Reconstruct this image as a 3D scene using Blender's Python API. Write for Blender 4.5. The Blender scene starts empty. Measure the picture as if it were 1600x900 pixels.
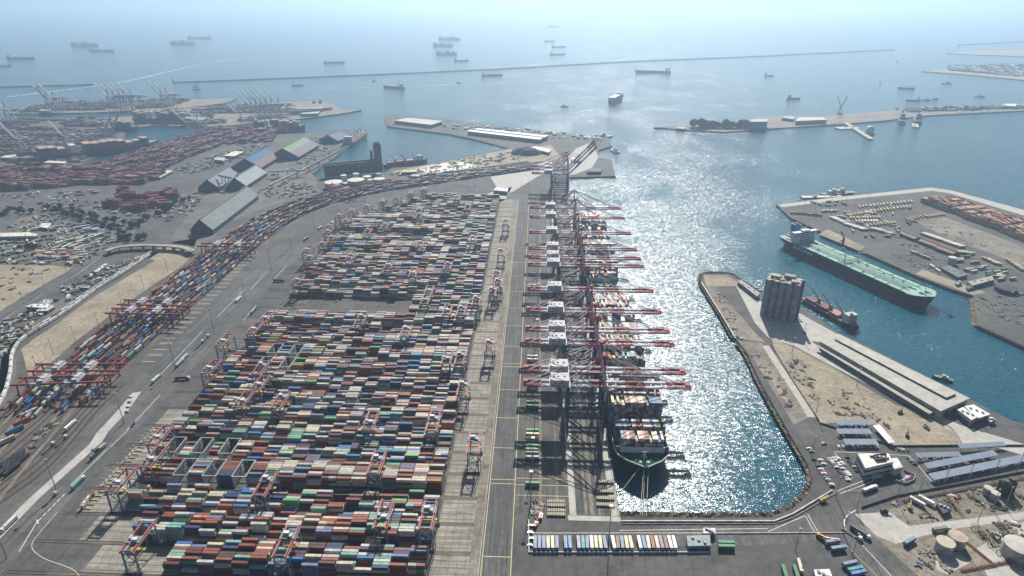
import bpy, bmesh, math, random
import numpy as np
from mathutils import Vector, Matrix
from mathutils.geometry import tessellate_polygon
random.seed(7)
rng = np.random.default_rng(11)
SC = bpy.context.scene
COL = SC.collection
R = math.radians

# ------------------------------------------------------------------ camera, sky, sun, exposure
H, FPX = 380.0, 1000.0
TH = math.atan2(450, FPX)
YAW = math.atan2(42, FPX * math.cos(TH) + 450 * math.sin(TH))
cam = bpy.data.objects.new('camera', bpy.data.cameras.new('camera'))
COL.objects.link(cam)
cam.location = (0, 0, H)
cam.rotation_euler = (math.pi / 2 - TH, 0, YAW)
cam.data.sensor_width = 36
cam.data.lens = 36 * FPX / 1600
cam.data.clip_start = 1
cam.data.clip_end = 200000
SC.camera = cam

SUN_EL, SUN_AZ = R(40.5), R(7)
w = bpy.data.worlds.new('World')
SC.world = w
w.use_nodes = True
nt = w.node_tree
sky = nt.nodes.new('ShaderNodeTexSky')
sky.sky_type = 'NISHITA'
sky.sun_disc = False
sky.sun_elevation = SUN_EL
sky.sun_rotation = SUN_AZ
sky.altitude = 50
sky.dust_density = 2.0
sky.ozone_density = 1.5
bgn = nt.nodes['Background']
bgn.inputs['Strength'].default_value = 0.05
nt.links.new(sky.outputs[0], bgn.inputs[0])
sl = bpy.data.lights.new('sun', 'SUN')
sl.energy = 5.0
sl.angle = R(0.5)
sl.color = (1.0, 0.95, 0.87)
sun = bpy.data.objects.new('sun', sl)
COL.objects.link(sun)
sd = Vector((math.sin(SUN_AZ) * math.cos(SUN_EL), math.cos(SUN_AZ) * math.cos(SUN_EL), math.sin(SUN_EL)))
sun.rotation_euler = (-sd).to_track_quat('-Z', 'Y').to_euler()
SC.view_settings.view_transform = 'Standard'
SC.view_settings.look = 'None'
SC.view_settings.exposure = 0.42
SC.view_settings.gamma = 1.0
SC.view_settings.use_curve_mapping = False
cy = SC.cycles
cy.use_denoising = True
cy.max_bounces = 6
cy.diffuse_bounces = 1
cy.glossy_bounces = 2
cy.transmission_bounces = 2
cy.volume_bounces = 2
cy.sample_clamp_indirect = 4
cy.sample_clamp_direct = 40

# ------------------------------------------------------------------ helpers
def at(px, py, z=0.0):
    """the place at height z seen at photo pixel px, py"""
    u, v = (px - 800) / FPX, (450 - py) / FPX
    x, y, wz = u, math.cos(TH) + v * math.sin(TH), -math.sin(TH) + v * math.cos(TH)
    t = (z - H) / wz
    x, y = x * t, y * t
    c, s = math.cos(YAW), math.sin(YAW)
    return (c * x - s * y, s * x + c * y)

def V3(p, z=0.0):
    return Vector((p[0], p[1], z))

def tag(o, label=None, cat=None, group=None, kind=None):
    if label: o['label'] = label
    if cat: o['category'] = cat
    if group: o['group'] = group
    if kind: o['kind'] = kind
    return o

def thing(name, label, cat, loc=(0, 0, 0), rz=0.0, group=None):
    o = bpy.data.objects.new(name, None)
    o.empty_display_size = 1
    COL.objects.link(o)
    o.location = loc
    o.rotation_euler = (0, 0, rz)
    return tag(o, label, cat, group)

def copy_tree(o, parent=None):
    c = o.copy()
    COL.objects.link(c)
    if parent is not None: c.parent = parent
    for ch in list(o.children): copy_tree(ch, c)
    return c

class MB:
    """collects coloured faces and links them as one mesh object"""
    def __init__(s, col=(.5, .5, .5)):
        s.v, s.f, s.c, s.col = [], [], [], col
    def face(s, pts, col=None):
        n = len(s.v)
        s.v += [tuple(p) for p in pts]
        s.f.append(tuple(range(n, n + len(pts))))
        s.c.append(col or s.col)
    def box(s, x, y, z, sx, sy, sz, rz=0.0, col=None, top=None):
        """centre x, y; bottom z"""
        c, q = math.cos(rz), math.sin(rz)
        n = len(s.v)
        for dz in (0, sz):
            for a, b in ((-1, -1), (1, -1), (1, 1), (-1, 1)):
                dx, dy = a * sx / 2, b * sy / 2
                s.v.append((x + c * dx - q * dy, y + q * dx + c * dy, z + dz))
        for k, f in enumerate(((3, 2, 1, 0), (4, 5, 6, 7), (0, 1, 5, 4), (1, 2, 6, 5), (2, 3, 7, 6), (3, 0, 4, 7))):
            s.f.append(tuple(n + i for i in f))
            s.c.append((top if (k == 1 and top) else None) or col or s.col)
        return s
    def bar(s, p, q, w, h=None, col=None):
        """square bar from p to q"""
        h = h or w
        p, q = Vector(p), Vector(q)
        d = (q - p)
        if d.length < 1e-6: return s
        d.normalize()
        a = d.cross(Vector((0, 0, 1)))
        if a.length < 1e-3: a = Vector((1, 0, 0))
        a.normalize()
        b = a.cross(d).normalized()
        n = len(s.v)
        for e in (p, q):
            for i, j in ((-1, -1), (1, -1), (1, 1), (-1, 1)):
                s.v.append(tuple(e + a * (i * w / 2) + b * (j * h / 2)))
        for f in ((3, 2, 1, 0), (4, 5, 6, 7), (0, 1, 5, 4), (1, 2, 6, 5), (2, 3, 7, 6), (3, 0, 4, 7)):
            s.f.append(tuple(n + i for i in f)); s.c.append(col or s.col)
        return s
    def banded(s, p, q, w, h, bands):
        """bar from p to q in coloured bands: [(t0, t1, colour)]"""
        p, q = Vector(p), Vector(q)
        for t0, t1, c in bands:
            s.bar(p.lerp(q, t0), p.lerp(q, t1), w, h, c)
        return s
    def prism(s, poly, z0, z1, col=None, top=None):
        """vertical prism over poly (list of (x, y))"""
        a = sum(poly[i][0] * poly[(i + 1) % len(poly)][1] - poly[(i + 1) % len(poly)][0] * poly[i][1] for i in range(len(poly)))
        if a < 0: poly = poly[::-1]
        s.face([(x, y, z1) for x, y in poly], top or col)
        s.face([(x, y, z0) for x, y in poly[::-1]], col)
        for i in range(len(poly)):
            p, q = poly[i], poly[(i + 1) % len(poly)]
            s.face([(p[0], p[1], z0), (q[0], q[1], z0), (q[0], q[1], z1), (p[0], p[1], z1)], col)
        return s
    def cyl(s, x, y, z0, z1, r0, r1=None, n=14, col=None, top=None, cap=True):
        r1 = r0 if r1 is None else r1
        k = len(s.v)
        for z, r in ((z0, r0), (z1, r1)):
            for i in range(n):
                a = 2 * math.pi * i / n
                s.v.append((x + r * math.cos(a), y + r * math.sin(a), z))
        for i in range(n):
            j = (i + 1) % n
            s.f.append((k + i, k + j, k + n + j, k + n + i)); s.c.append(col or s.col)
        if cap:
            s.f.append(tuple(k + n + i for i in range(n))); s.c.append(top or col or s.col)
        return s
    def tube(s, pts, r, n=6, col=None):
        for p, q in zip(pts[:-1], pts[1:]): s.bar(p, q, 2 * r, 2 * r, col)
        return s
    def strip(s, left, right, z=0.0, col=None):
        for i in range(len(left) - 1):
            s.face([(*right[i], z), (*right[i + 1], z), (*left[i + 1], z), (*left[i], z)], col)
        return s
    def mesh(s, name):
        me = bpy.data.meshes.new(name)
        me.from_pydata(s.v, [], s.f)
        at_ = me.attributes.new('Col', 'FLOAT_COLOR', 'FACE')
        c = np.ones((len(s.f), 4), np.float32)
        c[:, :3] = np.array(s.c, np.float32)[:, :3]
        at_.data.foreach_set('color', c.ravel())
        me.update()
        return me
    def build(s, name, mat, parent=None, loc=None):
        me = s.mesh(name)
        me.materials.append(mat)
        return place(name, me, parent, loc)

def place(name, me, parent=None, loc=None, rz=0.0):
    o = bpy.data.objects.new(name, me)
    COL.objects.link(o)
    if parent is not None: o.parent = parent
    if loc is not None: o.location = loc
    if rz: o.rotation_euler = (0, 0, rz)
    return o

def box_cloud(name, mat, cen, size, cols, rz=None):
    """one mesh of many open-bottomed boxes: cen (n,3) bottom centres, size (n,3), cols (n,3)"""
    cen, size, cols = (np.asarray(a, np.float64) for a in (cen, size, cols))
    n = len(cen)
    sg = np.array([(-1, -1, 0), (1, -1, 0), (1, 1, 0), (-1, 1, 0), (-1, -1, 1), (1, -1, 1), (1, 1, 1), (-1, 1, 1)], float)
    loc = sg[None] * size[:, None, :] * np.array([.5, .5, 1.])
    if rz is not None:
        rz = np.asarray(rz, float)
        c, q = np.cos(rz)[:, None], np.sin(rz)[:, None]
        x, y = loc[..., 0].copy(), loc[..., 1].copy()
        loc[..., 0] = c * x - q * y
        loc[..., 1] = q * x + c * y
    v = (cen[:, None, :] + loc).reshape(-1, 3)
    fq = np.array([(4, 5, 6, 7), (0, 1, 5, 4), (1, 2, 6, 5), (2, 3, 7, 6), (3, 0, 4, 7)])
    f = (np.arange(n)[:, None, None] * 8 + fq[None]).reshape(-1, 4)
    me = bpy.data.meshes.new(name)
    me.vertices.add(len(v)); me.vertices.foreach_set('co', v.ravel())
    me.loops.add(f.size); me.loops.foreach_set('vertex_index', f.ravel())
    me.polygons.add(len(f))
    me.polygons.foreach_set('loop_start', np.arange(0, f.size, 4))
    me.polygons.foreach_set('loop_total', np.full(len(f), 4))
    a = me.attributes.new('Col', 'FLOAT_COLOR', 'FACE')
    c4 = np.ones((n, 5, 4), np.float32)
    c4[:, :, :3] = cols[:, None, :]
    a.data.foreach_set('color', c4.ravel())
    me.update(calc_edges=True); me.validate(); me.shade_flat()
    me.materials.append(mat)
    return place(name, me)

ORD = ['first', 'second', 'third', 'fourth', 'fifth', 'sixth', 'seventh', 'eighth', 'ninth', 'tenth', 'eleventh', 'twelfth', 'thirteenth',
       'fourteenth', 'fifteenth', 'sixteenth', 'seventeenth', 'eighteenth', 'nineteenth', 'twentieth'] + \
      ['twenty-' + a for a in ('first', 'second', 'third', 'fourth', 'fifth', 'sixth', 'seventh', 'eighth', 'ninth')] + ['thirtieth'] + \
      ['thirty-' + a for a in ('first', 'second', 'third', 'fourth', 'fifth', 'sixth', 'seventh', 'eighth', 'ninth')]

# ------------------------------------------------------------------ materials
def new_mat(name):
    m = bpy.data.materials.new(name)
    m.use_nodes = True
    n = m.node_tree
    return m, n, n.nodes['Principled BSDF']

def nd(n, t, **kw):
    x = n.nodes.new(t)
    for k, v in kw.items():
        if k in x.inputs: x.inputs[k].default_value = v
        else: setattr(x, k, v)
    return x

def noise(n, scale, detail=4, rough=.55, vec=None, scl=None):
    if vec is None: vec = nd(n, 'ShaderNodeNewGeometry').outputs['Position']
    if scl is not None:
        mp = nd(n, 'ShaderNodeMapping')
        mp.inputs['Scale'].default_value = scl
        n.links.new(vec, mp.inputs[0]); vec = mp.outputs[0]
    t = nd(n, 'ShaderNodeTexNoise', Scale=scale, Detail=detail, Roughness=rough)
    n.links.new(vec, t.inputs['Vector'])
    return t

def ramp(n, sock, stops):
    r = nd(n, 'ShaderNodeValToRGB')
    e = r.color_ramp.elements
    while len(e) < len(stops): e.new(.5)
    for k, (p, c) in enumerate(stops):
        e[k].position = p
        e[k].color = (c, c, c, 1) if isinstance(c, (int, float)) else (*c, 1)
    n.links.new(sock, r.inputs[0])
    return r.outputs[0]

def mul(n, a, b, fac=1.0, mode='MULTIPLY'):
    m = nd(n, 'ShaderNodeMix', data_type='RGBA', blend_type=mode)
    m.inputs[0].default_value = fac
    for s, i in ((a, 6), (b, 7)):
        if isinstance(s, tuple): m.inputs[i].default_value = (*s, 1)
        else: n.links.new(s, m.inputs[i])
    return m.outputs[2]

def mixf(n, fac, a, b):
    m = nd(n, 'ShaderNodeMix', data_type='RGBA')
    n.links.new(fac, m.inputs[0])
    for s, i in ((a, 6), (b, 7)):
        if isinstance(s, tuple): m.inputs[i].default_value = (*s, 1)
        else: n.links.new(s, m.inputs[i])
    return m.outputs[2]

def paint(name, rough=.5, grime=.35, scale=.35, metal=0.0, spec=.3):
    m, n, b = new_mat(name)
    a = nd(n, 'ShaderNodeAttribute', attribute_name='Col')
    t = noise(n, scale, 5, .65)
    g = ramp(n, t.outputs[0], [(.3, 1 - grime), (.62, 1.06)])
    c = mul(n, a.outputs['Color'], g)
    n.links.new(c, b.inputs['Base Color'])
    b.inputs['Roughness'].default_value = rough
    b.inputs['Metallic'].default_value = metal
    b.inputs['Specular IOR Level'].default_value = spec
    return m

def ground(name, c0, c1, scale, streak=None, stain=.3, fine=.25, joints=None, rough=.85):
    """mottled ground: two colours in patches, fine grain, optional streaks (axis) and slab joints (pitch)"""
    m, n, b = new_mat(name)
    t = noise(n, scale, 6, .6)
    c = mixf(n, ramp(n, t.outputs[0], [(.35, 0.), (.66, 1.)]), c0, c1)
    t2 = noise(n, scale * 13, 3, .6)
    c = mul(n, c, ramp(n, t2.outputs[0], [(.3, 1 - fine), (.7, 1 + fine * .5)]))
    t3 = noise(n, scale * 3.1, 6, .7)
    c = mul(n, c, ramp(n, t3.outputs[0], [(.3, 1 - stain), (.48, 1.)]))
    if streak:
        t4 = noise(n, 1.0, 3, .6, scl=streak)
        c = mul(n, c, ramp(n, t4.outputs[0], [(.34, .62), (.6, 1.08)]))
    if joints:
        p = nd(n, 'ShaderNodeNewGeometry').outputs['Position']
        br = nd(n, 'ShaderNodeTexBrick', Scale=1.0)
        br.offset = 0
        br.inputs['Color1'].default_value = (1, 1, 1, 1)
        br.inputs['Color2'].default_value = (.86, .86, .86, 1)
        mv = joints[2] if len(joints) > 2 else .55
        br.inputs['Mortar'].default_value = (mv, mv, mv, 1)
        br.inputs['Mortar Size'].default_value = .02
        mp = nd(n, 'ShaderNodeMapping')
        mp.inputs['Scale'].default_value = (.5 / joints[0], .25 / joints[1], 1)
        n.links.new(p, mp.inputs[0]); n.links.new(mp.outputs[0], br.inputs['Vector'])
        c = mul(n, c, br.outputs[0])
    n.links.new(c, b.inputs['Base Color'])
    b.inputs['Roughness'].default_value = rough
    b.inputs['Specular IOR Level'].default_value = .25
    return m

M = {}
M['paint'] = paint('weathered_paint', .6, .4, spec=.25)
M['box'] = paint('container_paint', .55, .38, .3, spec=.33)
M['gloss'] = paint('vehicle_paint', .3, .12, .8, spec=.5)
M['roof'] = paint('sheet_roof', .75, .25, .12, spec=.15)
M['concrete_wall'] = paint('cast_concrete', .85, .45, .15, spec=.2)
M['steel'] = paint('dull_steel', .45, .3, .3, metal=.3)
M['leaf'] = paint('leaves', .7, .5, 1.2, spec=.2)
M['rock'] = paint('riprap_rock', .95, .6, .5, spec=.1)
M['asphalt'] = ground('asphalt', (.085, .085, .083), (.135, .133, .128), .012, stain=.4, joints=(17, 41, .8))
M['road'] = ground('lane_asphalt', (.12, .121, .12), (.155, .154, .15), .02, streak=(.55, .012, 1), stain=.3, joints=(7.5, 60, .8))
M['apron'] = ground('apron_asphalt', (.105, .105, .102), (.16, .155, .145), .03, streak=(.3, .02, 1), stain=.35, joints=(9, 31, .75))
M['pad'] = ground('concrete_pad', (.29, .275, .23), (.41, .385, .33), .05, streak=(.02, .35, 1), stain=.35, joints=(6, 6))
M['dirt'] = ground('bare_dirt', (.25, .21, .15), (.38, .33, .25), .018, stain=.4, fine=.35)
M['dirt2'] = ground('grey_dirt', (.17, .15, .125), (.3, .265, .215), .02, stain=.5, fine=.4)
M['greyyard'] = ground('grey_yard', (.105, .102, .096), (.19, .18, .16), .015, stain=.4, fine=.35)
M['ballast'] = ground('track_ballast', (.09, .08, .075), (.16, .145, .13), .02, stain=.3)
M['railstrip'] = ground('rail_strip_ground', (.12, .10, .085), (.19, .165, .14), .05, streak=(.02, .5, 1), stain=.4)
M['mark'] = ground('road_paint', (.62, .6, .54), (.78, .76, .7), .2, stain=.3)
M['yellow'] = ground('yellow_paint', (.6, .5, .26), (.68, .6, .38), .2, stain=.3)
M['kerb'] = ground('kerb_concrete', (.4, .39, .36), (.52, .5, .46), .1)

def water_mat():
    m, n, b = new_mat('harbour_water')
    p = nd(n, 'ShaderNodeNewGeometry').outputs['Position']
    def vec(scale, amp, detail, scl=(1, 1, 1)):
        t = noise(n, scale, detail, .6, p, scl)
        s = nd(n, 'ShaderNodeVectorMath', operation='SUBTRACT')
        n.links.new(t.outputs['Color'], s.inputs[0]); s.inputs[1].default_value = (.5, .5, .5)
        k = nd(n, 'ShaderNodeVectorMath', operation='MULTIPLY')
        n.links.new(s.outputs[0], k.inputs[0]); k.inputs[1].default_value = (amp, amp, 0)
        return k.outputs[0]
    def add(a, c):
        s = nd(n, 'ShaderNodeVectorMath', operation='ADD')
        n.links.new(a, s.inputs[0])
        if isinstance(c, tuple): s.inputs[1].default_value = c
        else: n.links.new(c, s.inputs[1])
        return s.outputs[0]
    # calmer and rougher patches of water
    big = noise(n, .006, 7, .68, p, (1, .6, 1))
    amp = nd(n, 'ShaderNodeMapRange')
    n.links.new(big.outputs[0], amp.inputs[0])
    amp.inputs[1].default_value, amp.inputs[2].default_value = .35, .6
    amp.inputs[3].default_value, amp.inputs[4].default_value = .5, 1.15
    vsum = add(add(vec(.8, 1.25, 3, (1, 1.5, 1)), vec(2.4, .75, 2)), vec(.17, .55, 3, (1, 1.7, 1)))
    k = nd(n, 'ShaderNodeVectorMath', operation='SCALE')
    n.links.new(vsum, k.inputs[0]); n.links.new(amp.outputs[0], k.inputs['Scale'])
    nn = nd(n, 'ShaderNodeVectorMath', operation='NORMALIZE')
    n.links.new(add(k.outputs[0], (0, 0, 1)), nn.inputs[0])
    n.links.new(nn.outputs[0], b.inputs['Normal'])
    t = noise(n, .004, 4, .5, p)
    c = mixf(n, ramp(n, t.outputs[0], [(.3, 0.), (.7, 1.)]), (.002, .064, .106), (.003, .094, .13))
    n.links.new(c, b.inputs['Base Color'])
    b.inputs['Roughness'].default_value = .17
    b.inputs['IOR'].default_value = 1.33
    return m
M['water'] = water_mat()

# ------------------------------------------------------------------ water, haze, land
WZ = -4.0
mb = MB(); mb.face([(-60000, -3000, WZ), (60000, -3000, WZ), (60000, 60000, WZ), (-60000, 60000, WZ)])
tag(mb.build('sea', M['water']), kind='structure')

hm = bpy.data.materials.new('haze'); hm.use_nodes = True
hn = hm.node_tree
hn.nodes.remove(hn.nodes['Principled BSDF'])
pv = hn.nodes.new('ShaderNodeVolumePrincipled')
pv.inputs['Density'].default_value = 1.12e-4
pv.inputs['Color'].default_value = (.55, .755, .98, 1)
pv.inputs['Anisotropy'].default_value = .52
hn.links.new(pv.outputs[0], hn.nodes['Material Output'].inputs['Volume'])
mb = MB(); mb.box(0, 28500, -12, 123000, 65000, 440)
hz = mb.build('haze', hm); hz['kind'] = 'stuff'

def P(*px, z=0.0):
    return [at(a, b, z) for a, b in px]

def land(name, poly, mat, top=0.0, bottom=-10.0):
    """a sheet of ground with quay walls down into the water"""
    a = sum(poly[i][0] * poly[(i + 1) % len(poly)][1] - poly[(i + 1) % len(poly)][0] * poly[i][1] for i in range(len(poly)))
    if a < 0: poly = poly[::-1]
    n = len(poly)
    vs = [(x, y, top) for x, y in poly] + [(x, y, bottom) for x, y in poly]
    tri = tessellate_polygon([[Vector((x, y, 0)) for x, y in poly]])
    fs = []
    for t in tri:
        p = [poly[i] for i in t]
        cr = (p[1][0] - p[0][0]) * (p[2][1] - p[0][1]) - (p[1][1] - p[0][1]) * (p[2][0] - p[0][0])
        fs.append(tuple(t) if cr > 0 else tuple(t[::-1]))
    k = len(fs)
    fs += [(n + i, n + (i + 1) % n, (i + 1) % n, i) for i in range(n)]
    me = bpy.data.meshes.new(name)
    me.from_pydata(vs, [], fs)
    for q in me.polygons: q.material_index = 0 if q.index < k else 1
    me.materials.append(mat); me.materials.append(M['quaywall'])
    return tag(place(name, me), kind='structure')

M['quaywall'] = ground('quay_wall', (.13, .12, .1), (.24, .22, .18), .1, streak=(.4, .4, .05))

LAND = P((-900, 240), (-300, 196), (0, 187), (60, 184), (150, 183.5), (182, 189), (200, 198), (190, 218), (160, 240), (126, 255), (140, 259), (175, 251),
         (240, 229), (290, 212.5), (340, 206), (400, 205), (440, 209), (466, 209), (500, 206), (540, 203), (553, 208), (551, 225), (487, 272), (497, 279),
         (600, 271), (612, 262), (650, 260), (700, 250), (760, 240), (795, 232), (770, 225), (740, 217), (700, 209), (605, 197), (600, 183), (606, 180),
         (640, 181), (720, 189), (800, 199), (860, 207), (905, 211), (925, 216), (948, 214), (956, 228), (936, 234), (934, 246), (955, 250), (962, 275))
LAND += [(72, at(886, 277)[1]), (72, 398.5)]
LAND += P((1100, 809), (1205, 808), (1240, 794), (1264, 771), (1270, 750), (1262, 725), (1235, 680), (1190, 600), (1166, 550), (1150, 530),
          (1130, 495), (1095, 440), (1100, 428), (1140, 428), (1162, 442), (1190, 458), (1250, 478), (1312, 521), (1340, 533), (1512, 622), (1580, 657), (1600, 662),
          (1900, 770))
LAND += [(1500, 200), (1500, -400), (-3000, -400), (-3000, 800)]
land('ground', LAND, M['asphalt'])
PIER = P((1213, 320), (1235, 340), (1262, 352), (1300, 370), (1350, 394), (1430, 430), (1485, 451), (1521, 462), (1527, 508), (1600, 541), (1900, 680),
         (1900, 420), (1600, 327), (1490, 297), (1455, 292), (1300, 308))
land('pier_ground', PIER, M['asphalt'])
land('mole_ground', P((1023, 199), (1080, 203), (1130, 206), (1200, 201), (1320, 193), (1380, 188.5), (1450, 180), (1600, 172.5), (1900, 160), (1900, 150),
                      (1600, 162), (1550, 165), (1450, 166.5), (1400, 172), (1300, 180), (1195, 183), (1085, 195)), M['dirt2'])
land('far_ground', P((1440, 111), (1500, 106), (1600, 99), (1900, 90), (1900, 142), (1600, 125), (1520, 117)), M['dirt'])
land('far_ground', P((1478, 82), (1520, 79.5), (1600, 78.6), (1900, 76), (1900, 93), (1600, 88), (1500, 84.5)), M['dirt'])
land('terminal_ground', P((8, 178), (42, 165), (95, 158), (175, 158.5), (270, 156), (370, 153.5), (352, 161), (262, 172), (125, 176)), M['dirt2'])
land('terminal_ground', P((152, 186), (200, 182), (250, 180), (268, 173), (300, 168), (350, 166), (400, 164), (440, 160), (500, 158), (522, 162), (530, 170),
                          (545, 172), (565, 171.3), (548, 175), (520, 179), (455, 187), (400, 192), (330, 198), (285, 197), (250, 195.5), (203, 199)), M['dirt2'])

# ------------------------------------------------------------------ container terminal ground
Z1, Z2, Z3, Z4 = .05, .10, .15, .20

def sheet(name, poly, mat, z=Z1):
    a = sum(poly[i][0] * poly[(i + 1) % len(poly)][1] - poly[(i + 1) % len(poly)][0] * poly[i][1] for i in range(len(poly)))
    if a < 0: poly = poly[::-1]
    tri = tessellate_polygon([[Vector((x, y, 0)) for x, y in poly]])
    fs = []
    for t in tri:
        p = [poly[i] for i in t]
        cr = (p[1][0] - p[0][0]) * (p[2][1] - p[0][1]) - (p[1][1] - p[0][1]) * (p[2][0] - p[0][0])
        fs.append(tuple(t) if cr > 0 else tuple(t[::-1]))
    me = bpy.data.meshes.new(name); me.from_pydata([(x, y, z) for x, y in poly], [], fs)
    me.materials.append(mat)
    return tag(place(name, me), kind='structure')

def rect(x0, y0, x1, y1): return [(x0, y0), (x1, y0), (x1, y1), (x0, y1)]

def path_strip(mb, pts, wdt, z, col=None):
    """flat strip of width wdt along world points"""
    L, Rr = [], []
    for i, p in enumerate(pts):
        a = Vector(pts[max(i - 1, 0)]); b = Vector(pts[min(i + 1, len(pts) - 1)])
        d = (b - a).normalized(); nrm = Vector((-d.y, d.x))
        L.append(tuple(Vector(p) + nrm * wdt / 2)); Rr.append(tuple(Vector(p) - nrm * wdt / 2))
    mb.strip(L, Rr, z, col)

def smooth(pts, n=8):
    """Catmull-Rom through points"""
    P_ = [Vector(p) for p in pts]
    P_ = [P_[0] * 2 - P_[1]] + P_ + [P_[-1] * 2 - P_[-2]]
    out = []
    for i in range(1, len(P_) - 2):
        for k in range(n):
            t = k / n
            a, b, c, d = P_[i - 1], P_[i], P_[i + 1], P_[i + 2]
            out.append(tuple(.5 * ((2 * b) + (c - a) * t + (2 * a - 5 * b + 4 * c - d) * t * t + (3 * b - a - 3 * c + d) * t ** 3)))
    out.append(tuple(P_[-2]))
    return out

Y0, PITCH, NB = 355.5 - 29.4, 29.4, 33
YTOP = Y0 + PITCH * NB
XQ, XL = -75.0, -343.0                # quay-side and landside ends of the stacks
BAY, ROWS, RP = 12.75, 8, 2.72
sheet('yard_pavement', rect(-352, Y0 - 40, -73, YTOP + 6), M['apron'], Z1)  # dark ground colour deepens the shadow in the gaps between stacks
for k in range(-1, NB):
    sheet('transfer_pad', rect(-73, Y0 + k * PITCH + 2.2, -45, Y0 + (k + 1) * PITCH - 2.2), M['pad'], Z1)
    if k < 7: sheet('transfer_pad', rect(-378 + (52 if k < 1 else 30 if k < 2 else 8), Y0 + k * PITCH + 2.2, -350 + (94 if k < 1 else 70 if k < 2 else 8), Y0 + (k + 1) * PITCH - 2.2), M['pad'], Z1 + .03)
mb = MB()
for k in range(NB + 1):
    y = Y0 + k * PITCH
    mb.face([(-352, y - 2.2, Z2), (-46, y - 2.2, Z2), (-46, y + 2.2, Z2), (-352, y + 2.2, Z2)])
tag(mb.build('rail_strip', M['railstrip']), kind='structure')
mb = MB()
for k in range(NB + 1):
    for d in (-1.3, 1.3):
        mb.box(-213, Y0 + k * PITCH + d, Z2, 334, .35, .12, col=(.12, .08, .06))
tag(mb.build('yard_rails', M['steel']), kind='structure')
sheet('road', rect(-436, 150, -384, 1010), M['road'], Z1 + .02)
sheet('service_strip', rect(-45, 200, -37.5, 1300), M['dirt2'], Z2)
sheet('road', rect(-37.5, 200, -14, 1330), M['road'], Z1)
sheet('quay_apron', rect(-14, 398.5, 71.6, 1392), M['apron'], Z1)
for x0, x1 in ((31.5, 37), (65, 70.5)):
    sheet('crane_rail_strip', rect(x0, 398.5, x1, 1392), M['kerb'], Z2)
mb = MB()
for x in (33.6, 34.6, 67.6, 68.6): mb.box(x, 895, Z2, .25, 990, .12, col=(.1, .08, .07))
tag(mb.build('crane_rails', M['steel']), kind='structure')
mb = MB()
for x in (-35.6, -14): mb.face([(x - .3, 220, Z2 + .03), (x + .3, 220, Z2 + .03), (x + .3, 1290, Z2 + .03), (x - .3, 1290, Z2 + .03)])
for py in (870.5, 756, 749.5, 700, 653, 609, 573, 568, 541, 509, 481, 455, 431, 410, 392):
    y = at(790, py)[1]
    mb.face([(-35, y - .35, Z2 + .06), (-14.5, y - .35, Z2 + .06), (-14.5, y + .35, Z2 + .06), (-35, y + .35, Z2 + .06)])
for y in (440.5, 432.2, 419.5):
    mb.face([(-13.5, y - .3, Z2 + .06), (33, y - .3, Z2 + .06), (33, y + .3, Z2 + .06), (-13.5, y + .3, Z2 + .06)])
tag(mb.build('lane_lines', M['yellow']), kind='structure')
mb = MB()
mb.box(-37.4, 760, Z2, .5, 1060, .14); mb.box(71.2, 895, 0, .9, 993, .5)
tag(mb.build('quay_kerb', M['kerb']), kind='structure')
sheet('concrete_strip', rect(30, 392.5, 72, 398), M['kerb'], Z2)
mb = MB((.04, .04, .04))                                       # tyre fenders hung along the quay face
for y in range(404, 1390, 12): mb.box(72.3, y, -3.4, .9, 2.2, 3.0)
tag(mb.build('quay_fenders', M['paint']), kind='structure')
mb = MB()
for x, wd in ((45, 2.2), (50, 3.4), (56, 1.2), (22, 1.6), (8, 2.5)):
    mb.face([(x - wd / 2, 399, Z1 + .03), (x + wd / 2, 399, Z1 + .03), (x + wd / 2, 1330, Z1 + .03), (x - wd / 2, 1330, Z1 + .03)])
tag(mb.build('worn_lane', M['dirt2']), kind='structure')

# ------------------------------------------------------------------ containers in the yard
PAL = {  # name: (base colour, share)
    'rust red': ((.27, .085, .055), 20), 'maroon': ((.15, .045, .04), 11), 'cream': ((.60, .54, .42), 18), 'light grey': ((.50, .50, .48), 15),
    'bright blue': ((.045, .17, .40), 5), 'navy blue': ((.035, .06, .17), 8), 'sea green': ((.20, .42, .37), 7), 'green': ((.10, .40, .14), 2),
    'slate blue': ((.17, .21, .34), 6), 'orange': ((.46, .16, .05), 2), 'dark grey': ((.06, .065, .07), 3), 'pale pink': ((.46, .30, .25), 4)}
PN = list(PAL); PC = np.array([PAL[k][0] for k in PN]); PW = np.array([PAL[k][1] for k in PN], float); PW /= PW.sum()
nbay = int(round((XQ - XL) / BAY))
CH = 2.75
heights = np.zeros((NB, ROWS, nbay), int)
for b in range(NB):
    base = rng.choice([2.8, 3.3, 3.8, 4.3, 4.7], p=[.12, .22, .28, .25, .13])
    baym = np.clip(base + rng.normal(0, .7, nbay), 1.2, 5)
    run = 0.0
    for j in range(nbay):
        if rng.random() < .3: run = rng.normal(0, .7)
        lead = rng.integers(0, 5)
        for i in range(ROWS):
            h = baym[j] + run + rng.normal(0, .75)
            if i < lead and rng.random() < .35: h -= 2.0
            heights[b, i, j] = int(np.clip(round(h), 0, 5))
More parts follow.
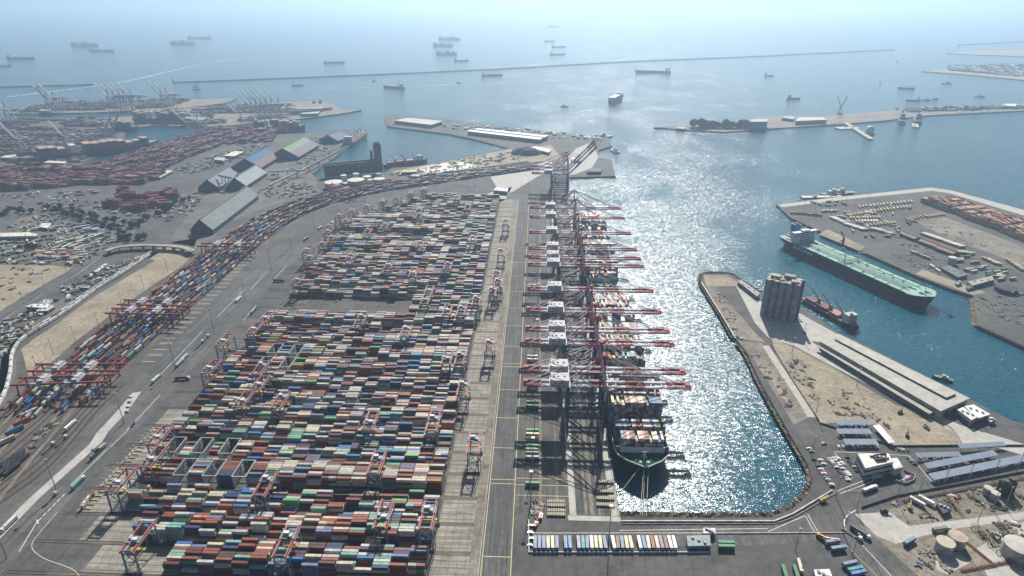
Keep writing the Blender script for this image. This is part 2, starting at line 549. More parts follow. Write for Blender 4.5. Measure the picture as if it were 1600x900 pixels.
# what the photograph shows of the yard's outline
for b in range(NB):
    yc = Y0 + (b + .5) * PITCH
    for j in range(nbay):
        x = XQ - (j + .5) * BAY
        if b <= 3 and x < (-272, -300, -330, -336)[b]: heights[b, :, j] = 0
        if 736 < yc < 800 and x < -160: heights[b, :, j] = 0
        if yc > 1130 and x < -345 + (yc - 1130) * .75: heights[b, :, j] = 0
        if yc > 700 and x < -352: heights[b, :, j] = 0
RACKS = [(3, 17), (3, 15), (3, 13), (4, 19), (4, 17), (4, 15), (10, 17), (10, 15), (9, 17), (9, 15)]
for b, j in RACKS: heights[b, :, j] = 0
ccen, csiz, cidx, meta = [], [], [], []
for b in range(NB):
    bayc = rng.choice(len(PN), nbay, p=PW)
    for i in range(ROWS):
        if i % 3 == 0: bayc = rng.choice(len(PN), nbay, p=PW)
        y = Y0 + b * PITCH + 4.1 + (i + .5) * RP
        for j in range(nbay):
            x = XQ - (j + .5) * BAY
            two = rng.random() < .07
            last = bayc[j] if rng.random() < .5 else rng.choice(len(PN), p=PW)
            for k in range(heights[b, i, j]):
                idx = last if rng.random() < .45 else rng.choice(len(PN), p=PW)
                if two:
                    for q, i2 in ((-3.1, idx), (3.1, rng.choice(len(PN), p=PW))):
                        ccen.append((x + q + rng.normal(0, .03), y, Z2 + k * CH)); csiz.append((6.05, 2.44, CH - .03)); cidx.append(i2)
                        meta.append((b, i, j, k, k == heights[b, i, j] - 1, True))
                else:
                    ccen.append((x + rng.normal(0, .08), y + rng.normal(0, .03), Z2 + k * CH)); csiz.append((12.19, 2.44, CH - .03)); cidx.append(idx)
                    meta.append((b, i, j, k, k == heights[b, i, j] - 1, False))
ccen = np.array(ccen); csiz = np.array(csiz); cidx = np.array(cidx)
ctop = np.array([m_[4] and not m_[5] for m_ in meta])
# in the frame?
def project(p):
    c, s = math.cos(YAW), math.sin(YAW)
    x, y = c * p[0] + s * p[1], -s * p[0] + c * p[1]
    wz = p[2] - H
    f = y * math.cos(TH) - wz * math.sin(TH)
    return 800 + FPX * x / f, 450 - FPX * (y * math.sin(TH) + wz * math.cos(TH)) / f
order = sorted([n for n in range(len(meta)) if ctop[n]], key=lambda n: (meta[n][0], meta[n][1], meta[n][2]))
solo = []
for n in order:
    px, py = project(ccen[n] + np.array([0, 0, 2.7]))
    if py < 893 and len(solo) < 290: solo.append(n)
solo_set = set(solo)
BL = ['nearest yard block', 'second nearest yard block', 'third nearest yard block', 'fourth nearest yard block', 'fifth nearest yard block']
b0 = min(meta[n][0] for n in solo)
cache = {}
def container_mesh(idx):
    if idx not in cache:
        c = tuple(PC[idx]); d = tuple(v * .62 for v in c)
        m = MB(c)
        m.box(0, 0, 0, 12.0, 2.34, CH - .1, col=c)
        for sx in (-6.02, 6.02):
            for sy in (-1.15, 1.15): m.box(sx, sy, 0, .16, .16, CH - .03, col=d)
        for sy in (-1.16, 1.16):
            m.box(0, sy, CH - .17, 11.9, .12, .12, col=d); m.box(0, sy, .03, 11.9, .14, .16, col=d)
        for k in range(23): m.box(-5.6 + k * .51, 0, CH - .1, .2, 2.16, .035, col=c)
        me = m.mesh('container'); me.materials.append(M['box'])
        dm = MB(d)
        for sy in (-.57, .57):
            dm.box(6.03, sy, .18, .05, 1.06, CH - .4, col=c)
            for q in (-.2, .2): dm.box(6.07, sy + q, .15, .05, .05, CH - .35, col=(.45, .45, .45))
        de = dm.mesh('door'); de.materials.append(M['box'])
        cache[idx] = (me, de)
    return cache[idx]
def ordn(k): return ORD[k]
for n in solo:
    b, i, j, k, _, _ = meta[n]
    me, de = container_mesh(cidx[n])
    o = place('container', me, None, tuple(ccen[n]))
    if cidx[n] % 3 == 0 or j == 0: place('door', de, o)
    tag(o, f"{PN[cidx[n]]} container atop {ordn(i)} row of {BL[b - b0]}, {ordn(j)} bay from quay", 'container', group='containers stacked in the nearest yard blocks')
keep = np.array([n not in solo_set for n in range(len(meta))])
shade = rng.uniform(.72, 1.12, (len(meta), 1))
yc = box_cloud('container_stacks', M['box'], ccen[keep], csiz[keep], (PC[cidx] * shade * .9)[keep])
tag(yc, 'mass of coloured shipping containers stacked in long yard blocks beyond the nearest', 'containers', kind='stuff')

# grey reefer racks standing in the stacks
def make_rack(label, x, y):
    t = thing('reefer_rack', label, 'reefer rack', (x, y, Z2), 0, 'grey reefer racks among the container stacks')
    for sx in (-5.9, 5.9):
        for sy in (-10.5, -5.2, 0, 5.2, 10.5):
            m = MB((.26, .29, .30)); m.box(sx, sy, 0, .5, .5, 12.6); m.build('upright', M['steel'], t)
    m = MB((.24, .27, .28))
    for z in (2.6, 5.3, 8.0, 10.7):
        for sx in (-5.9, 5.9): m.box(sx, 0, z, 1.3, 21.4, .25)
    m.build('walkway', M['steel'], t)
    m = MB((.34, .37, .37))
    for sx in (-5.9, 5.9): m.box(sx, 0, 12.6, 1.1, 22, .5)
    for sy in (-10.6, 10.6): m.box(0, sy, 12.65, 10.7, .9, .45)
    m.build('top_frame', M['steel'], t)
    m = MB((.30, .32, .33))
    for k in range(4): m.bar((6.8, -10 + 3 * (k % 2), k * 2.7), (6.8, -7 + -3 * (k % 2) + 0, k * 2.7 + 2.7), .5, .15)
    m.build('stair', M['steel'], t)
    return t
for q, (b, j) in enumerate(RACKS):
    x, y = XQ - (j + .5) * BAY, Y0 + (b + .5) * PITCH
    make_rack(f"grey open reefer rack in {ORD[b - b0]} yard block from the front, {ORD[j]} bay from the quay", x, y)

# ------------------------------------------------------------------ automatic stacking cranes over the blocks
PINK, LEGB, NAVY, GREY, WHITE = (.42, .13, .12), (.16, .20, .27), (.06, .09, .15), (.35, .36, .37), (.72, .72, .70)
ASC = None
def make_asc():
    """gantry spanning one block along y; rails at the block's edges"""
    t = thing('stacking_crane', None, 'gantry crane')
    S, HZ, W = 13.4, 22.0, 4.3
    for sx in (-W, W):
        m = MB(PINK)
        m.box(sx, 0, HZ, 1.1, 30.5, 1.7)
        m.box(sx * 1.28, 0, HZ + .3, .5, 30.5, .25, col=(.5, .3, .28))
        for k in range(11): m.box(sx * 1.28, -15 + k * 3, HZ + .5, .08, .08, 1.0, col=(.5, .3, .28))
        m.build('girder', M['paint'], t)
    for sy in (-S, S):
        for sx in (-W, W):
            m = MB(LEGB); m.bar((sx * 1.15, sy, 1.6), (sx, sy, HZ), 1.0, .9); m.build('leg', M['paint'], t)
        m = MB(NAVY)
        m.box(0, sy, .9, 13, 1.0, 1.0)
        for sx in (-5, -3.4, 3.4, 5): m.box(sx, sy, 0, 1.3, .7, .9, col=(.07, .07, .08))
        m.build('wheel_beam', M['paint'], t)
        m = MB(LEGB)
        m.bar((-W, sy, HZ - .5), (W, sy, 12), .45); m.bar((W, sy, HZ - .5), (-W, sy, 12), .45)
        m.box(0, sy, 11.6, 2 * W - .2, .6, .7); m.box(0, sy, HZ + .2, 2 * W - 1.2, .9, 1.2)
        m.build('brace', M['paint'], t)
    ty = 4.0
    m = MB(GREY)
    m.box(0, ty, HZ + 1.75, 11, 6.5, .5, col=(.25, .26, .27))
    tr = m.build('trolley', M['paint'], t)
    m = MB(WHITE); m.box(-1.5, ty + 1.2, HZ + 2.25, 4.2, 2.6, 2.2, top=(.75, .75, .73)); m.box(2.6, ty - 1, HZ + 2.25, 2, 3, 1.5, col=(.5, .5, .5))
    m.build('machine_house', M['paint'], tr)
    m = MB((.08, .08, .09)); m.cyl(1.2, ty - 1.8, HZ + 2.2, HZ + 3.4, .9, n=8); m.build('hoist', M['paint'], tr)
    m = MB((.55, .42, .08)); m.box(0, ty, 14.5, 12.2, 2.3, .7)
    sp = m.build('spreader', M['paint'], t)
    m = MB((.05, .05, .05))
    for sx in (-3, 3):
        for sy in (-.9, .9): m.bar((sx, ty + sy, 15), (sx, ty + sy, HZ + 1.8), .12)
    m.build('cable', M['steel'], sp)
    m = MB(GREY)
    for k in range(6): m.bar((6.6, -S + (1.5 if k % 2 else -1.5), 2 + k * 3.3), (6.6, -S + (-1.5 if k % 2 else 1.5), 5.3 + k * 3.3), .7, .15)
    m.build('stair', M['steel'], t)
    m = MB((.30, .34, .40)); m.box(-5.6, -S, 3, 2.2, 1.6, 2.4); m.build('electric_cabinet', M['paint'], t)
    return t
ASC_PX = [(742, 690), (766, 535), (779, 440), (783, 395), (790, 350), (185, 765), (215, 850), (258, 680), (250, 712), (335, 575), (345, 545), (405, 512), (418, 500),
          (468, 440), (486, 405), (505, 385), (522, 372), (545, 345), (566, 325), (592, 722), (557, 722), (605, 795), (445, 862), (415, 765), (725, 605), (680, 655),
          (655, 880), (625, 548), (556, 520), (632, 475), (700, 487), (722, 487), (742, 487), (400, 592), (388, 622), (268, 800), (285, 875), (680, 640), (690, 700),
          (600, 360), (650, 350), (730, 330), (700, 420), (655, 390), (610, 415), (640, 445), (740, 375), (550, 470), (750, 580), (745, 640)]
used = {}
for px, py in ASC_PX:
    x, y = at(px, py, 18)
    b = int((y - Y0) // PITCH)
    b = min(max(b, 0), NB - 1)
    while len(used.get(b, [])) >= 2 or any(abs(u - x) < 14 for u in used.get(b, [])):
        b = b + 1 if b < NB - 1 else 0
    used.setdefault(b, []).append(max(min(x, -50), -372))
for b in range(NB):
    u = used.setdefault(b, [])
    if not u: u.append(-355 + rng.uniform(-8, 20))
    yc_ = Y0 + (b + .5) * PITCH
    edge = (-292, -318)[b] if b < 2 else -350
    if len(u) < 2 and min(u) > edge + 40 and yc_ < 1130: u.append(edge + rng.uniform(-10, 6))
    elif len(u) < 2 and rng.random() < .8:
        x = -300 + rng.uniform(0, 200)
        if abs(x - u[0]) > 16: u.append(x)
for b in sorted(used):
    yc_ = Y0 + (b + .5) * PITCH
    xs = sorted(used[b], reverse=True)
    for q, x in enumerate(xs):
        if 736 < yc_ < 800 and x < -150: x = -150 + 8 * q
        if yc_ > 1130: x = max(x, -345 + (yc_ - 1130) * .75)
        if ASC is None: ASC = make_asc(); o = ASC
        else: o = copy_tree(ASC)
        o.location = (x, yc_, Z2 + .12)
        if q == 1: o.rotation_euler.z = math.pi
        which = 'only one' if len(xs) == 1 else ('quay-side one' if q == 0 else 'landward one')
        tag(o, f"red-girdered stacking crane, {which} over the {ORD[b]} container block from the front", 'gantry crane', 'stacking cranes over the container blocks')


# ------------------------------------------------------------------ lettering
def lettering(name, text, size, mat, parent, loc, rot, depth=.05, width=None):
    c = bpy.data.curves.new(name, 'FONT')
    c.body = text; c.size = size; c.extrude = depth; c.align_x = 'CENTER'; c.align_y = 'CENTER'; c.offset = size * .02
    o = bpy.data.objects.new(name, c); COL.objects.link(o)
    dg = bpy.context.evaluated_depsgraph_get()
    me = bpy.data.meshes.new_from_object(o.evaluated_get(dg))
    me.name = name
    bpy.data.objects.remove(o); bpy.data.curves.remove(c)
    me.materials.clear(); me.materials.append(mat)
    q = place(name, me, parent, loc); q.rotation_euler = rot
    if width:
        xs = [v.co.x for v in me.vertices]; k = width / (max(xs) - min(xs)); q.scale = (k, 1, 1)
    return q

def plain(name, col, rough=.5):
    m, n, b = new_mat(name); b.inputs['Base Color'].default_value = (*col, 1); b.inputs['Roughness'].default_value = rough
    return m
M['navy_letters'] = plain('navy_letters', (.05, .07, .13))
M['white_letters'] = plain('white_letters', (.75, .76, .76))
M['glass'] = plain('dark_glass', (.02, .03, .04), .1)

# ------------------------------------------------------------------ ship-to-shore cranes
RED, CW, LEG = (.29, .03, .045), (.62, .60, .64), (.06, .09, .17)
def bands(xs, x0, x1):
    return [((a - x0) / (x1 - x0), (b - x0) / (x1 - x0), c) for a, b, c in xs]

def make_sts(up=False):
    t = thing('quay_crane', None, 'quay crane')
    ZB = 47.0
    for sx in (-17, 17):
        for sy in (-9, 9):
            m = MB(LEG); m.box(sx, sy, 3.4, 1.9, 1.7, ZB - 3.4)
            if sx > 0: m.box(sx, sy, 36, 1.96, 1.76, ZB - 36.2, col=(.55, .55, .62))
            m.build('leg', M['paint'], t)
        m = MB(LEG); m.box(sx, 0, 2.2, 1.6, 27, 1.5)
        sb = m.build('sill_beam', M['paint'], t)
        for sy in (-9, 9):
            m = MB((.06, .07, .10)); m.box(sx, sy, .7, 1.1, 9, 1.4); 
            for k in range(8): m.box(sx, sy - 4 + k * 1.14, 0.1, .6, .9, .9, col=(.05, .05, .05))
            m.build('bogie', M['paint'], sb)
        m = MB(LEG); m.box(sx, 0, ZB - 4, 1.5, 16.2, 1.8); m.build('cross_beam', M['paint'], t)
    for sy in (-9, 9):
        m = MB(LEG); m.box(0, sy, 15, 32, 1.4, 2.2); m.build('portal_beam', M['paint'], t)
        m = MB((.16, .19, .27)); m.bar((-16.5, sy, 17), (14, sy, ZB - 2), .9); m.build('brace', M['paint'], t)
        m = MB((.16, .19, .27)); m.bar((-17, sy, ZB - 3), (-2, sy, 17.2), .7); m.build('brace', M['paint'], t)
    GB = [(-60, -43, RED), (-43, -16, CW), (-16, -11, RED), (-11, 3, CW), (3, 18, RED)]
    m = MB()
    for sy in (-3.6, 3.6):
        m.banded((-60, sy, ZB + 1.4), (18, sy, ZB + 1.4), 1.5, 2.6, bands(GB, -60, 18))
        m.banded((-60, sy * 1.55, ZB + 2.6), (18, sy * 1.55, ZB + 2.6), 1.0, .15, bands([(-60, -43, (.4, .12, .12)), (-43, 18, (.45, .45, .46))], -60, 18))
    for x, c in ((-59.5, RED), (-52, RED), (-44, RED), (-30, CW), (-12, RED), (4, RED), (17, RED)): m.box(x, 0, ZB + .6, 1.1, 5.6, 1.5, col=c)
    for k in range(6): m.bar((-60 + k * 3, -3.6, ZB + 2.8), (-60 + k * 3, -3.6, ZB + 4), .15, col=RED)
    m.banded((-61, -4.6, ZB + 3.6), (-44, -4.6, ZB + 3.6), .25, .25, [(0, 1, RED)])
    m.box(-58, 0, ZB + 2.9, 4, 5, 2.2, col=(.30, .06, .06))
    m.build('trolley_girder', M['paint'], t)
    BB = [(18, 36, CW), (36, 54, RED), (54, 74, CW), (74, 97, RED)]
    bo = bpy.data.objects.new('boom', None) if False else None
    m = MB()
    for sy in (-3.6, 3.6):
        m.banded((0, sy, 0), (79, sy, 0), 1.5, 2.4, bands([(a - 18, b - 18, c) for a, b, c in BB], 0, 79))
        m.banded((0, sy * 1.5, 1), (79, sy * 1.5, 1), .9, .15, bands([(a - 18, b - 18, tuple(.7 * v + .1 for v in c)) for a, b, c in BB], 0, 79))
    for x in (1, 9): m.box(x, 0, -1, .9, 5.6, 1.4, col=CW)
    for x in (20, 30): m.box(x, 0, -1, .9, 5.6, 1.4, col=RED)
    for x in (42, 52): m.box(x, 0, -1, .9, 5.6, 1.4, col=CW)
    for x in (60, 72, 78.5): m.box(x, 0, -1, 1.1, 5.6, 1.4, col=RED)
    m.box(76, 0, 1.3, 5, 5, 1.2, col=(.33, .05, .05)); m.bar((62, -4.5, 2.3), (79, -4.5, 2.3), .25, col=RED); m.bar((62, 4.5, 2.3), (79, 4.5, 2.3), .25, col=RED)
    for k in range(7):
        m.bar((62 + k * 2.8, -4.5, 1), (62 + k * 2.8, -4.5, 2.3), .2, col=RED); m.bar((62 + k * 2.8, 4.5, 1), (62 + k * 2.8, 4.5, 2.3), .2, col=RED)
    boom = m.build('boom', M['paint'], t)
    boom.location = (18.4, 0, ZB + 1.3)
    ang = R(46) if up else 0
    boom.rotation_euler = (0, -ang, 0)
    def bp(x):                                                      # a point on the boom
        return Vector((18.4 + x * math.cos(ang), 0, ZB + 2.5 + x * math.sin(ang)))
    AP = Vector((15, 0, 80))
    for sy in (-1, 1):
        m = MB(); m.banded((17, sy * 8.4, ZB), (15, sy * 1.6, 80), 1.2, 1.2, [(0, .3, (.55, .55, .62)), (.3, .62, CW), (.62, 1, RED)]); m.build('apex_leg', M['paint'], t)
        m = MB(); m.banded((15, sy * 1.8, 79.5), (-17, sy * 6.5, ZB + 2), 1.0, 1.0, [(0, .25, RED), (.25, .5, CW), (.5, .72, RED), (.72, 1, CW)]); m.build('back_strut', M['paint'], t)
        m = MB(); m.banded((15, sy * 1.6, 80.3), (-55, sy * 3.6, ZB + 3), .6, .6, [(0, .2, RED), (.2, .45, CW), (.45, .62, RED), (.62, 1, CW)]); m.build('back_stay', M['paint'], t)
        if not up:
            for x, ww in ((34, .5), (67, .5)):
                p = bp(x); p.y = sy * 3.4
                m = MB(); m.banded((15, sy * 1.5, 80.2), p, ww, ww, [(0, .15, RED), (.15, 1, (.45, .42, .46))]); m.build('fore_stay', M['paint'], t)
        else:
            p = bp(34); p.y = sy * 3.4
            m = MB(); m.bar((15, sy * 1.5, 80), p, .4, col=(.4, .3, .32)); m.build('fore_stay', M['paint'], t)
    m = MB(RED); m.box(15, 0, 79.2, 3.2, 5, 1.8); m.bar((13, 0, 80), (20, 0, 82.5), .8); m.box(18, 0, 66, 1, 8, .9); m.build('apex_platform', M['paint'], t)
    m = MB((.56, .57, .60)); m.box(-25.5, 0, ZB + 3.4, 17, 14, 5.6, top=(.46, .46, .48))
    m.box(-25.5, 0, ZB + 9.0, 17.3, 14.3, .25, col=(.46, .46, .48))
    for x in (-31, -27, -21): m.box(x, 2, ZB + 9.25, 1.8, 4, .9, col=(.5, .5, .52))
    hs = m.build('machine_house', M['paint'], t)
    lettering('lettering', 'LBCT', 3.0, M['navy_letters'], hs, (-23.2, -7.06, ZB + 6.1), (math.pi / 2, 0, 0), .04)
    m = MB((.10, .12, .2)); m.v = []; m.cyl(0, 0, 0, .08, 1.05, n=12); lg = m.build('logo_disc', M['paint'], hs, (-29.6, -7.02, ZB + 6.1)); lg.rotation_euler = (math.pi / 2, 0, 0)
    m = MB((.5, .5, .52)); m.box(-25.5, 0, ZB + 2.9, 20, 17.5, .35); m.build('house_deck', M['paint'], t)
    tx = 30 if not up else -6
    m = MB((.30, .31, .34)); m.box(tx, 0, ZB - 1.2, 7, 6, 1.0); tr = m.build('trolley', M['paint'], t)
    m = MB((.62, .62, .64)); m.box(tx - 5.5, -2.2, ZB - 4.4, 2.6, 2.4, 2.8); m.build('operator_cab', M['paint'], tr)
    m = MB((.60, .5, .08)); m.box(tx, 0, 33, 2.3, 12.2, .8); sp = m.build('spreader', M['paint'], tr)
    m = MB((.05, .05, .05))
    for a in (-.8, .8):
        for b in (-3, 3): m.bar((tx + a, b, 33.6), (tx + a, b, ZB - 1), .14)
    m.build('hoist_cable', M['steel'], sp)
    m = MB((.28, .30, .35))
    for k in range(9): m.bar((-18.7, 7 if k % 2 else 11, 4 + k * 4.6), (-18.7, 11 if k % 2 else 7, 8.6 + k * 4.6), .8, .2)
    m.build('stair', M['steel'], t)
    m = MB((.30, .34, .42)); m.box(-17, 0, 4, 2.4, 4.5, 3.4); m.build('electric_cabinet', M['paint'], t)
    return t

STS_TIP = [602, 580, 537, 517, 487, 454, 416, 404, 390, 365, 341, 326]
sts = None
for q, py in enumerate(STS_TIP):
    y = at(1000, py, 48.4)[1]
    if sts is None: sts = make_sts(); o = sts
    else: o = copy_tree(sts)
    o.location = (51, y, .12)
    tag(o, f"{ORD[q]} quay crane from the front, its red and white boom lowered over the water" if q else
        'nearest quay crane, white machine house and red banded boom lowered over the container ship', 'quay crane', 'quay cranes with lowered booms')
upc = None
for q, yb in enumerate((1325, 1360, 1387)):
    if upc is None: upc = make_sts(True); o = upc
    else: o = copy_tree(upc)
    o.location = (51, yb, .12)
    tag(o, f"{('nearest', 'middle', 'farthest')[q]} of three far quay cranes with red booms raised", 'quay crane', 'quay cranes with raised booms')

# ------------------------------------------------------------------ ships
def prof(t, stern=.72, run=.14, bow=.82, pw=1.9, tip=.03):
    if t < run: return stern + (1 - stern) * math.sin(t / run * math.pi / 2)
    if t < bow: return 1.0
    u = (t - bow) / (1 - bow)
    return max(tip, 1 - (1 - tip) * u ** pw)

def hull(m, L, B, D, side, boot, bow=.82, boot_h=1.0, rise=3.0, n=40, band=None):
    """hull along y, bow at +L/2, water at 0, deck at D (rising to the bow)"""
    ts = [i / n for i in range(n + 1)]
    rows = []
    for t in ts:
        up = D + rise * max(0, (t - .86) / .14) ** 1.5
        hd = B / 2 * prof(t, .85, .10, bow + .04, 2.2, .06)
        hw = B / 2 * prof(t, .35, .22, bow - .04, 1.6, .012)
        y = -L / 2 + t * L
        yw = -L / 2 + L * (.015 + t * .965)
        zs = [(-3, hw, yw), (boot_h, hw + (hd - hw) * .05, yw + (y - yw) * .1), (D * .55, hw + (hd - hw) * .5, yw + (y - yw) * .55), (up, hd, y)]
        rows.append(zs)
    cols = [boot, side, band or side]
    for i in range(n):
        a, b = rows[i], rows[i + 1]
        for k in range(3):
            for sgn in (1, -1):
                q = [(sgn * a[k][1], a[k][2], a[k][0]), (sgn * b[k][1], b[k][2], b[k][0]), (sgn * b[k + 1][1], b[k + 1][2], b[k + 1][0]), (sgn * a[k + 1][1], a[k + 1][2], a[k + 1][0])]
                m.face(q if sgn > 0 else q[::-1], cols[k])
    a = rows[0]
    for k in range(3):
        m.face([(-a[k][1], a[k][2], a[k][0]), (a[k][1], a[k][2], a[k][0]), (a[k + 1][1], a[k + 1][2], a[k + 1][0]), (-a[k + 1][1], a[k + 1][2], a[k + 1][0])], cols[k])
    a = rows[-1]
    for k in range(3):
        m.face([(a[k][1], a[k][2], a[k][0]), (-a[k][1], a[k][2], a[k][0]), (-a[k + 1][1], a[k + 1][2], a[k + 1][0]), (a[k + 1][1], a[k + 1][2], a[k + 1][0])], cols[k])
    return rows

def deck(m, rows, col, low=.6, inset=.25, t0=0):
    for a, b in zip(rows[t0:-1], rows[t0 + 1:]):
        p, q = a[-1], b[-1]
        wa, wb = max(p[1] - inset, .02), max(q[1] - inset, .02)
        m.face([(-wa, p[2], p[0] - low), (wa, p[2], p[0] - low), (wb, q[2], q[0] - low), (-wb, q[2], q[0] - low)], col)

def tower(name, parent, x, y, z, w_, l_, floors, col=(.72, .72, .70), fh=2.9, wing=None):
    m = MB(col)
    for k in range(floors):
        g = 1 - .03 * k
        m.box(x, y, z + k * fh, w_ * g, l_ * g, fh - .12, col=col)
        m.box(x, y, z + (k + 1) * fh - .12, w_ * g + .5, l_ * g + .5, .12, col=tuple(c * .85 for c in col))
    if wing: m.box(x, y + l_ * .1, z + floors * fh, wing, l_ * .45, fh, col=col)
    o = m.build(name, M['paint'], parent)
    m = MB()
    for k in range(floors):
        g = 1 - .03 * k
        for s in (-1, 1): m.box(x, y + s * (l_ * g / 2 + .02), z + k * fh + 1.1, w_ * g * .85, .08, 1.0, col=(.03, .04, .05))
    if wing:
        for s in (-1, 1): m.box(x, y + l_ * .1 + s * (l_ * .225 + .03), z + floors * fh + 1.0, wing * .94, .1, 1.2, col=(.03, .04, .05))
    m.build('window', M['glass'], o)
    return o

def bay_containers(name, label, ship_loc, rz, bays, B, zb, wall=0):
    """bays: list of (y centre local, tiers, across); one mass of containers lying along the ship"""
    cen, siz, col = [], [], []
    c, s = math.cos(rz), math.sin(rz)
    sh = np.array([.22, .06, .24, .14, .07, .06, .05, .02, .05, .05, .02, .02]); sh /= sh.sum()
    for yl, tiers, across in bays:
        for i in range(across):
            xl = (i - (across - 1) / 2) * 2.52
            h = max(0, tiers - (1 if rng.random() < .25 else 0) - (1 if rng.random() < .1 else 0))
            for k in range(h):
                cen.append((ship_loc[0] + c * xl - s * yl, ship_loc[1] + s * xl + c * yl, ship_loc[2] + zb + k * 2.62))
                siz.append((2.44, 12.19, 2.59)); col.append(PC[rng.choice(len(PN), p=sh)] * rng.uniform(.9, 1.2))
    o = box_cloud(name, M['box'], cen, siz, col, np.full(len(cen), rz))
    return tag(o, label, 'containers', kind='stuff')

def container_ship(label, x, ybow, L, B, bays, bridge, funnel, hullcol, deckcol, boxlabel):
    D = 14.0
    loc = (x, ybow + L / 2, WZ)
    t = thing('container_ship', label, 'container ship', loc, math.pi)
    m = MB(); rows = hull(m, L, B, D, hullcol, (.16, .03, .025), band=hullcol, bow=.885); m.build('hull', M['paint'], t)
    m = MB(); deck(m, rows, deckcol); m.build('deck', M['rock'], t)
    m = MB((.75, .75, .73))                                   # white bulwark round the bow
    for a, b in zip(rows[35:-1], rows[36:]):
        for s in (-1, 1): m.bar((s * a[-1][1], a[-1][2], a[-1][0] + .5), (s * b[-1][1], b[-1][2], b[-1][0] + .5), .5, 1.2)
    m.build('bulwark', M['paint'], t)
    m = MB((.66, .74, .78)); m.box(0, L / 2 - 23, D - .5, B * .80, .8, 7); m.build('breakwater', M['paint'], t)
    m = MB((.74, .74, .72)); m.cyl(0, L / 2 - 12, D, D + 18, .5, .3, 8); m.box(0, L / 2 - 12, D + 10, 4.4, .4, .4); m.bar((-3.2, L / 2 - 15, D), (0, L / 2 - 12, D + 10), .35); m.bar((3.2, L / 2 - 15, D), (0, L / 2 - 12, D + 10), .35)
    m.build('foremast', M['paint'], t)
    for s in (-1, 1):
        m = MB((.55, .55, .5)); m.box(s * 3.4, L / 2 - 10, D, 2.4, 3.4, 1.7); m.cyl(s * 3.4, L / 2 - 6.6, D, D + 1.4, .7, n=8); m.build('windlass', M['paint'], t)
    tower('bridge', t, 0, L / 2 - bridge, D, B * .78, 11, 11, wing=B + 1)
    m = MB((.62, .62, .6)); m.box(0, L / 2 - funnel, D, 20, 12, 22); m.box(0, L / 2 - funnel, D + 22, 10, 8, 9, col=(.06, .09, .2)); m.build('funnel', M['paint'], t)
    for yl, tiers, across in bays:
        m = MB((.17, .22, .22))
        m.box(0, L / 2 - yl + 6.9, D - .5, B * .97, .7, 7)
        m.build('lashing_bridge', M['paint'], t)
    m = MB((.05, .30, .20))
    for yl, tiers, across in bays:
        m.box(0, L / 2 - yl, D - .5, across * 2.52, 12.6, 1.4)
    m.build('hatch_cover', M['paint'], t)
    bay_containers('ship_containers', boxlabel, loc, math.pi, [(L / 2 - a, b, c) for a, b, c in bays], B, D + 1.0)
    return t
S1 = [(24 + 7, 5, 15), (46, 6, 18), (72, 9, 19), (86.5, 9, 19), (114, 8, 19), (128.5, 7, 19), (143, 2, 17), (157.5, 0, 19), (172, 6, 19), (186.5, 8, 19), (201, 8, 19), (215.5, 7, 19),
      (230, 8, 19), (262, 8, 19), (276.5, 7, 19), (291, 8, 19), (305.5, 8, 18), (320, 7, 18), (334.5, 7, 17), (349, 6, 16)]
container_ship('huge container ship moored at the quay, its bow nearest the viewer', 98.6, 443, 368, 49, S1, 100, 246, (.02, .03, .055), (.02, .09, .075),
               'containers stacked in bays on the nearer moored container ship')
S2 = [(30, 4, 15), (45, 6, 18), (60, 7, 19), (75, 7, 19), (105, 8, 19), (120, 7, 19), (135, 8, 19), (150, 6, 19), (165, 8, 19), (180, 8, 19), (210, 3, 19), (225, 7, 19), (240, 8, 19),
      (255, 6, 18), (270, 7, 18), (285, 7, 17), (300, 6, 16)]
container_ship('container ship with a green foredeck moored behind the nearer one', 98.6, 826, 318, 46, S2, 90, 196, (.02, .05, .06), (.06, .34, .2),
               'containers stacked in bays on the farther moored container ship')
# mooring lines from the near ship's bow to the quay
for k, (a, b) in enumerate((((94, 447, 10), (72, 420, .6)), ((97, 445, 10), (88, 398.6, .6)), ((98, 445, 10), (90, 398.6, .6)), ((101, 445, 10), (93, 398.6, .6)))):
    m = MB((.55, .55, .5)); m.bar(a, b, .35)
    tag(m.build('mooring_line', M['paint']), f"pale mooring line from the container ship's bow, {ORD[k]} counted from the quay crane side", 'mooring line', 'mooring lines at the near bow')

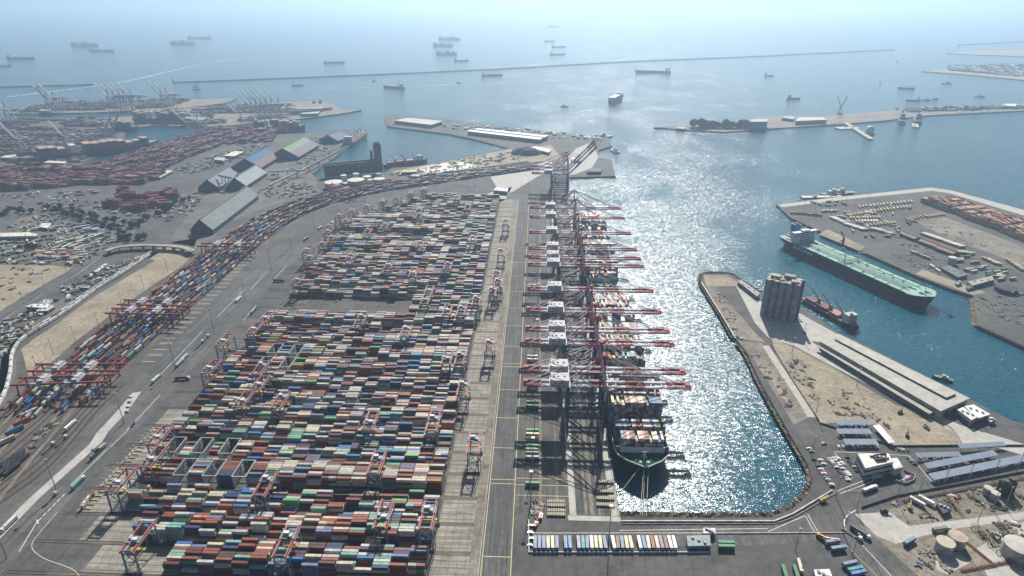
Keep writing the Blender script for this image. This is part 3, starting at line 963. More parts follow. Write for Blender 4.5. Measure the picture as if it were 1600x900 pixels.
# crude oil tanker with a mint green deck
def tanker():
    L, B, D = 274, 47, 17.5
    a, b = Vector(at(1221, 382, WZ)), Vector(at(1446, 485, WZ))
    d = (b - a).normalized(); nrm = Vector((-d.y, d.x))
    c = (a + b) / 2 + nrm * (B / 2 - 14)
    rz = math.atan2(d.y, d.x) - math.pi / 2
    t = thing('oil_tanker', 'long dark hulled oil tanker with mint green deck moored at the pier', 'tanker', (c.x, c.y, WZ), rz)
    HC, MINT = (.03, .018, .028), (.25, .45, .37)
    m = MB(); rows = hull(m, L, B, D, HC, (.17, .035, .035), bow=.88, boot_h=4.5, rise=1.5); m.build('hull', M['paint'], t)
    m = MB(); deck(m, rows, MINT, .4); dk = m.build('deck', M['paint'], t)
    lettering('lettering', 'EURONAV', 7.2, M['white_letters'], t, (B / 2 + .05, -L / 2 + 62, D - 5), (math.pi / 2, 0, math.pi / 2), .15, width=42)
    # (name reads on the side that faces the basin)
    m = MB((.16, .40, .33))
    for k in range(9): m.box(-17, -L / 2 + 62 + k * 22, D - .35, 8, .7, .6); m.box(17, -L / 2 + 62 + k * 22, D - .35, 8, .7, .6)
    m.box(0, 10, D - .4, .9, 200, 1.5, col=(.12, .3, .26)); m.box(-22.6, 10, D - .4, .2, 205, 1.1, col=(.10, .25, .2)); m.box(22.6, 10, D - .4, .2, 205, 1.1, col=(.10, .25, .2))
    for s in (-1, 1): m.box(s * 11, 10, D - .4, .5, 198, .8, col=(.18, .42, .34))
    m.build('deck_frames', M['paint'], dk)
    m = MB((.30, .45, .38))
    for k in range(5): m.bar((-2.6 + k * 1.3, -L / 2 + 52, D + 1.1), (-2.6 + k * 1.3, L / 2 - 36, D + 1.1), .55)
    m.build('pipeline', M['steel'], t)
    m = MB((.42, .50, .46))
    m.box(5.4, 6, D + 1.6, 1.3, 190, .3)
    for k in range(20): m.box(5.4, -88 + k * 9.6, D - .4, .5, .5, 2.2)
    m.build('catwalk', M['steel'], t)
    for k in range(4):
        m = MB((.30, .36, .34)); m.bar((-21, -8 + k * 3.4, D + 1.8), (21, -8 + k * 3.4, D + 1.8), .8); m.build('manifold_pipe', M['steel'], t)
    for s in (-1, 1):
        m = MB((.62, .64, .60)); m.cyl(s * 13, -3, D - .4, D + 14, .9, .7, 8); m.bar((s * 13, -3, D + 13), (s * 13, 20, D + 19), .9); m.build('hose_crane', M['paint'], t)
    for k in range(12):
        m = MB((.10, .14, .13)); m.box(rng.uniform(-19, 19), -L / 2 + 60 + k * 16, D - .4, 2.4, 2.2, 1.6); m.build('hatch', M['paint'], t)
    WT = (.74, .76, .78)
    tw = tower('superstructure', t, 0, -L / 2 + 34, D, 36, 17, 5, WT, wing=B + 2)
    m = MB(WT); m.box(0, -L / 2 + 36, D + 17.4, 14, 8, 2.8); m.cyl(0, -L / 2 + 37, D + 20, D + 30, .6, .3, 8); m.box(0, -L / 2 + 37, D + 26, 6, .4, .4); m.build('radar_mast', M['paint'], tw)
    m = MB((.02, .16, .42)); m.box(0, -L / 2 + 15, D - .4, 12, 10, 24, col=(.65, .68, .72)); m.box(0, -L / 2 + 15, D + 12, 12.2, 10.2, 11, col=(.02, .16, .42)); m.box(0, -L / 2 + 15, D + 23.6, 8, 7, 1.5, col=(.03, .03, .04)); m.build('funnel', M['paint'], t)
    m = MB((.70, .38, .1)); m.box(14, -L / 2 + 15, D + 3, 3, 8, 3); m.build('lifeboat', M['gloss'], t)
    m = MB((.65, .68, .64)); m.cyl(0, L / 2 - 14, D, D + 15, .5, .3, 8); m.box(0, L / 2 - 14, D + 9, 4, .4, .4); m.build('foremast', M['paint'], t)
    for s in (-1, 1):
        m = MB((.10, .2, .17)); m.box(s * 5, L / 2 - 15, D + .2, 3, 5, 2); m.cyl(s * 5, L / 2 - 9, D + .3, D + 2, .9, n=8); m.build('windlass', M['paint'], t)
    return t
tanker()

# ------------------------------------------------------------------ rail yard
CL = smooth([at(*p) for p in ((-230, 1000), (-55, 790), (78, 640), (140, 580), (235, 500), (300, 448), (365, 392), (416, 354), (468, 327), (530, 307), (600, 292.5), (680, 281), (760, 269), (840, 258))], 10)
def offset_line(pts, d):
    out = []
    for i, p in enumerate(pts):
        a = Vector(pts[max(i - 1, 0)]); b = Vector(pts[min(i + 1, len(pts) - 1)])
        t = (b - a).normalized()
        out.append((p[0] + t.y * d, p[1] - t.x * d))          # positive d: to the right of travel
    return out
def walk(pts, s0, s1, step):
    """points and headings every step metres along pts"""
    out, acc, nxt = [], 0.0, s0
    for a, b in zip(pts[:-1], pts[1:]):
        L = math.dist(a, b)
        while L > 0 and nxt <= acc + L and nxt <= s1:
            t = (nxt - acc) / L
            out.append((a[0] + (b[0] - a[0]) * t, a[1] + (b[1] - a[1]) * t, math.atan2(b[1] - a[1], b[0] - a[0])))
            nxt += step
        acc += L
    return out
def line_len(pts): return sum(math.dist(a, b) for a, b in zip(pts[:-1], pts[1:]))

mb = MB(); path_strip(mb, offset_line(CL, -4), 92, Z1)
tag(mb.build('rail_bed', M['ballast']), kind='structure')
TRK = [-41, -36.4, -29.5, -25, -18.2, -13.6, -7, -2.4, 4.4, 9, 15.8, 20.4, 27, 31.6]
mb = MB((.16, .13, .12))
for d in TRK:
    for g in (-.75, .75):
        o_ = offset_line(CL, d + g)
        for a, b in zip(o_[:-1], o_[1:]): mb.bar((*a, Z2), (*b, Z2), .22, .2)
tag(mb.build('rail_tracks', M['steel']), kind='structure')
mb = MB()
for k, d in enumerate((-33, -21.6, -10.3, 12.4, 23.7)): path_strip(mb, offset_line(CL, d), 3.2, Z2)
tag(mb.build('service_lane', M['dirt2']), kind='structure')
s_start = None
cum = 0
for a, b in zip(CL[:-1], CL[1:]):
    if a[1] < 505 <= b[1]: s_start = cum
    cum += math.dist(a, b)
CLL = line_len(CL)
ti, cen, siz, col, rzs = 0, [], [], [], []
for d in TRK:
    o_ = offset_line(CL, d)
    ln = line_len(o_)
    s0 = s_start + (d + 50) * .2 + rng.uniform(0, 25); s1 = ln - rng.uniform(20, 350 if abs(d) > 20 else 120)
    if d in (20.4, 4.4): s0 += 90
    if d < -40: s0 -= 60
    gap = rng.uniform(s0 + 200, s1 - 100), rng.uniform(15, 60)
    cars = walk(o_, s0, s1, 16.2)
    ti += 1
    m = MB((.11, .07, .06))
    style = rng.choice(3)
    for x, y, rz in cars:
        m.box(x, y, .7, 15.4, 2.7, .7, rz); m.box(x, y, .3, 12, 2.0, .5, rz, col=(.04, .04, .04))
        q = rng.random()
        if q < .2: continue
        tiers = 2 if rng.random() < .42 else 1
        for k in range(tiers):
            cen.append((x, y, 1.35 + k * 2.6)); siz.append((12.19 if k == 0 else 13.3, 2.44, 2.58)); rzs.append(rz)
            if d in (-41, -36.4): ci = rng.choice([0, 1, 1, 0, 3, 9])
            else: ci = rng.choice(12, p=np.array([22, 22, 10, 13, 11, 13, 2, 1, 6, 3, 8, 2]) / 113)
            col.append(PC[ci] * rng.uniform(.6, 1.0))
    t = m.build('flat_car_train', M['paint'])
    tag(t, f"string of flat wagons on the {ORD[ti - 1]} track from the landward edge", 'train', 'wagon strings in the rail yard')
o = box_cloud('rail_containers', M['box'], cen, siz, col, rzs)
tag(o, 'mass of coloured containers riding double stacked on the rail yard trains', 'containers', kind='stuff')
# loose wagons on the fan of tracks
mb = MB((.13, .11, .10))
fan = []
for k in range(9):
    p = smooth([at(-40 + 0 * k, 742 + k * 9), at(20 + 7 * k, 690 + 5 * k), at(70 + k * 10, 648 - k * .5), at(96 + k * 12, 618 - k * 2)], 6); fan.append(p)
    for g in (-.75, .75):
        q = offset_line(p, g)
        for a, b in zip(q[:-1], q[1:]): mb.bar((*a, Z2), (*b, Z2), .22, .2)
    path_strip(mb, p, 2.4, Z2 - .02, (.07, .06, .055))
tag(mb.build('track_fan', M['steel']), kind='structure')
def wagon(name, label, c, group, body=None):
    t = thing(name, label, 'railcar', (0, 0, 0), 0, group)
    m = MB(c); m.box(0, 0, 1.3, 15.5, 2.8, 3.0); m.box(0, 0, 4.3, 14.6, 2.2, .5, col=tuple(min(1, v * 1.15) for v in c))
    for k in range(5): m.box(-6 + k * 3, 0, 4.8, 1.6, 1.2, .2, col=tuple(v * .8 for v in c))
    m.build('body', M['paint'], t)
    for s in (-1, 1):
        m = MB((.05, .05, .05)); m.box(s * 5.4, 0, .25, 3.4, 2.2, 1.0); m.build('bogie', M['paint'], t)
    return t
for k, (px, py, c, nm) in enumerate(((60, 632, (.26, .07, .05), 'dark red'), (47, 648, (.55, .58, .56), 'grey'), (36, 662, (.42, .12, .05), 'orange red'), (24, 676, (.06, .17, .36), 'blue'), (10, 692, (.58, .55, .45), 'cream'))):
    x, y = at(px, py)
    t = wagon('railcar', f"{nm} railcar standing on the curved track leading out of the rail yard", c, 'railcars on the lead track')
    t.location = (x, y, Z2 + .1); t.rotation_euler.z = R(62)
# white hopper cars on the long curve
W1 = smooth([at(*p) for p in ((-60, 700), (-12, 650), (8, 618), (17, 585), (20, 556), (31, 537), (48, 524), (76, 507), (112, 483), (150, 455), (195, 427), (232, 402), (246, 394))], 10)
mb = MB((.12, .10, .09)); path_strip(mb, offset_line(W1, -3), 15, Z1)
tag(mb.build('track_bed', M['ballast']), kind='structure')
wproto = {}
HOP = {'white': (.66, .66, .64), 'pale grey': (.50, .51, .52), 'rust brown': (.26, .10, .07)}
nw = 0
for ln_, d, pick in ((W1, 0, (.86, .12, .02)), (W1, -5, (.45, .3, .25))):
    o_ = offset_line(W1, d)
    for x, y, rz in walk(o_, 20 if d == 0 else 240, line_len(o_) - 12, 17.2):
        nm = ['white', 'pale grey', 'rust brown'][rng.choice(3, p=pick)]
        if nm not in wproto: wproto[nm] = wagon('hopper_car', None, HOP[nm], None); t = wproto[nm]
        else: t = copy_tree(wproto[nm])
        t.location = (x, y, Z2); t.rotation_euler.z = rz
        tag(t, f"{nm} hopper railcar in the long train curving past the bare dirt" if d == 0 else f"{nm} hopper railcar on the inner siding beside the long curving train", 'railcar', f"{nm} hopper cars on the {'outer' if d == 0 else 'inner'} curve")

# rail-mounted cranes spanning the tracks
def make_rmg():
    t = thing('rail_crane', None, 'rail crane')
    W, S, HZ = 46, 7, 17                                         # along x: span across the tracks
    RR, RW = (.27, .05, .045), (.5, .46, .47)
    for sy in (-S, S):
        m = MB(); m.banded((-W, sy, HZ), (W + 6, sy, HZ), 1.7, 2.0, [(0, .2, RR), (.2, .3, RW), (.3, .55, RR), (.55, .62, RW), (.62, 1, RR)]); m.build('girder', M['paint'], t)
    for sx in (-40, 40):
        for sy in (-S, S):
            m = MB(RR); m.bar((sx, sy * 1.2, 1.2), (sx, sy, HZ), 1.2); m.build('leg', M['paint'], t)
        m = MB((.25, .07, .06)); m.box(sx, 0, .6, 1.3, 22, 1.1); m.build('wheel_beam', M['paint'], t)
        m = MB(RR); m.box(sx, 0, HZ - .8, 1.2, 13.2, 1.4); m.build('cross_beam', M['paint'], t)
    for x in (-16, 18):
        m = MB((.45, .45, .46)); m.box(x, 0, HZ + 1.1, 8, 17, .8); tr = m.build('trolley', M['paint'], t)
        m = MB((.56, .55, .57)); m.box(x, 2.5, HZ + 1.9, 3.4, 9, 2.6); m.build('machine_house', M['paint'], tr)
        m = MB((.7, .7, .72)); m.bar((x - 3, -8, HZ + 1.9), (x - 3, 8, HZ + 5), .5); m.bar((x + 3, -8, HZ + 1.9), (x + 3, 8, HZ + 5), .5); m.box(x, -6, HZ + 2, 6, 3, 2.2, col=(.5, .5, .52)); m.build('hoist_frame', M['paint'], tr)
        m = MB((.5, .4, .1)); m.box(x, 0, 9, 2.4, 12, .6); m.build('spreader', M['paint'], tr)
    return t
rm = None
def near_cl(p):
    i = min(range(len(CL)), key=lambda k: math.dist(CL[k], p))
    i = min(max(i, 1), len(CL) - 2)
    a, b = CL[i - 1], CL[i + 1]
    return CL[i], math.atan2(b[1] - a[1], b[0] - a[0])
for q, (px, py, nm) in enumerate(((138, 592, 'nearest'), (152, 574, 'second nearest'), (252, 487, 'third'), (275, 474, 'fourth'), (375, 383, 'fifth'), (560, 302, 'farthest'))):
    if rm is None: rm = make_rmg(); o = rm
    else: o = copy_tree(rm)
    p = at(px, py, 17); c, an = near_cl(p)
    tt = (p[0] - c[0]) * math.cos(an) + (p[1] - c[1]) * math.sin(an)
    o.location = (c[0] + math.cos(an) * tt, c[1] + math.sin(an) * tt, Z2); o.rotation_euler.z = an - math.pi / 2
    tag(o, f"{nm} red and white gantry crane straddling the rail yard tracks", 'rail crane', 'gantry cranes over the rail yard')

# ------------------------------------------------------------------ ground around the rail yard
sheet('dirt_field', P((38, 562), (33, 546), (52, 530), (90, 505), (140, 468), (200, 432), (248, 404), (300, 398), (285, 415), (238, 446), (180, 487), (120, 532), (70, 575), (45, 590)), M['dirt'], Z2)
sheet('dirt_field', P((-60, 470), (-60, 415), (30, 413), (90, 415), (135, 420), (60, 460), (0, 495), (-60, 530)), M['dirt'], Z1)
sheet('dirt_field', P((252, 410), (300, 395), (308, 372), (270, 378), (220, 400)), M['dirt'], Z1)
sheet('yard_ground', P((-200, 360), (0, 350), (75, 330), (190, 372), (130, 420), (60, 412), (-200, 415)), M['greyyard'], Z1)
sheet('yard_ground', P((-20, 545), (35, 500), (110, 460), (150, 430), (235, 395), (200, 420), (90, 498), (40, 527), (15, 560), (5, 610), (-60, 680)), M['greyyard'], Z1)
sheet('yard_ground', P((300, 300), (395, 262), (455, 240), (490, 275), (500, 300), (420, 322), (350, 350), (310, 395), (260, 385), (290, 340)), M['greyyard'], Z1)
sheet('yard_ground', P((610, 268), (700, 252), (790, 234), (860, 226), (880, 250), (760, 266), (660, 280)), M['dirt'], Z1)
sheet('concrete_strip', P((-40, 872), (-12, 838), (38, 786), (140, 694), (150, 678), (185, 640), (207, 614), (221, 612), (200, 642), (168, 676), (160, 690), (60, 780), (0, 842), (-20, 876)), M['kerb'], Z2 + .01)
sheet('pale_ground', P((655, 262), (676, 258), (700, 254), (725, 253), (745, 260), (700, 268), (665, 271)), M['mark'], Z2)
sheet('pale_ground', P((690, 322), (735, 310), (770, 300), (800, 292), (790, 312), (775, 318), (700, 320)), M['kerb'], Z1)
sheet('pale_ground', P((760, 265), (800, 258), (850, 252), (870, 262), (850, 270), (800, 300), (780, 300)), M['kerb'], Z1)
sheet('pale_ground', P((884, 250), (900, 232), (925, 222), (935, 246), (925, 262), (900, 272), (884, 274)), M['kerb'], Z1)
mb = MB()
for ln in (((172, 699), (197, 675)), ((197, 674), (250, 617)), ((252, 584), (317, 517)), ((340, 495), (382, 452)), ((380, 501), (400, 477)), ((110, 758), (170, 700)), ((392, 452), (418, 424)), ((425, 440), (448, 414)), ((30, 862), (58, 815))):
    path_strip(mb, [at(*ln[0]), at(*ln[1])], .6, Z2 + .03)
for k in range(6):
    a, b = Vector(at(59, 815)), Vector(at(103, 770))
    path_strip(mb, [tuple(a.lerp(b, k / 6)), tuple(a.lerp(b, (k + .75) / 6))], .9, Z2 + .03)
path_strip(mb, smooth([at(*p) for p in ((90, 800), (60, 835), (50, 850), (54, 862), (72, 874), (100, 884), (118, 893), (130, 910))], 6), .4, Z2 + .03)
path_strip(mb, [at(*p) for p in ((57, 812), (60, 818))], .9, Z2 + .03)
for k in range(26):                                                  # parking bay marks along the rail yard
    x, y = Vector(at(232, 565)).lerp(Vector(at(395, 395)), k / 25)
    path_strip(mb, [(x - 8, y), (x + 8, y + .2)], .7, Z2 + .03)
    if k % 2: path_strip(mb, [(x - 8, y + 3), (x + 8, y + 3.2)], .5, Z2 + .03)
tag(mb.build('road_markings', M['mark']), kind='structure')
mb = MB(); path_strip(mb, [at(*p) for p in ((-60, 545), (0, 495), (50, 463), (110, 429), (150, 400), (178, 380), (205, 358), (240, 339), (280, 318), (330, 292), (350, 282))], 22, Z2 + .05)
path_strip(mb, [at(*p) for p in ((-120, 320), (0, 322), (60, 333), (140, 352), (205, 372))], 14, Z2)
path_strip(mb, [at(*p) for p in ((-60, 302), (60, 315), (130, 333), (210, 352))], 20, Z2)
path_strip(mb, smooth([at(*p) for p in ((-60, 330), (0, 318), (20, 325), (24, 335), (10, 345), (-60, 372))], 5), 12, Z2)
tag(mb.build('road', M['road']), kind='structure')
mb = MB((.5, .48, .43))
for d in (-11, 11):
    q = offset_line([at(*p) for p in ((-60, 545), (0, 495), (50, 463), (110, 429), (150, 400), (178, 380), (205, 358))], d)
    for a, b in zip(q[:-1], q[1:]): mb.bar((*a, .6), (*b, .6), .5, 1.2)
tag(mb.build('road_barrier', M['concrete_wall']), 'low concrete barriers along both sides of the elevated road', 'barrier')
# curved overpass
t = thing('overpass', 'curved concrete overpass crossing the railway beside the grey shed', 'bridge', (*at(240, 388), 0))
base = Vector((*at(240, 388), 0))
OP = smooth([at(*p, 7) for p in ((165, 392), (185, 386), (215, 383), (250, 383), (285, 386), (303, 392))], 6)
for nm, off, w_, z, h, c in (('deck', 0, 13, 6.4, 1.0, (.36, .35, .32)), ('parapet', -6.6, .5, 7.4, 1.1, (.5, .49, .46)), ('parapet', 6.6, .5, 7.4, 1.1, (.5, .49, .46))):
    m = MB(c); q = offset_line(OP, off)
    for a, b in zip(q[:-1], q[1:]): m.bar(Vector((*a, z + h / 2)) - base, Vector((*b, z + h / 2)) - base, w_, h)
    m.build(nm, M['concrete_wall'], t)
for x, y, rz in walk(OP, 4, 500, 18):
    m = MB((.3, .29, .27)); m.box(x - base.x, y - base.y, 0, 1.4, 9, 6.4, rz); m.build('pier', M['concrete_wall'], t)

# ------------------------------------------------------------------ sheds, tanks, grain elevator
def gable(label, p0, p1, zr, ze, wdt, cr, cw, lower=None, group=None):
    """shed whose ridge runs from pixel p0 to p1 at height zr; right slope may be two-coloured"""
    a, b = Vector(at(*p0, zr)), Vector(at(*p1, zr))
    d = (b - a).normalized(); n = Vector((d.y, -d.x))                  # n to the right of the ridge
    c = (a + b) / 2
    t = thing('storage_shed', label, 'shed', (c.x, c.y, 0), 0, group)
    def q(p, s, z): return (p.x + n.x * s - c.x, p.y + n.y * s - c.y, z)
    h = wdt / 2
    m = MB(cw)
    for s in (-1, 1): m.face([q(a, s * h, 0), q(b, s * h, 0), q(b, s * h, ze), q(a, s * h, ze)][::s])
    m.face([q(a, h, 0), q(a, h, ze), q(a, 0, zr), q(a, -h, ze), q(a, -h, 0)]); m.face([q(b, -h, 0), q(b, -h, ze), q(b, 0, zr), q(b, h, ze), q(b, h, 0)])
    m.build('wall', M['roof'], t)
    m = MB(cr)
    for s in (-1, 1):
        cuts = [(0, 1.0, cr)] if not (lower and s > 0) else [(0, .45, cr), (.45, 1.0, lower)]
        for u0, u1, cc in cuts:
            e = 1.03
            f = [q(a, s * h * u0 * e, zr + .5 + (ze - zr) * u0), q(b, s * h * u0 * e, zr + .5 + (ze - zr) * u0), q(b, s * h * u1 * e, zr + .5 + (ze - zr) * u1), q(a, s * h * u1 * e, zr + .5 + (ze - zr) * u1)]
            m.face(f[::-1] if s > 0 else f, cc)
    m.bar(q(a, 0, zr + .8), q(b, 0, zr + .8), 2.5, 1.0, col=tuple(v * .8 for v in cr))
    m.build('roof', M['roof'], t)
    m = MB((.06, .08, .10)); 
    e = Vector(q(a, 0, 0)); m.bar(Vector(q(a, -4, 3.2)) - Vector((d.x, d.y, 0)) * .15, Vector(q(a, 4, 3.2)) - Vector((d.x, d.y, 0)) * .15, .3, 6.4); m.build('door', M['paint'], t)
    return t
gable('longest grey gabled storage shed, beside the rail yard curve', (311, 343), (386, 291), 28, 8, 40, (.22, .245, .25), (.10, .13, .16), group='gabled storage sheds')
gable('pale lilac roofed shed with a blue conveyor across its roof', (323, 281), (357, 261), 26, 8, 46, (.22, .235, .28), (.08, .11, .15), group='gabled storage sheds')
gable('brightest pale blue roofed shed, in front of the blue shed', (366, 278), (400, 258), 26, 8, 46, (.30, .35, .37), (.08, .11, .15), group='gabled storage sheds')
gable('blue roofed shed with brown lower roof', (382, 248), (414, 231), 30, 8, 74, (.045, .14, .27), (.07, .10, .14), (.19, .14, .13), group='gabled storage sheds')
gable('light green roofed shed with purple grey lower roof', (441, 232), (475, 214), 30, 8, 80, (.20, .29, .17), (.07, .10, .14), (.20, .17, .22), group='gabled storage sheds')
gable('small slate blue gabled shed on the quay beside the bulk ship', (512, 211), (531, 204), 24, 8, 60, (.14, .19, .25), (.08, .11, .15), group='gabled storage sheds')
for k, (a, b, za, zb, lb) in enumerate((((372, 272), (348, 297), 30, 4, 'pale enclosed conveyor sloping down beside the lilac roofed shed'), ((341, 274), (361, 278), 27, 27, 'blue conveyor bridging the lilac roofed shed'),
                                        ((418, 268), (480, 266), 14, 14, 'long blue conveyor gallery running toward the bulk berth'), ((480, 262), (545, 228), 12, 16, 'elevated conveyor along the bulk berth quay'),
                                        ((420, 290), (500, 252), 10, 12, 'low conveyor gallery beside the rail curve'))):
    pa, pb = Vector((*at(*a, za), za)), Vector((*at(*b, zb), zb))
    t = thing('conveyor', lb, 'conveyor', (pa.x, pa.y, 0), 0, 'conveyors at the bulk sheds')
    o0 = Vector((pa.x, pa.y, 0))
    m = MB((.34, .42, .48) if k % 2 == 0 else (.12, .2, .3)); m.bar(pa - o0, pb - o0, 3.4, 3.4); m.build('gallery', M['paint'], t)
    for u in (.25, .5, .75):
        p = pa.lerp(pb, u) - o0
        m = MB((.15, .18, .2)); m.bar((p.x - 2, p.y, 0), (p.x, p.y, p.z), .8); m.bar((p.x + 2, p.y, 0), (p.x, p.y, p.z), .8); m.build('trestle', M['paint'], t)

def tank(label, px, py, r, h, col=(.52, .52, .50), top=None, group='white storage tanks'):
    x, y = at(px, py)
    t = thing('storage_tank', label, 'tank', (x, y, 0), 0, group)
    m = MB(col); m.cyl(0, 0, 0, h, r, n=28, cap=False)
    m.build('shell', M['roof'], t)
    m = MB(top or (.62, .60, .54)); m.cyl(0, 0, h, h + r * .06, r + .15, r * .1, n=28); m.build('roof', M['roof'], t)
    m = MB((.4, .4, .38))
    for k in range(14):
        a0, a1 = R(200 + k * 5), R(205 + k * 5)
        m.bar(((r + .6) * math.cos(a0), (r + .6) * math.sin(a0), h * k / 14), ((r + .6) * math.cos(a1), (r + .6) * math.sin(a1), h * (k + 1) / 14), .9, .2)
    m.build('stair', M['steel'], t)
    return t
for px, py, r, h, lb in ((522, 293, 19.5, 13, 'largest white round tank, leftmost beside the grain elevator'), (557, 289.5, 18.5, 13, 'second large white tank with cream roof before the grain elevator'), (593, 286.5, 13, 11, 'medium white tank at the tower end of the grain elevator'),
                         (574, 282, 10, 10, 'medium white tank behind the smallest tank'), (579, 286, 6.5, 8, 'small white tank between two medium tanks'), (538, 285, 7, 17, 'tall narrow white tank between the two large tanks'),
                         (557, 281, 7, 15, 'tall white tank against the grain elevator wall'), (540, 292.5, 6, 10, 'small white tank between the two large tanks, in front'), (592, 279, 5, 12, 'narrow tall tank nearest the elevator tower')):
    tank(lb, px, py, r, h)
A, B = Vector(at(509, 278)), Vector(at(595, 269))
d = (B - A).normalized(); n = Vector((-d.y, d.x)); ll = (B - A).length
t = thing('grain_elevator', 'long dark grain elevator with a tall headhouse tower on the waterfront', 'grain elevator', (A.x, A.y, 0))
for k in range(int(ll / 9.2)):
    m = MB((.13, .135, .14))
    for r_ in range(2):
        p = d * (4.6 + k * 9.2) + n * (4.6 + r_ * 9.2); m.cyl(p.x, p.y, 0, 27, 4.7, n=10)
    m.build('silo', M['concrete_wall'], t)
ang = math.atan2(d.y, d.x)
p = d * (ll / 2) + n * 9; m = MB((.16, .165, .17)); m.box(p.x, p.y, 27, ll, 19, 1.6, ang); m.box(p.x, p.y, 28.6, ll, 5, 3.5, ang); m.build('gallery', M['concrete_wall'], t)
p = d * (ll - 2) + n * 10; m = MB((.12, .125, .135)); m.box(p.x, p.y, 0, 15, 18, 66, ang); m.box(p.x, p.y, 66, 11, 12, 5, ang); m.build('tower', M['concrete_wall'], t)
p = d * (ll - 17) + n * 10; m = MB((.13, .14, .15)); m.box(p.x, p.y, 28, 5, 5, 24, ang); m.build('leg_tower', M['concrete_wall'], t)

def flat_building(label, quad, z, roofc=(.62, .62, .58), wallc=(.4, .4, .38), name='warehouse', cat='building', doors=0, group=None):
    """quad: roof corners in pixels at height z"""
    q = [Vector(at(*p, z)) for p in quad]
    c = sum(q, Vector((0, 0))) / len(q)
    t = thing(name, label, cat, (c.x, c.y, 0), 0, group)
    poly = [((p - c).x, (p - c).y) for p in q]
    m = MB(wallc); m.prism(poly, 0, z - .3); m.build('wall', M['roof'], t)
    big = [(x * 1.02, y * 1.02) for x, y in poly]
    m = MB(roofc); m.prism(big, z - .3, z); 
    m.build('roof', M['roof'], t)
    m = MB((.4, .4, .4))
    for k in range(3): m.box(poly[0][0] * .5 * (k - 1), poly[0][1] * .5 * (k - 1), z, 2, 2, 1.2)
    m.build('roof_vent', M['paint'], t)
    dm = None
    for i in range(len(q)):
        a, b = Vector((*poly[i], 0)), Vector((*poly[(i + 1) % len(poly)], 0))
        L_ = (b - a).length
        mid = (a + b) / 2
        out = mid.normalized() * .12
        if L_ < 6: continue
        h_ = min(z * .5, 4)
        m = MB((.10, .12, .15)); m.bar(a.lerp(b, .06) + out + Vector((0, 0, h_ / 2 + .4)), a.lerp(b, .94) + out + Vector((0, 0, h_ / 2 + .4)), .3, h_)
        for j in range(max(1, int(L_ / 9))): u = (j + .5) / max(1, int(L_ / 9)); m.bar(a.lerp(b, u) + out * 1.5 + Vector((0, 0, .3)), a.lerp(b, u) + out * 1.5 + Vector((0, 0, h_ + .6)), .8, .35, wallc)
        m.build('door_band', M['paint'], t)
    return t
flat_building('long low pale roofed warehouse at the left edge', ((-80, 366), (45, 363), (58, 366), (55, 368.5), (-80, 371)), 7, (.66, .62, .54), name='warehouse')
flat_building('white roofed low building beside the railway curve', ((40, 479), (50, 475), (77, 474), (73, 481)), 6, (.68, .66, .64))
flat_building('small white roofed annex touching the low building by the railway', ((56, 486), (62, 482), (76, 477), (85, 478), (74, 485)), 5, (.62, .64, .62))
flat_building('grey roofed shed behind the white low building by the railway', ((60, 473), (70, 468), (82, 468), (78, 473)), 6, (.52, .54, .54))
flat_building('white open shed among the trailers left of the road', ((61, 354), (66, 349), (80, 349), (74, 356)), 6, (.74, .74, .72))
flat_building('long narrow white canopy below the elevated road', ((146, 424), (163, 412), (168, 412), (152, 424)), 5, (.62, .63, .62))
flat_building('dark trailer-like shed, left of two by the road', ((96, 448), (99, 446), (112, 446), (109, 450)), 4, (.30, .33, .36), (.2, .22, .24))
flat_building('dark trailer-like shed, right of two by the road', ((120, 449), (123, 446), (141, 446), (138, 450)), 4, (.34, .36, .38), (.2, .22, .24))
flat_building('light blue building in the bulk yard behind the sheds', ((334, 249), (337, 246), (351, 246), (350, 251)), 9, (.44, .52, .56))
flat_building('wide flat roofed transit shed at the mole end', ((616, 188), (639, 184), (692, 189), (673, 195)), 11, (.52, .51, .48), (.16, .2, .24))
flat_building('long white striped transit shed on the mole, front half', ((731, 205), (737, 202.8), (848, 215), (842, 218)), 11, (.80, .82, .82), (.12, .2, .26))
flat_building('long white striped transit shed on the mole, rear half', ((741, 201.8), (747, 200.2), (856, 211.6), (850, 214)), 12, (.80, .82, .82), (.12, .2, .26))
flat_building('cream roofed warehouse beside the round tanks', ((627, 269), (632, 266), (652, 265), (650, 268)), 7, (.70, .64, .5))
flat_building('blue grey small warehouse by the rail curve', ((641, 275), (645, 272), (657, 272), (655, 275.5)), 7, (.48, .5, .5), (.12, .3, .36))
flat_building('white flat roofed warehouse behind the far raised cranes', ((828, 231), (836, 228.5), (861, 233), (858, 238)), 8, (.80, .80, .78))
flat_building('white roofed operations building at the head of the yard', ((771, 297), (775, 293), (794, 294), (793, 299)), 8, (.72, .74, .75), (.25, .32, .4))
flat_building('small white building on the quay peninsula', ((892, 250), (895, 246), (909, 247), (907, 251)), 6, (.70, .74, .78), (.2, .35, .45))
flat_building('dark flat roofed building at the peninsula corner', ((917, 268), (921, 263), (941, 262), (939, 268)), 7, (.13, .17, .2), (.1, .13, .16))
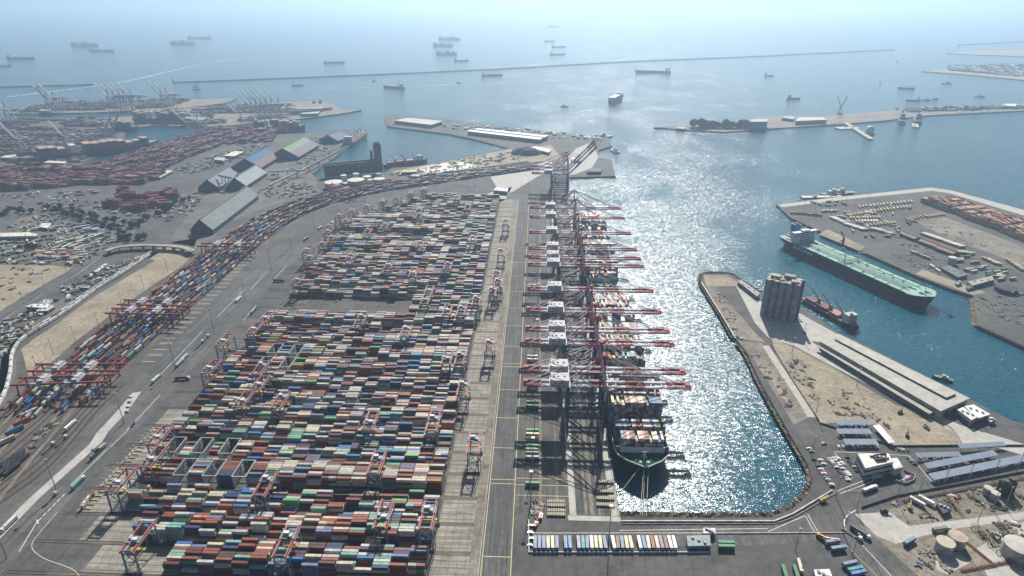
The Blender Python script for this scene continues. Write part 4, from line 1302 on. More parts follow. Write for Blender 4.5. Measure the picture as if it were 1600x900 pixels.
# ore pile
x, y = at(822, 240)
bm = bmesh.new(); bmesh.ops.create_icosphere(bm, subdivisions=4, radius=1)
for v in bm.verts:
    nz = .12 * math.sin(v.co.x * 7 + 1) * math.sin(v.co.y * 6)
    v.co = Vector((v.co.x * 42, v.co.y * 30, max(v.co.z, -.05) * (17 + 20 * nz)))
me = bpy.data.meshes.new('ore_pile'); bm.to_mesh(me); bm.free()
a_ = me.attributes.new('Col', 'FLOAT_COLOR', 'FACE'); a_.data.foreach_set('color', np.tile(np.array([.12, .10, .12, 1], np.float32), len(me.polygons)))
me.materials.append(M['rock'])
tag(place('ore_pile', me, None, (x, y, 0)), 'dark purple grey pile of bulk ore behind the far cranes', 'ore pile')

# ------------------------------------------------------------------ trees
def tree_mesh(seed, h, r):
    rg = np.random.default_rng(seed)
    m = MB((.10, .07, .05)); m.cyl(0, 0, 0, h * .5, .35, .2, 6)
    for k in range(4):
        a = rg.uniform(0, 6.28); m.bar((0, 0, h * .4), (math.cos(a) * r * .6, math.sin(a) * r * .6, h * .65), .25)
    tr = m.mesh('trunk'); tr.materials.append(M['paint'])
    m = MB()
    for k in range(130):
        v = rg.normal(size=3); v /= np.linalg.norm(v); v *= rg.uniform(.45, 1.05) ** .7
        c = Vector((v[0] * r, v[1] * r, h * .62 + v[2] * h * .36 * (.8 + .3 * math.sin(3 * v[0] + seed))))
        a, b = Vector(rg.normal(size=3)).normalized() * rg.uniform(.5, 1.1) * r * .33, Vector(rg.normal(size=3)).normalized() * r * .3
        g = rg.uniform(.7, 1.3)
        m.face([c - a - b, c + a - b, c + a + b, c - a + b], (.075 * g, .095 * g, .055 * g))
    cr = m.mesh('crown'); cr.materials.append(M['leaf'])
    return tr, cr
TREES = [tree_mesh(k, h, r) for k, (h, r) in enumerate(((11, 5), (9, 4.5), (13, 5.5)))]
def tree(label, x, y, group, k=None, s=None):
    k = int(rng.integers(0, 3)) if k is None else k
    t = thing('tree', label, 'tree', (x, y, 0), rng.uniform(0, 6), group)
    s = s or rng.uniform(.6, 1.0)
    t.scale = (s, s, s * rng.uniform(.85, 1.1))
    place('trunk', TREES[k][0], t); place('crown', TREES[k][1], t)
def tree_row(label, group, pts, n, spread):
    W_ = smooth([at(*p) for p in pts], 5)
    L_ = line_len(W_)
    for x, y, rz in walk(W_, 0, L_, L_ / n): tree(label, x + rng.normal(0, spread), y + rng.normal(0, spread), group)
tree_row('dark green tree in the dense belt between the two roads', 'trees in the belt between the roads', ((78, 328), (110, 338), (150, 350), (200, 366)), 30, 6)
tree_row('dark green tree in the dense belt between the two roads', 'trees in the belt between the roads', ((90, 324), (130, 334), (170, 346), (215, 358)), 16, 5)
tree_row('dark tree in the clump beside the overpass ramp', 'trees beside the overpass', ((188, 378), (205, 372), (225, 374)), 12, 6)
tree_row('tree along the embankment below the grey shed', 'trees along the embankment', ((205, 357), (235, 342), (262, 328), (295, 311)), 20, 4)
tree_row('tree beside the looped access road at the left edge', 'trees by the looped road', ((5, 338), (28, 331), (50, 333)), 8, 5)
tree_row('lone tree standing among the trailers at the left', 'trees among the trailers', ((33, 390), (60, 388)), 4, 4)

# ------------------------------------------------------------------ east side: basin shore, silo pier, office, lots
def riprap(name, pts, wdt=7, seed=0, top=.6):
    """rough rock slope from the land edge (pts, water on the right of travel) down into the water"""
    rg = np.random.default_rng(seed)
    W_ = [(p[0], p[1], a) for p in [None] for p in []]
    W_ = walk(pts, 0, line_len(pts), 1.5)
    m = MB(); rows = []
    for x, y, a in W_:
        nx, ny = math.sin(a), -math.cos(a)
        row = []
        for k in range(6):
            u = k / 5
            row.append((x + nx * (-5 + u * (wdt + 3)) + rg.normal(0, .35), y + ny * (-5 + u * (wdt + 3)) + rg.normal(0, .35), top + .1 - u * 6 + rg.normal(0, .5) * (k > 0)))
        rows.append(row)
    for a, b in zip(rows[:-1], rows[1:]):
        for k in range(5):
            g = rg.uniform(.6, 1.35); c = (.24 * g, .195 * g, .14 * g)
            m.face([a[k + 1], b[k + 1], b[k], a[k]], c)
    return tag(m.build(name, M['rock']), kind='structure')
SH = [(72, 398.5)] + P((1100, 809), (1205, 808), (1240, 794), (1264, 771), (1270, 750), (1262, 725), (1235, 680), (1190, 600), (1166, 550), (1152, 533))
riprap('shore_rocks', [tuple(p) for p in smooth(SH, 5)], 7, 1)
riprap('shore_rocks', smooth(P((1148, 528), (1130, 495), (1095, 440)), 4), 4, 2)
riprap('shore_rocks', smooth(P((1095, 440), (1100, 428), (1140, 428), (1162, 442), (1190, 458)), 4), 7, 3)
riprap('shore_rocks', P((1521, 462), (1527, 508)), 9, 4)

sheet('dirt_field', P((1205, 527), (1237, 541), (1300, 574), (1400, 633), (1430, 641), (1460, 657), (1485, 668), (1498, 684), (1503, 696), (1397, 697), (1372, 664), (1307, 661), (1281, 662), (1267, 637), (1240, 598), (1213, 556)), M['dirt'], Z2)
sheet('scrub_ground', P((1153, 532), (1190, 536), (1264, 652), (1240, 664), (1214, 620), (1180, 565)), M['dirt2'], Z1)
sheet('dirt_field', P((1186, 556), (1198, 570), (1234, 622), (1238, 634), (1222, 622), (1200, 585)), M['dirt'], Z2)
sheet('dirt_field', P((1099, 430), (1136, 430), (1160, 445), (1146, 447), (1104, 448)), M['dirt'], Z1)
sheet('pale_ground', P((1104, 449), (1118, 449), (1180, 520), (1196, 535), (1160, 530), (1146, 520)), M['dirt2'], Z1)
sheet('concrete_yard', P((1150, 447), (1165, 450), (1185, 470), (1250, 490), (1312, 524), (1282, 535), (1268, 533), (1240, 540), (1200, 527), (1180, 505)), M['kerb'], Z1)
sheet('concrete_road', P((1240, 540), (1268, 533), (1285, 546), (1470, 650), (1500, 664), (1600, 694), (1700, 720), (1700, 740), (1560, 700), (1504, 694), (1498, 682), (1486, 667), (1460, 655), (1430, 639), (1300, 572)), M['kerb'], Z1)
sheet('wharf_deck', P((1455, 641), (1512, 622), (1578, 657), (1535, 676)), M['apron'], Z2)
sheet('yard_ground', P((1320, 806), (1345, 792), (1400, 778), (1600, 748), (1760, 722), (1900, 1000), (1500, 1000), (1440, 905), (1380, 850)), M['pad'] if False else M['dirt2'], Z1)
sheet('concrete_yard', P((1335, 803), (1390, 800), (1420, 822), (1520, 810), (1600, 800), (1600, 812), (1500, 825), (1440, 838), (1400, 850), (1370, 838)), M['kerb'], Z2)
sheet('concrete_yard', P((1520, 860), (1600, 815), (1640, 900), (1560, 930)), M['kerb'], Z2)
mb = MB()
for pts, wd in ((P((1196, 540), (1214, 568), (1235, 600), (1252, 625), (1268, 652)), 8),): path_strip(mb, pts, wd, Z3)
tag(mb.build('path', M['kerb']), kind='structure')
mb = MB()
path_strip(mb, smooth(P((1000, 838), (1200, 836), (1300, 822), (1345, 790), (1420, 772), (1600, 730)), 5), 20, Z2 - .02)
path_strip(mb, smooth(P((1310, 825), (1330, 850), (1400, 920), (1460, 980)), 5), 22, Z2)
tag(mb.build('road', M['road']), kind='structure')
mb = MB()
for ln in (((828, 833), (1320, 833)), ((968, 829), (1200, 826)), ((1258, 806), (1275, 835)), ((1262, 804), (1279, 833)), ((1306, 768), (1366, 745)), ((1312, 772), (1372, 749)), ((1430, 722), (1455, 752)), ((1305, 706), (1420, 712)), ((1420, 712), (1432, 724)),
           ((1303, 706), (1315, 723)), ((1315, 723), (1332, 748)), ((1332, 836), (1400, 908)), ((1200, 831), (1258, 806))):
    path_strip(mb, [at(*ln[0]), at(*ln[1])], .6, Z2 + .1)
path_strip(mb, smooth(P((1322, 830), (1319, 815), (1325, 805), (1338, 797)), 5), .9, Z2 + .1)
tag(mb.build('road_markings', M['mark']), kind='structure')
mb = MB()
for a, b in (((1300, 768), (1350, 767)), ((1320, 850), (1375, 905))): path_strip(mb, [at(*a), at(*b)], .35, Z2 + .1)
tag(mb.build('lane_lines', M['yellow']), kind='structure')

def fence(label, pts, h=1.1, th=.6, col=(.55, .54, .5), mat='concrete_wall', gap=0, name='barrier_wall', cat='wall', z=0):
    W_ = [Vector((*p, 0)) for p in pts]
    c = W_[0].copy()
    m = MB(col)
    for a, b in zip(W_[:-1], W_[1:]):
        if gap:
            n = max(1, int((b - a).length / gap))
            for k in range(n): m.bar(a.lerp(b, (k + .04) / n) - c + Vector((0, 0, z + h / 2)), a.lerp(b, (k + .96) / n) - c + Vector((0, 0, z + h / 2)), th, h)
        else: m.bar(a - c + Vector((0, 0, z + h / 2)), b - c + Vector((0, 0, z + h / 2)), th, h)
    o = m.build(name, M[mat], None, tuple(c))
    return tag(o, label, cat)
fence('long pale concrete flood wall along the bottom of the basin', P((971, 815), (1210, 815), (1238, 804), (1300, 767)), 1.2, 1.0, (.62, .61, .58))
fence('segmented dark edged barrier in front of the basin flood wall', P((971, 819), (1212, 819), (1240, 809), (1306, 771)), .8, .5, (.34, .31, .36), gap=12)
fence('pale quay wall cap along the silo pier', P((1096, 442), (1131, 498), (1149, 529)), 1.0, 1.6, (.66, .64, .58))
fence('white wall along the road edge beside the trailer row', P((826, 813), (826.5, 864), (1108, 864)), 1.3, .7, (.62, .63, .63))
fence('low wall along the road south of the flood wall', P((1120, 834), (1320, 833)), .9, .6, (.5, .5, .5))
fence('dark fence along the dirt field edge by the car park', P((1281, 662), (1395, 698), (1503, 697), (1600, 697)), 1.8, .15, (.12, .12, .12), 'steel', name='fence', cat='fence')
fence('fence between the promenade path and the dirt field', P((1205, 540), (1240, 598), (1281, 661)), 2, .15, (.16, .16, .15), 'steel', name='fence', cat='fence')
fence('fence along the railway and tank yard at the right', P((1346, 794), (1400, 776), (1480, 761), (1600, 738)), 2, .2, (.16, .15, .13), 'steel', name='fence', cat='fence')

# concrete grain silos on the pier
A, B = Vector(at(1186, 493)), Vector(at(1240, 504.5))
d = (B - A).normalized(); n = Vector((-d.y, d.x)); ll = (B - A).length
t = thing('concrete_silos', 'cluster of tall grey concrete silos standing on the pier', 'silos', (A.x, A.y, 0))
r = ll / 10.2
for i in range(5):
    for j in range(3):
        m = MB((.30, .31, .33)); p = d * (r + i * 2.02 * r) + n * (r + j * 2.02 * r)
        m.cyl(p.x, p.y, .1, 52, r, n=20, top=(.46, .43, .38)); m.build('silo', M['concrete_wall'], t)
ang = math.atan2(d.y, d.x)
for u, v, a, b, h, c in ((.25, .55, 12, 9, 3.5, (.45, .42, .36)), (.62, .75, 13, 8, 4.5, (.35, .34, .33)), (.8, .3, 8, 8, 2.5, (.40, .38, .35)), (.45, .3, 6, 4, 2, (.5, .47, .4))):
    p = d * (ll * u) + n * (6.06 * r * v); m = MB(c); m.box(p.x, p.y, 52, a, b, h, ang); m.build('rooftop_housing', M['concrete_wall'], t)
p = d * (ll + 1.6) + n * (3 * r); m = MB((.14, .16, .19)); m.box(p.x, p.y, .1, 3, 4, 56, ang); m.build('elevator_shaft', M['paint'], t)
m = MB((.5, .48, .44))
for k in range(26):
    p = d * (ll * rng.random()) + n * (6 * r * rng.random()); m.box(p.x, p.y, 52, rng.uniform(.8, 2.5), rng.uniform(.8, 2.5), rng.uniform(.4, 1.6), ang)
o_ = m.build('roof_equipment', M['concrete_wall'], t)
# low conveyor shed behind the silos
flat_building('long low dark shed behind the concrete silos', ((1153, 440), (1158, 437), (1187, 458), (1183, 463)), 6, (.34, .36, .38), (.12, .14, .17))

# long transit warehouse on the quay
def long_warehouse():
    z = 10
    q = [Vector(at(*p, z)) for p in ((1282, 533), (1310, 522), (1513, 622), (1470, 641))]
    c = sum(q, Vector((0, 0))) / 4
    t = thing('warehouse', 'very long pale roofed transit warehouse on the quay beside the dirt field', 'warehouse', (c.x, c.y, 0))
    L_ = lambda u, v: q[0].lerp(q[3], u).lerp(q[1].lerp(q[2], u), v) - c
    def quadpoly(u0, u1, v0, v1): return [tuple(L_(u0, v0)), tuple(L_(u1, v0)), tuple(L_(u1, v1)), tuple(L_(u0, v1))]
    m = MB((.42, .40, .36)); m.prism(quadpoly(0, 1, 0, 1), 0, z - .4); m.build('wall', M['concrete_wall'], t)
    m = MB((.45, .435, .395)); m.prism(quadpoly(-.006, 1.006, -.03, 1.03), z - .4, z); m.build('roof', M['roof'], t)
    m = MB((.60, .57, .50)); m.prism(quadpoly(.05, .94, .50, .86), z, z + 2.0, (.10, .11, .12), (.48, .46, .41)); m.build('roof_monitor', M['roof'], t)  # sides coloured near-black: shade of the step face painted in
    m = MB((.60, .57, .5)); m.prism(quadpoly(.0, .97, -.22, -.09), 5.6, 6.0, (.2, .2, .2), (.40, .385, .35)); m.build('loading_canopy', M['roof'], t)
    m = MB((.10, .11, .12))
    for k in range(46):
        a, b = L_((k + .25) / 47, -.004), L_((k + .75) / 47, -.004)
        m.bar((*a, 2.4), (*b, 2.4), .25, 4.2)
    m.build('loading_doors', M['paint'], t)
    m = MB((.06, .07, .08))
    for k in range(6): m.bar((*L_((k + .5) / 7, .9), z + .25), (*L_((k + .62) / 7, .9), z + .25), 1.6, .5)
    for k in range(3): m.bar((*L_(1.0, .15 + k * .28), 3), (*L_(1.0, .33 + k * .28), 3), 1.0, 4.5)
    m.build('skylight', M['paint'], t)
    return t
long_warehouse()
flat_building('white barrel roofed shed at the warehouse end', ((1496, 640), (1505, 636), (1528, 651), (1518, 656)), 8, (.70, .70, .68), (.42, .43, .45))
flat_building('white flat roofed building at the quay corner beyond the warehouse', ((1507, 635), (1521, 632), (1547, 647), (1529, 653)), 7, (.78, .78, .76), (.3, .3, .32))
flat_building('small white cabin on the quay corner', ((1542, 654), (1549, 651), (1556, 656), (1548, 659)), 4, (.76, .76, .75), (.4, .4, .42))

def office():
    z = 12
    q = [Vector(at(*p, z)) for p in ((1340, 709), (1388, 708.5), (1396, 722), (1352, 732))]
    c = sum(q, Vector((0, 0))) / 4
    t = thing('office_building', 'white modern office block with roof plant screen by the car park', 'office building', (c.x, c.y, 0))
    poly = [tuple(p - c) for p in q]
    m = MB((.66, .65, .62)); m.prism(poly, 0, z); m.build('wall', M['concrete_wall'], t)
    m = MB((.78, .76, .70)); m.prism([(x * .985, y * .985) for x, y in poly], z, z + .25); m.build('roof', M['roof'], t)
    m = MB((.05, .06, .07)); m.prism([(x * 1.008, y * 1.008) for x, y in poly], 7.2, 9.4); m.build('window_band', M['glass'], t)
    m = MB((.05, .06, .07)); m.prism([(x * 1.008, y * 1.008) for x, y in poly], 1.2, 3.6); m.build('window_band', M['glass'], t)
    m = MB((.45, .40, .3))
    s = [Vector(poly[0]).lerp(Vector(poly[2]), .42), Vector(poly[1]).lerp(Vector(poly[3]), .12), Vector(poly[2]).lerp(Vector(poly[0]), .22), Vector(poly[3]).lerp(Vector(poly[1]), .45)]
    for a, b in zip(s, s[1:] + s[:1]): m.bar((*a, z + 1.4), (*b, z + 1.4), .5, 2.6, col=(.10, .10, .10))
    m.build('plant_screen', M['paint'], t)
    m = MB((.62, .6, .52))
    for k in range(5):
        p = Vector(poly[0]).lerp(Vector(poly[2]), .45 + .05 * k) + Vector((k * 2 - 2, 1)); m.box(p.x, p.y, z + .25, 2.2, 1.8, 1.7)
    m.build('roof_equipment', M['paint'], t)
    q2 = [Vector(at(*p, 8)) - c for p in ((1390, 717), (1402, 715), (1411, 730), (1397, 733))]
    m = MB((.64, .62, .58)); m.prism([tuple(p) for p in q2], 0, 8, (.5, .49, .46), (.76, .74, .70)); m.build('wing', M['concrete_wall'], t)
    q3 = [Vector(at(*p, 4)) - c for p in ((1362, 741), (1376, 740), (1380, 745), (1364, 747))]
    m = MB((.45, .5, .58)); m.prism([tuple(p) for p in q3], 3.4, 4); 
    for p in q3: m.box(p.x * .99, p.y * .99, 0, .3, .3, 3.4)
    m.build('entrance_canopy', M['paint'], t)
    return t
office()
fence('low white walled equipment pen beside the office', P((1398, 752), (1414, 757), (1427, 752), (1429, 744), (1412, 736)), 2.2, .4, (.55, .54, .5))

def canopy(label, a, b, wpx, bays=10, z=4.6, col=(.30, .36, .44), tilt=.6):
    a, b = Vector(at(*a, z)), Vector(at(*b, z))
    d = (b - a); L_ = d.length; d.normalize(); n = Vector((-d.y, d.x))
    t = thing('solar_carport', label, 'carport', ((a.x + b.x) / 2, (a.y + b.y) / 2, 0), math.atan2(d.y, d.x), 'solar carports in the office car park')
    m = MB(col)
    k = max(2, int(L_ / 4))
    for i in range(k):
        x0, x1 = -L_ / 2 + i * L_ / k, -L_ / 2 + (i + .96) * L_ / k
        h = wpx / 2
        g = rng.uniform(.93, 1.05)
        m.face([(x0, -h, z - tilt), (x1, -h, z - tilt), (x1, h, z + tilt), (x0, h, z + tilt)], tuple(c * g for c in col))
        m.face([(x0, -h, z - tilt - .2), (x0, h, z + tilt - .2), (x1, h, z + tilt - .2), (x1, -h, z - tilt - .2)], (.2, .2, .22))
    m.build('solar_panels', M['solar'], t)
    m = MB((.30, .30, .32))
    for i in range(max(2, int(L_ / 9))):
        x = -L_ / 2 + 3 + i * 9
        m = MB((.30, .30, .32)); m.box(x, 0, 0, .4, .4, z - .3); m.bar((x, -wpx / 2 + .3, z - tilt - .3), (x, wpx / 2 - .3, z + tilt - .3), .3); m.build('post', M['paint'], t)
    return t
M['solar'] = paint('solar_glass', .25, .1, 1.0, spec=.5)
for a, b, w_, lb in (((1307, 660), (1361, 660), 6, 'northernmost short solar carport beside the dirt field fence'), ((1308, 673.5), (1361, 673.5), 6.5, 'second short solar carport, behind the one nearest the office'),
                     ((1319, 690), (1371, 690), 7, 'short solar carport nearest the white office roof'), ((1369, 664), (1394, 692), 6, 'diagonal solar carport along the dirt field edge'),
                     ((1432, 711), (1501, 709), 5, 'middle solar carport right of the office, with cars behind'), ((1498, 697), (1570, 693), 5, 'farthest solar carport along the fence at the right'),
                     ((1447, 728), (1556, 707), 6, 'long tilted solar carport, second from the road'), ((1455, 745), (1625, 710), 7, 'longest solar carport, nearest the railway')):
    canopy(lb, a, b, w_)

# tank farm in the lower right corner
for px, py, r, h, tc, lb in ((1473, 860, 6.3, 9, (.62, .56, .44), 'cream storage tank, left of two rusty topped tanks'), (1492, 851, 6.3, 9, (.58, .46, .36), 'storage tank with orange rust on its roof'),
                             (1586, 868, 9.8, 11, (.64, .58, .56), 'large white tank with pink stained roof at the right edge'), (1612, 880, 9, 11, (.62, .57, .54), 'white tank cut off by the right edge'),
                             (1541, 772, 3.4, 7, (.60, .58, .5), 'small pale tank beside the dark cooling stacks'), (1552, 780, 3.4, 7, (.60, .58, .5), 'small pale tank, nearer of two by the cooling stacks')):
    tank(lb, px, py, r, h, (.46, .45, .42), tuple(.8 * v for v in tc), 'storage tanks in the tank farm')
for px, py, lb in ((1564, 772, 'left dark lattice cooling stack by the railway'), (1574, 769, 'right dark lattice cooling stack by the railway')):
    x, y = at(px, py); t = thing('cooling_stack', lb, 'cooling tower', (x, y, 0), 0, 'dark cooling stacks')
    m = MB((.06, .06, .065)); m.box(0, 0, 0, 6, 6, 13); m.build('body', M['paint'], t)
    m = MB((.10, .10, .10)); m.cyl(0, 0, 13, 15, 2.4, n=12); m.build('fan_ring', M['paint'], t)
def pipe_rack(label, a, b, w_, col, z=3.0):
    a, b = Vector((*at(*a), 0)), Vector((*at(*b), 0)); c = (a + b) / 2
    t = thing('pipe_rack', label, 'pipe rack', tuple(c), 0, 'pipe racks in the tank farm')
    d = (b - a).normalized(); n = Vector((-d.y, d.x, 0))
    for k in range(3):
        m = MB(tuple(v * (.35 + .2 * k) for v in col)); o = n * (k - 1) * w_ / 3 + Vector((0, 0, z)); m.bar(a - c + o, b - c + o, .38); m.build('pipe', M['steel'], t)
    for k in range(int((b - a).length / 8)):
        p = a - c + d * (8 * k + 3); m = MB((.2, .17, .12))
        m.bar(p - n * w_ / 2, p - n * w_ / 2 + Vector((0, 0, z)), .4); m.bar(p + n * w_ / 2, p + n * w_ / 2 + Vector((0, 0, z)), .4); m.bar(p - n * w_ / 2 + Vector((0, 0, z - .2)), p + n * w_ / 2 + Vector((0, 0, z - .2)), .4)
        m.build('support', M['steel'], t)
pipe_rack('tan pipe rack running diagonally past the largest tank', (1518, 822), (1590, 890), 6, (.40, .33, .2))
pipe_rack('rust red pipe run around the open bund', (1502, 842), (1555, 885), 2.5, (.42, .16, .12), .9)
pipe_rack('rust red pipe run along the bottom right corner', (1500, 893), (1610, 872), 3, (.40, .17, .13), 1.0)
pipe_rack('brown elevated pipeline beside the railway at the right', (1410, 783), (1600, 748), 3, (.32, .2, .13), 1.2)
pipe_rack('yellowish pipe rack beside the two long tank trailers', (1480, 778), (1505, 808), 3, (.46, .38, .18), 1.6)
sheet('pale_ground', P((1462, 868), (1500, 862), (1515, 880), (1480, 898), (1462, 890)), M['kerb'], Z3)
sheet('pale_ground', P((1501, 846), (1520, 856), (1560, 888), (1530, 892)), M['dirt'], Z3)
flat_building('dark skid mounted process unit by the long trailers', ((1463, 787), (1476, 783), (1487, 797), (1474, 802)), 4, (.10, .11, .12), (.06, .07, .08))
flat_building('small green roofed equipment shelter among the pipe racks', ((1550, 832), (1558, 829), (1566, 838), (1558, 842)), 3.5, (.3, .32, .3), (.15, .16, .15))
flat_building('white roofed workshop cut by the bottom edge', ((1272, 890), (1296, 889), (1302, 905), (1276, 906)), 5, (.76, .76, .74))
flat_building('grey gatehouse building at the end of the trailer row', ((1073, 837), (1109, 836), (1110, 852), (1075, 853)), 4.5, (.34, .40, .40), (.3, .33, .33))
flat_building('white canopied booth beside the gatehouse', ((1099, 825), (1117, 825), (1118, 833), (1099, 833)), 4.5, (.76, .75, .74), (.35, .3, .28))

# ------------------------------------------------------------------ pier with the tanker
sheet('pier_dock', P((1279, 366), (1293, 358), (1352, 386), (1342, 392)), M['dirt'], Z1)
sheet('pier_dock', P((1431, 428), (1441, 421), (1541, 457), (1520, 461)), M['dirt'], Z1)
sheet('pale_ground', P((1420, 340), (1470, 337), (1590, 382), (1700, 430), (1700, 470), (1560, 400), (1480, 372)), M['dirt2'], Z1)
sheet('pale_ground', P((1216, 320), (1300, 309), (1455, 293), (1488, 298), (1600, 328), (1800, 390), (1800, 398), (1600, 337), (1484, 302), (1456, 298), (1300, 314), (1222, 324)), M['kerb'], Z1)
TAN = np.array([(.46, .29, .14), (.42, .22, .15), (.33, .14, .11), (.50, .38, .20), (.40, .25, .22)])
def block(quads, tiers, cols, along=None, fill=1.0, cen=None, siz=None, col=None, rzs=None, gapy=2.55, gapx=12.5):
    """containers filling pixel quads on the ground, long side along the first edge"""
    for qd in quads:
        q = [Vector(at(*p)) for p in qd]
        e1, e2 = q[1] - q[0], q[3] - q[0]
        n1, n2 = max(1, int(e1.length / gapx)), max(1, int(e2.length / gapy))
        a = math.atan2(e1.y, e1.x)
        for i in range(n1):
            hh = tiers + rng.integers(-1, 1)
            for j in range(n2):
                if rng.random() > fill: continue
                p = q[0] + e1 * ((i + .5) / n1) + e2 * ((j + .5) / n2)
                h = max(1, hh + (rng.random() < .2) - (rng.random() < .2))
                for k in range(h):
                    cen.append((p.x, p.y, .2 + k * 2.65)); siz.append((12.1, 2.4, 2.62)); col.append(cols[rng.integers(0, len(cols))] * rng.uniform(.85, 1.15)); rzs.append(a)
cen, siz, col, rzs = [], [], [], []
block([((1437, 316), (1499, 337), (1541, 333), (1478, 313)), ((1501, 340), (1551, 357), (1600, 349), (1545, 336)), ((1553, 358), (1640, 396), (1690, 380), (1602, 350))], 5, TAN, 1, .97, cen, siz, col, rzs)
o = box_cloud('pier_containers', M['box'], cen, siz, col, rzs)
tag(o, 'huge tan and rose block of stacked containers on the tanker pier', 'containers', kind='stuff')
def trailer_mesh(c, L_=12.2):
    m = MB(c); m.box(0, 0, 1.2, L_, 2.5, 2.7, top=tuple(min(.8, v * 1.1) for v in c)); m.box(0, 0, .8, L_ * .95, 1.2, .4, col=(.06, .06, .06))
    for x in (-L_ * .38, -L_ * .3): m.box(x, 0, .05, .95, 2.4, .95, col=(.03, .03, .03))
    m.box(L_ * .3, 0, 0, .3, 1.8, .9, col=(.1, .1, .1))
    me = m.mesh('trailer'); me.materials.append(M['box']); return me
TM = {'tan': trailer_mesh((.50, .37, .2)), 'white': trailer_mesh((.72, .71, .67)), 'cream': trailer_mesh((.62, .54, .40)), 'rust brown': trailer_mesh((.25, .11, .07)), 'grey': trailer_mesh((.34, .35, .36)),
      'blue': trailer_mesh((.12, .24, .45)), 'slate blue': trailer_mesh((.20, .25, .36)), 'dark green': trailer_mesh((.06, .22, .11)), 'red': trailer_mesh((.35, .07, .05)), 'teal': trailer_mesh((.10, .30, .32)), 'black': trailer_mesh((.05, .05, .055))}
def put_row(kinds, a, b, n, rz, label, group, cat='trailer', jit=.3, probs=None, name='trailer', mesh=None):
    """a row of n copies from pixel a to pixel b; label gets the colour put in front"""
    pa, pb = Vector(at(*a)), Vector(at(*b))
    base = math.atan2((pb - pa).y, (pb - pa).x)
    for k in range(n):
        p = pa.lerp(pb, (k + .5) / n) + Vector((rng.normal(0, jit), rng.normal(0, jit)))
        c = kinds[rng.choice(len(kinds), p=probs)]
        o = place(name, (mesh or TM)[c], None, (p.x, p.y, Z2), base + R(rz) + rng.normal(0, .02) + (math.pi if rng.random() < .3 else 0))
        tag(o, f"{c} {label}", cat, f"{c} {group}"[:60])
for k, (a, b, n, rz, kinds, lb) in enumerate((((1340, 325), (1426, 316), 16, 60, ['tan', 'cream'], 'trailer in the farthest long row on the tanker pier'), ((1358, 332), (1424, 324), 13, 60, ['tan', 'cream'], 'trailer in the second long row on the tanker pier'),
        ((1323, 338), (1360, 333), 9, 75, ['tan', 'cream'], 'trailer in the dense cluster mid pier'), ((1327, 342), (1375, 341), 11, 75, ['tan'], 'trailer in the dense cluster mid pier'), ((1335, 347), (1372, 347), 8, 75, ['tan', 'white'], 'trailer in the dense cluster mid pier'),
        ((1300, 341), (1320, 350), 8, 70, ['cream', 'white'], 'trailer in the diagonal row near the tanker stern'), ((1320, 351), (1352, 361), 10, 70, ['cream', 'white'], 'trailer in the diagonal row near the tanker stern'), ((1352, 354), (1400, 349), 9, 70, ['tan'], 'trailer in the short row before the brown sheds'),
        ((1416, 346), (1446, 338), 6, 65, ['tan'], 'trailer in the wedge beside the container block'), ((1446, 340), (1475, 336), 7, 65, ['tan'], 'trailer in the wedge beside the container block'), ((1237, 334), (1282, 338), 8, 5, ['rust brown', 'tan'], 'trailer at the seaward corner of the tanker pier'),
        ((1266, 316), (1285, 322), 2, 2, ['grey', 'tan'], 'trailer parked alone near the pier end'), ((1288, 316), (1312, 316), 2, 30, ['cream', 'grey'], 'trailer parked alone near the pier end'), ((1283, 331), (1308, 331), 4, 40, ['cream', 'tan'], 'trailer in the small group mid apron'),
        ((1441, 366), (1505, 388), 20, 75, ['cream', 'white'], 'van-sized trailer in the bright row behind the brown sheds'), ((1362, 358), (1395, 368), 8, 50, ['cream', 'grey', 'white'], 'trailer in the cluttered lot by the sheds'),
        ((1425, 395), (1450, 405), 5, 10, ['cream', 'grey'], 'trailer beside the round white tank'), ((1495, 395), (1520, 398), 5, 40, ['tan', 'cream'], 'trailer near the pier road'), ((1538, 405), (1560, 415), 6, 40, ['tan', 'cream'], 'trailer in the tan lot at the right'),
        ((1575, 408), (1600, 425), 6, 40, ['tan', 'cream'], 'trailer cut by the right edge of the pier lot'), ((1450, 415), (1470, 428), 2, 0, ['white'], 'long trailer on the dock behind the tanker bow'))):
    put_row(kinds, a, b, n, rz, lb, lb.replace('trailer', 'trailers'))
for a, b, lb in (((1413, 362), (1436, 371), 'brown roofed shed, nearest the trailers, on the pier'), ((1441, 373), (1468, 383), 'middle of three brown roofed sheds on the pier'), ((1468, 384), (1496, 394), 'right of three brown roofed sheds on the pier')):
    gable(lb, a, b, 7, 4.5, 18, (.30, .20, .14), (.10, .08, .08), group='brown sheds on the pier')
tank('pale blue grey tower tank among the pier machinery', 1486, 412, 6, 11, (.46, .50, .54), (.52, .54, .55), 'tanks on the pier')
tank('big dark round tank near the pier road', 1571, 455, 14, 6, (.07, .08, .09), (.06, .07, .09), 'tanks on the pier')
flat_building('long bent shed with pale roof edge at the boat dock', ((1512, 440), (1550, 431), (1553, 437), (1520, 446)), 6, (.36, .36, .33), (.08, .09, .10))
flat_building('open grey frame structure in the pier equipment yard', ((1470, 418), (1485, 415), (1512, 429), (1497, 433)), 5, (.16, .18, .2), (.12, .13, .15))
flat_building('pale dockside cabin behind the tanker bow', ((1493, 441), (1500, 438), (1503, 441), (1496, 444)), 4, (.5, .52, .54))
flat_building('dark dockside pump house behind the tanker bow', ((1510, 447), (1518, 445), (1521, 449), (1512, 451)), 4, (.2, .24, .3), (.1, .12, .15))
x, y = at(1316, 384)
t = thing('loading_arm', 'dark marine loading crane on the dock beside the tanker deck', 'crane', (x, y, 0))
m = MB((.10, .14, .16)); m.box(0, 0, 0, 3, 3, 14); m.build('mast', M['paint'], t)
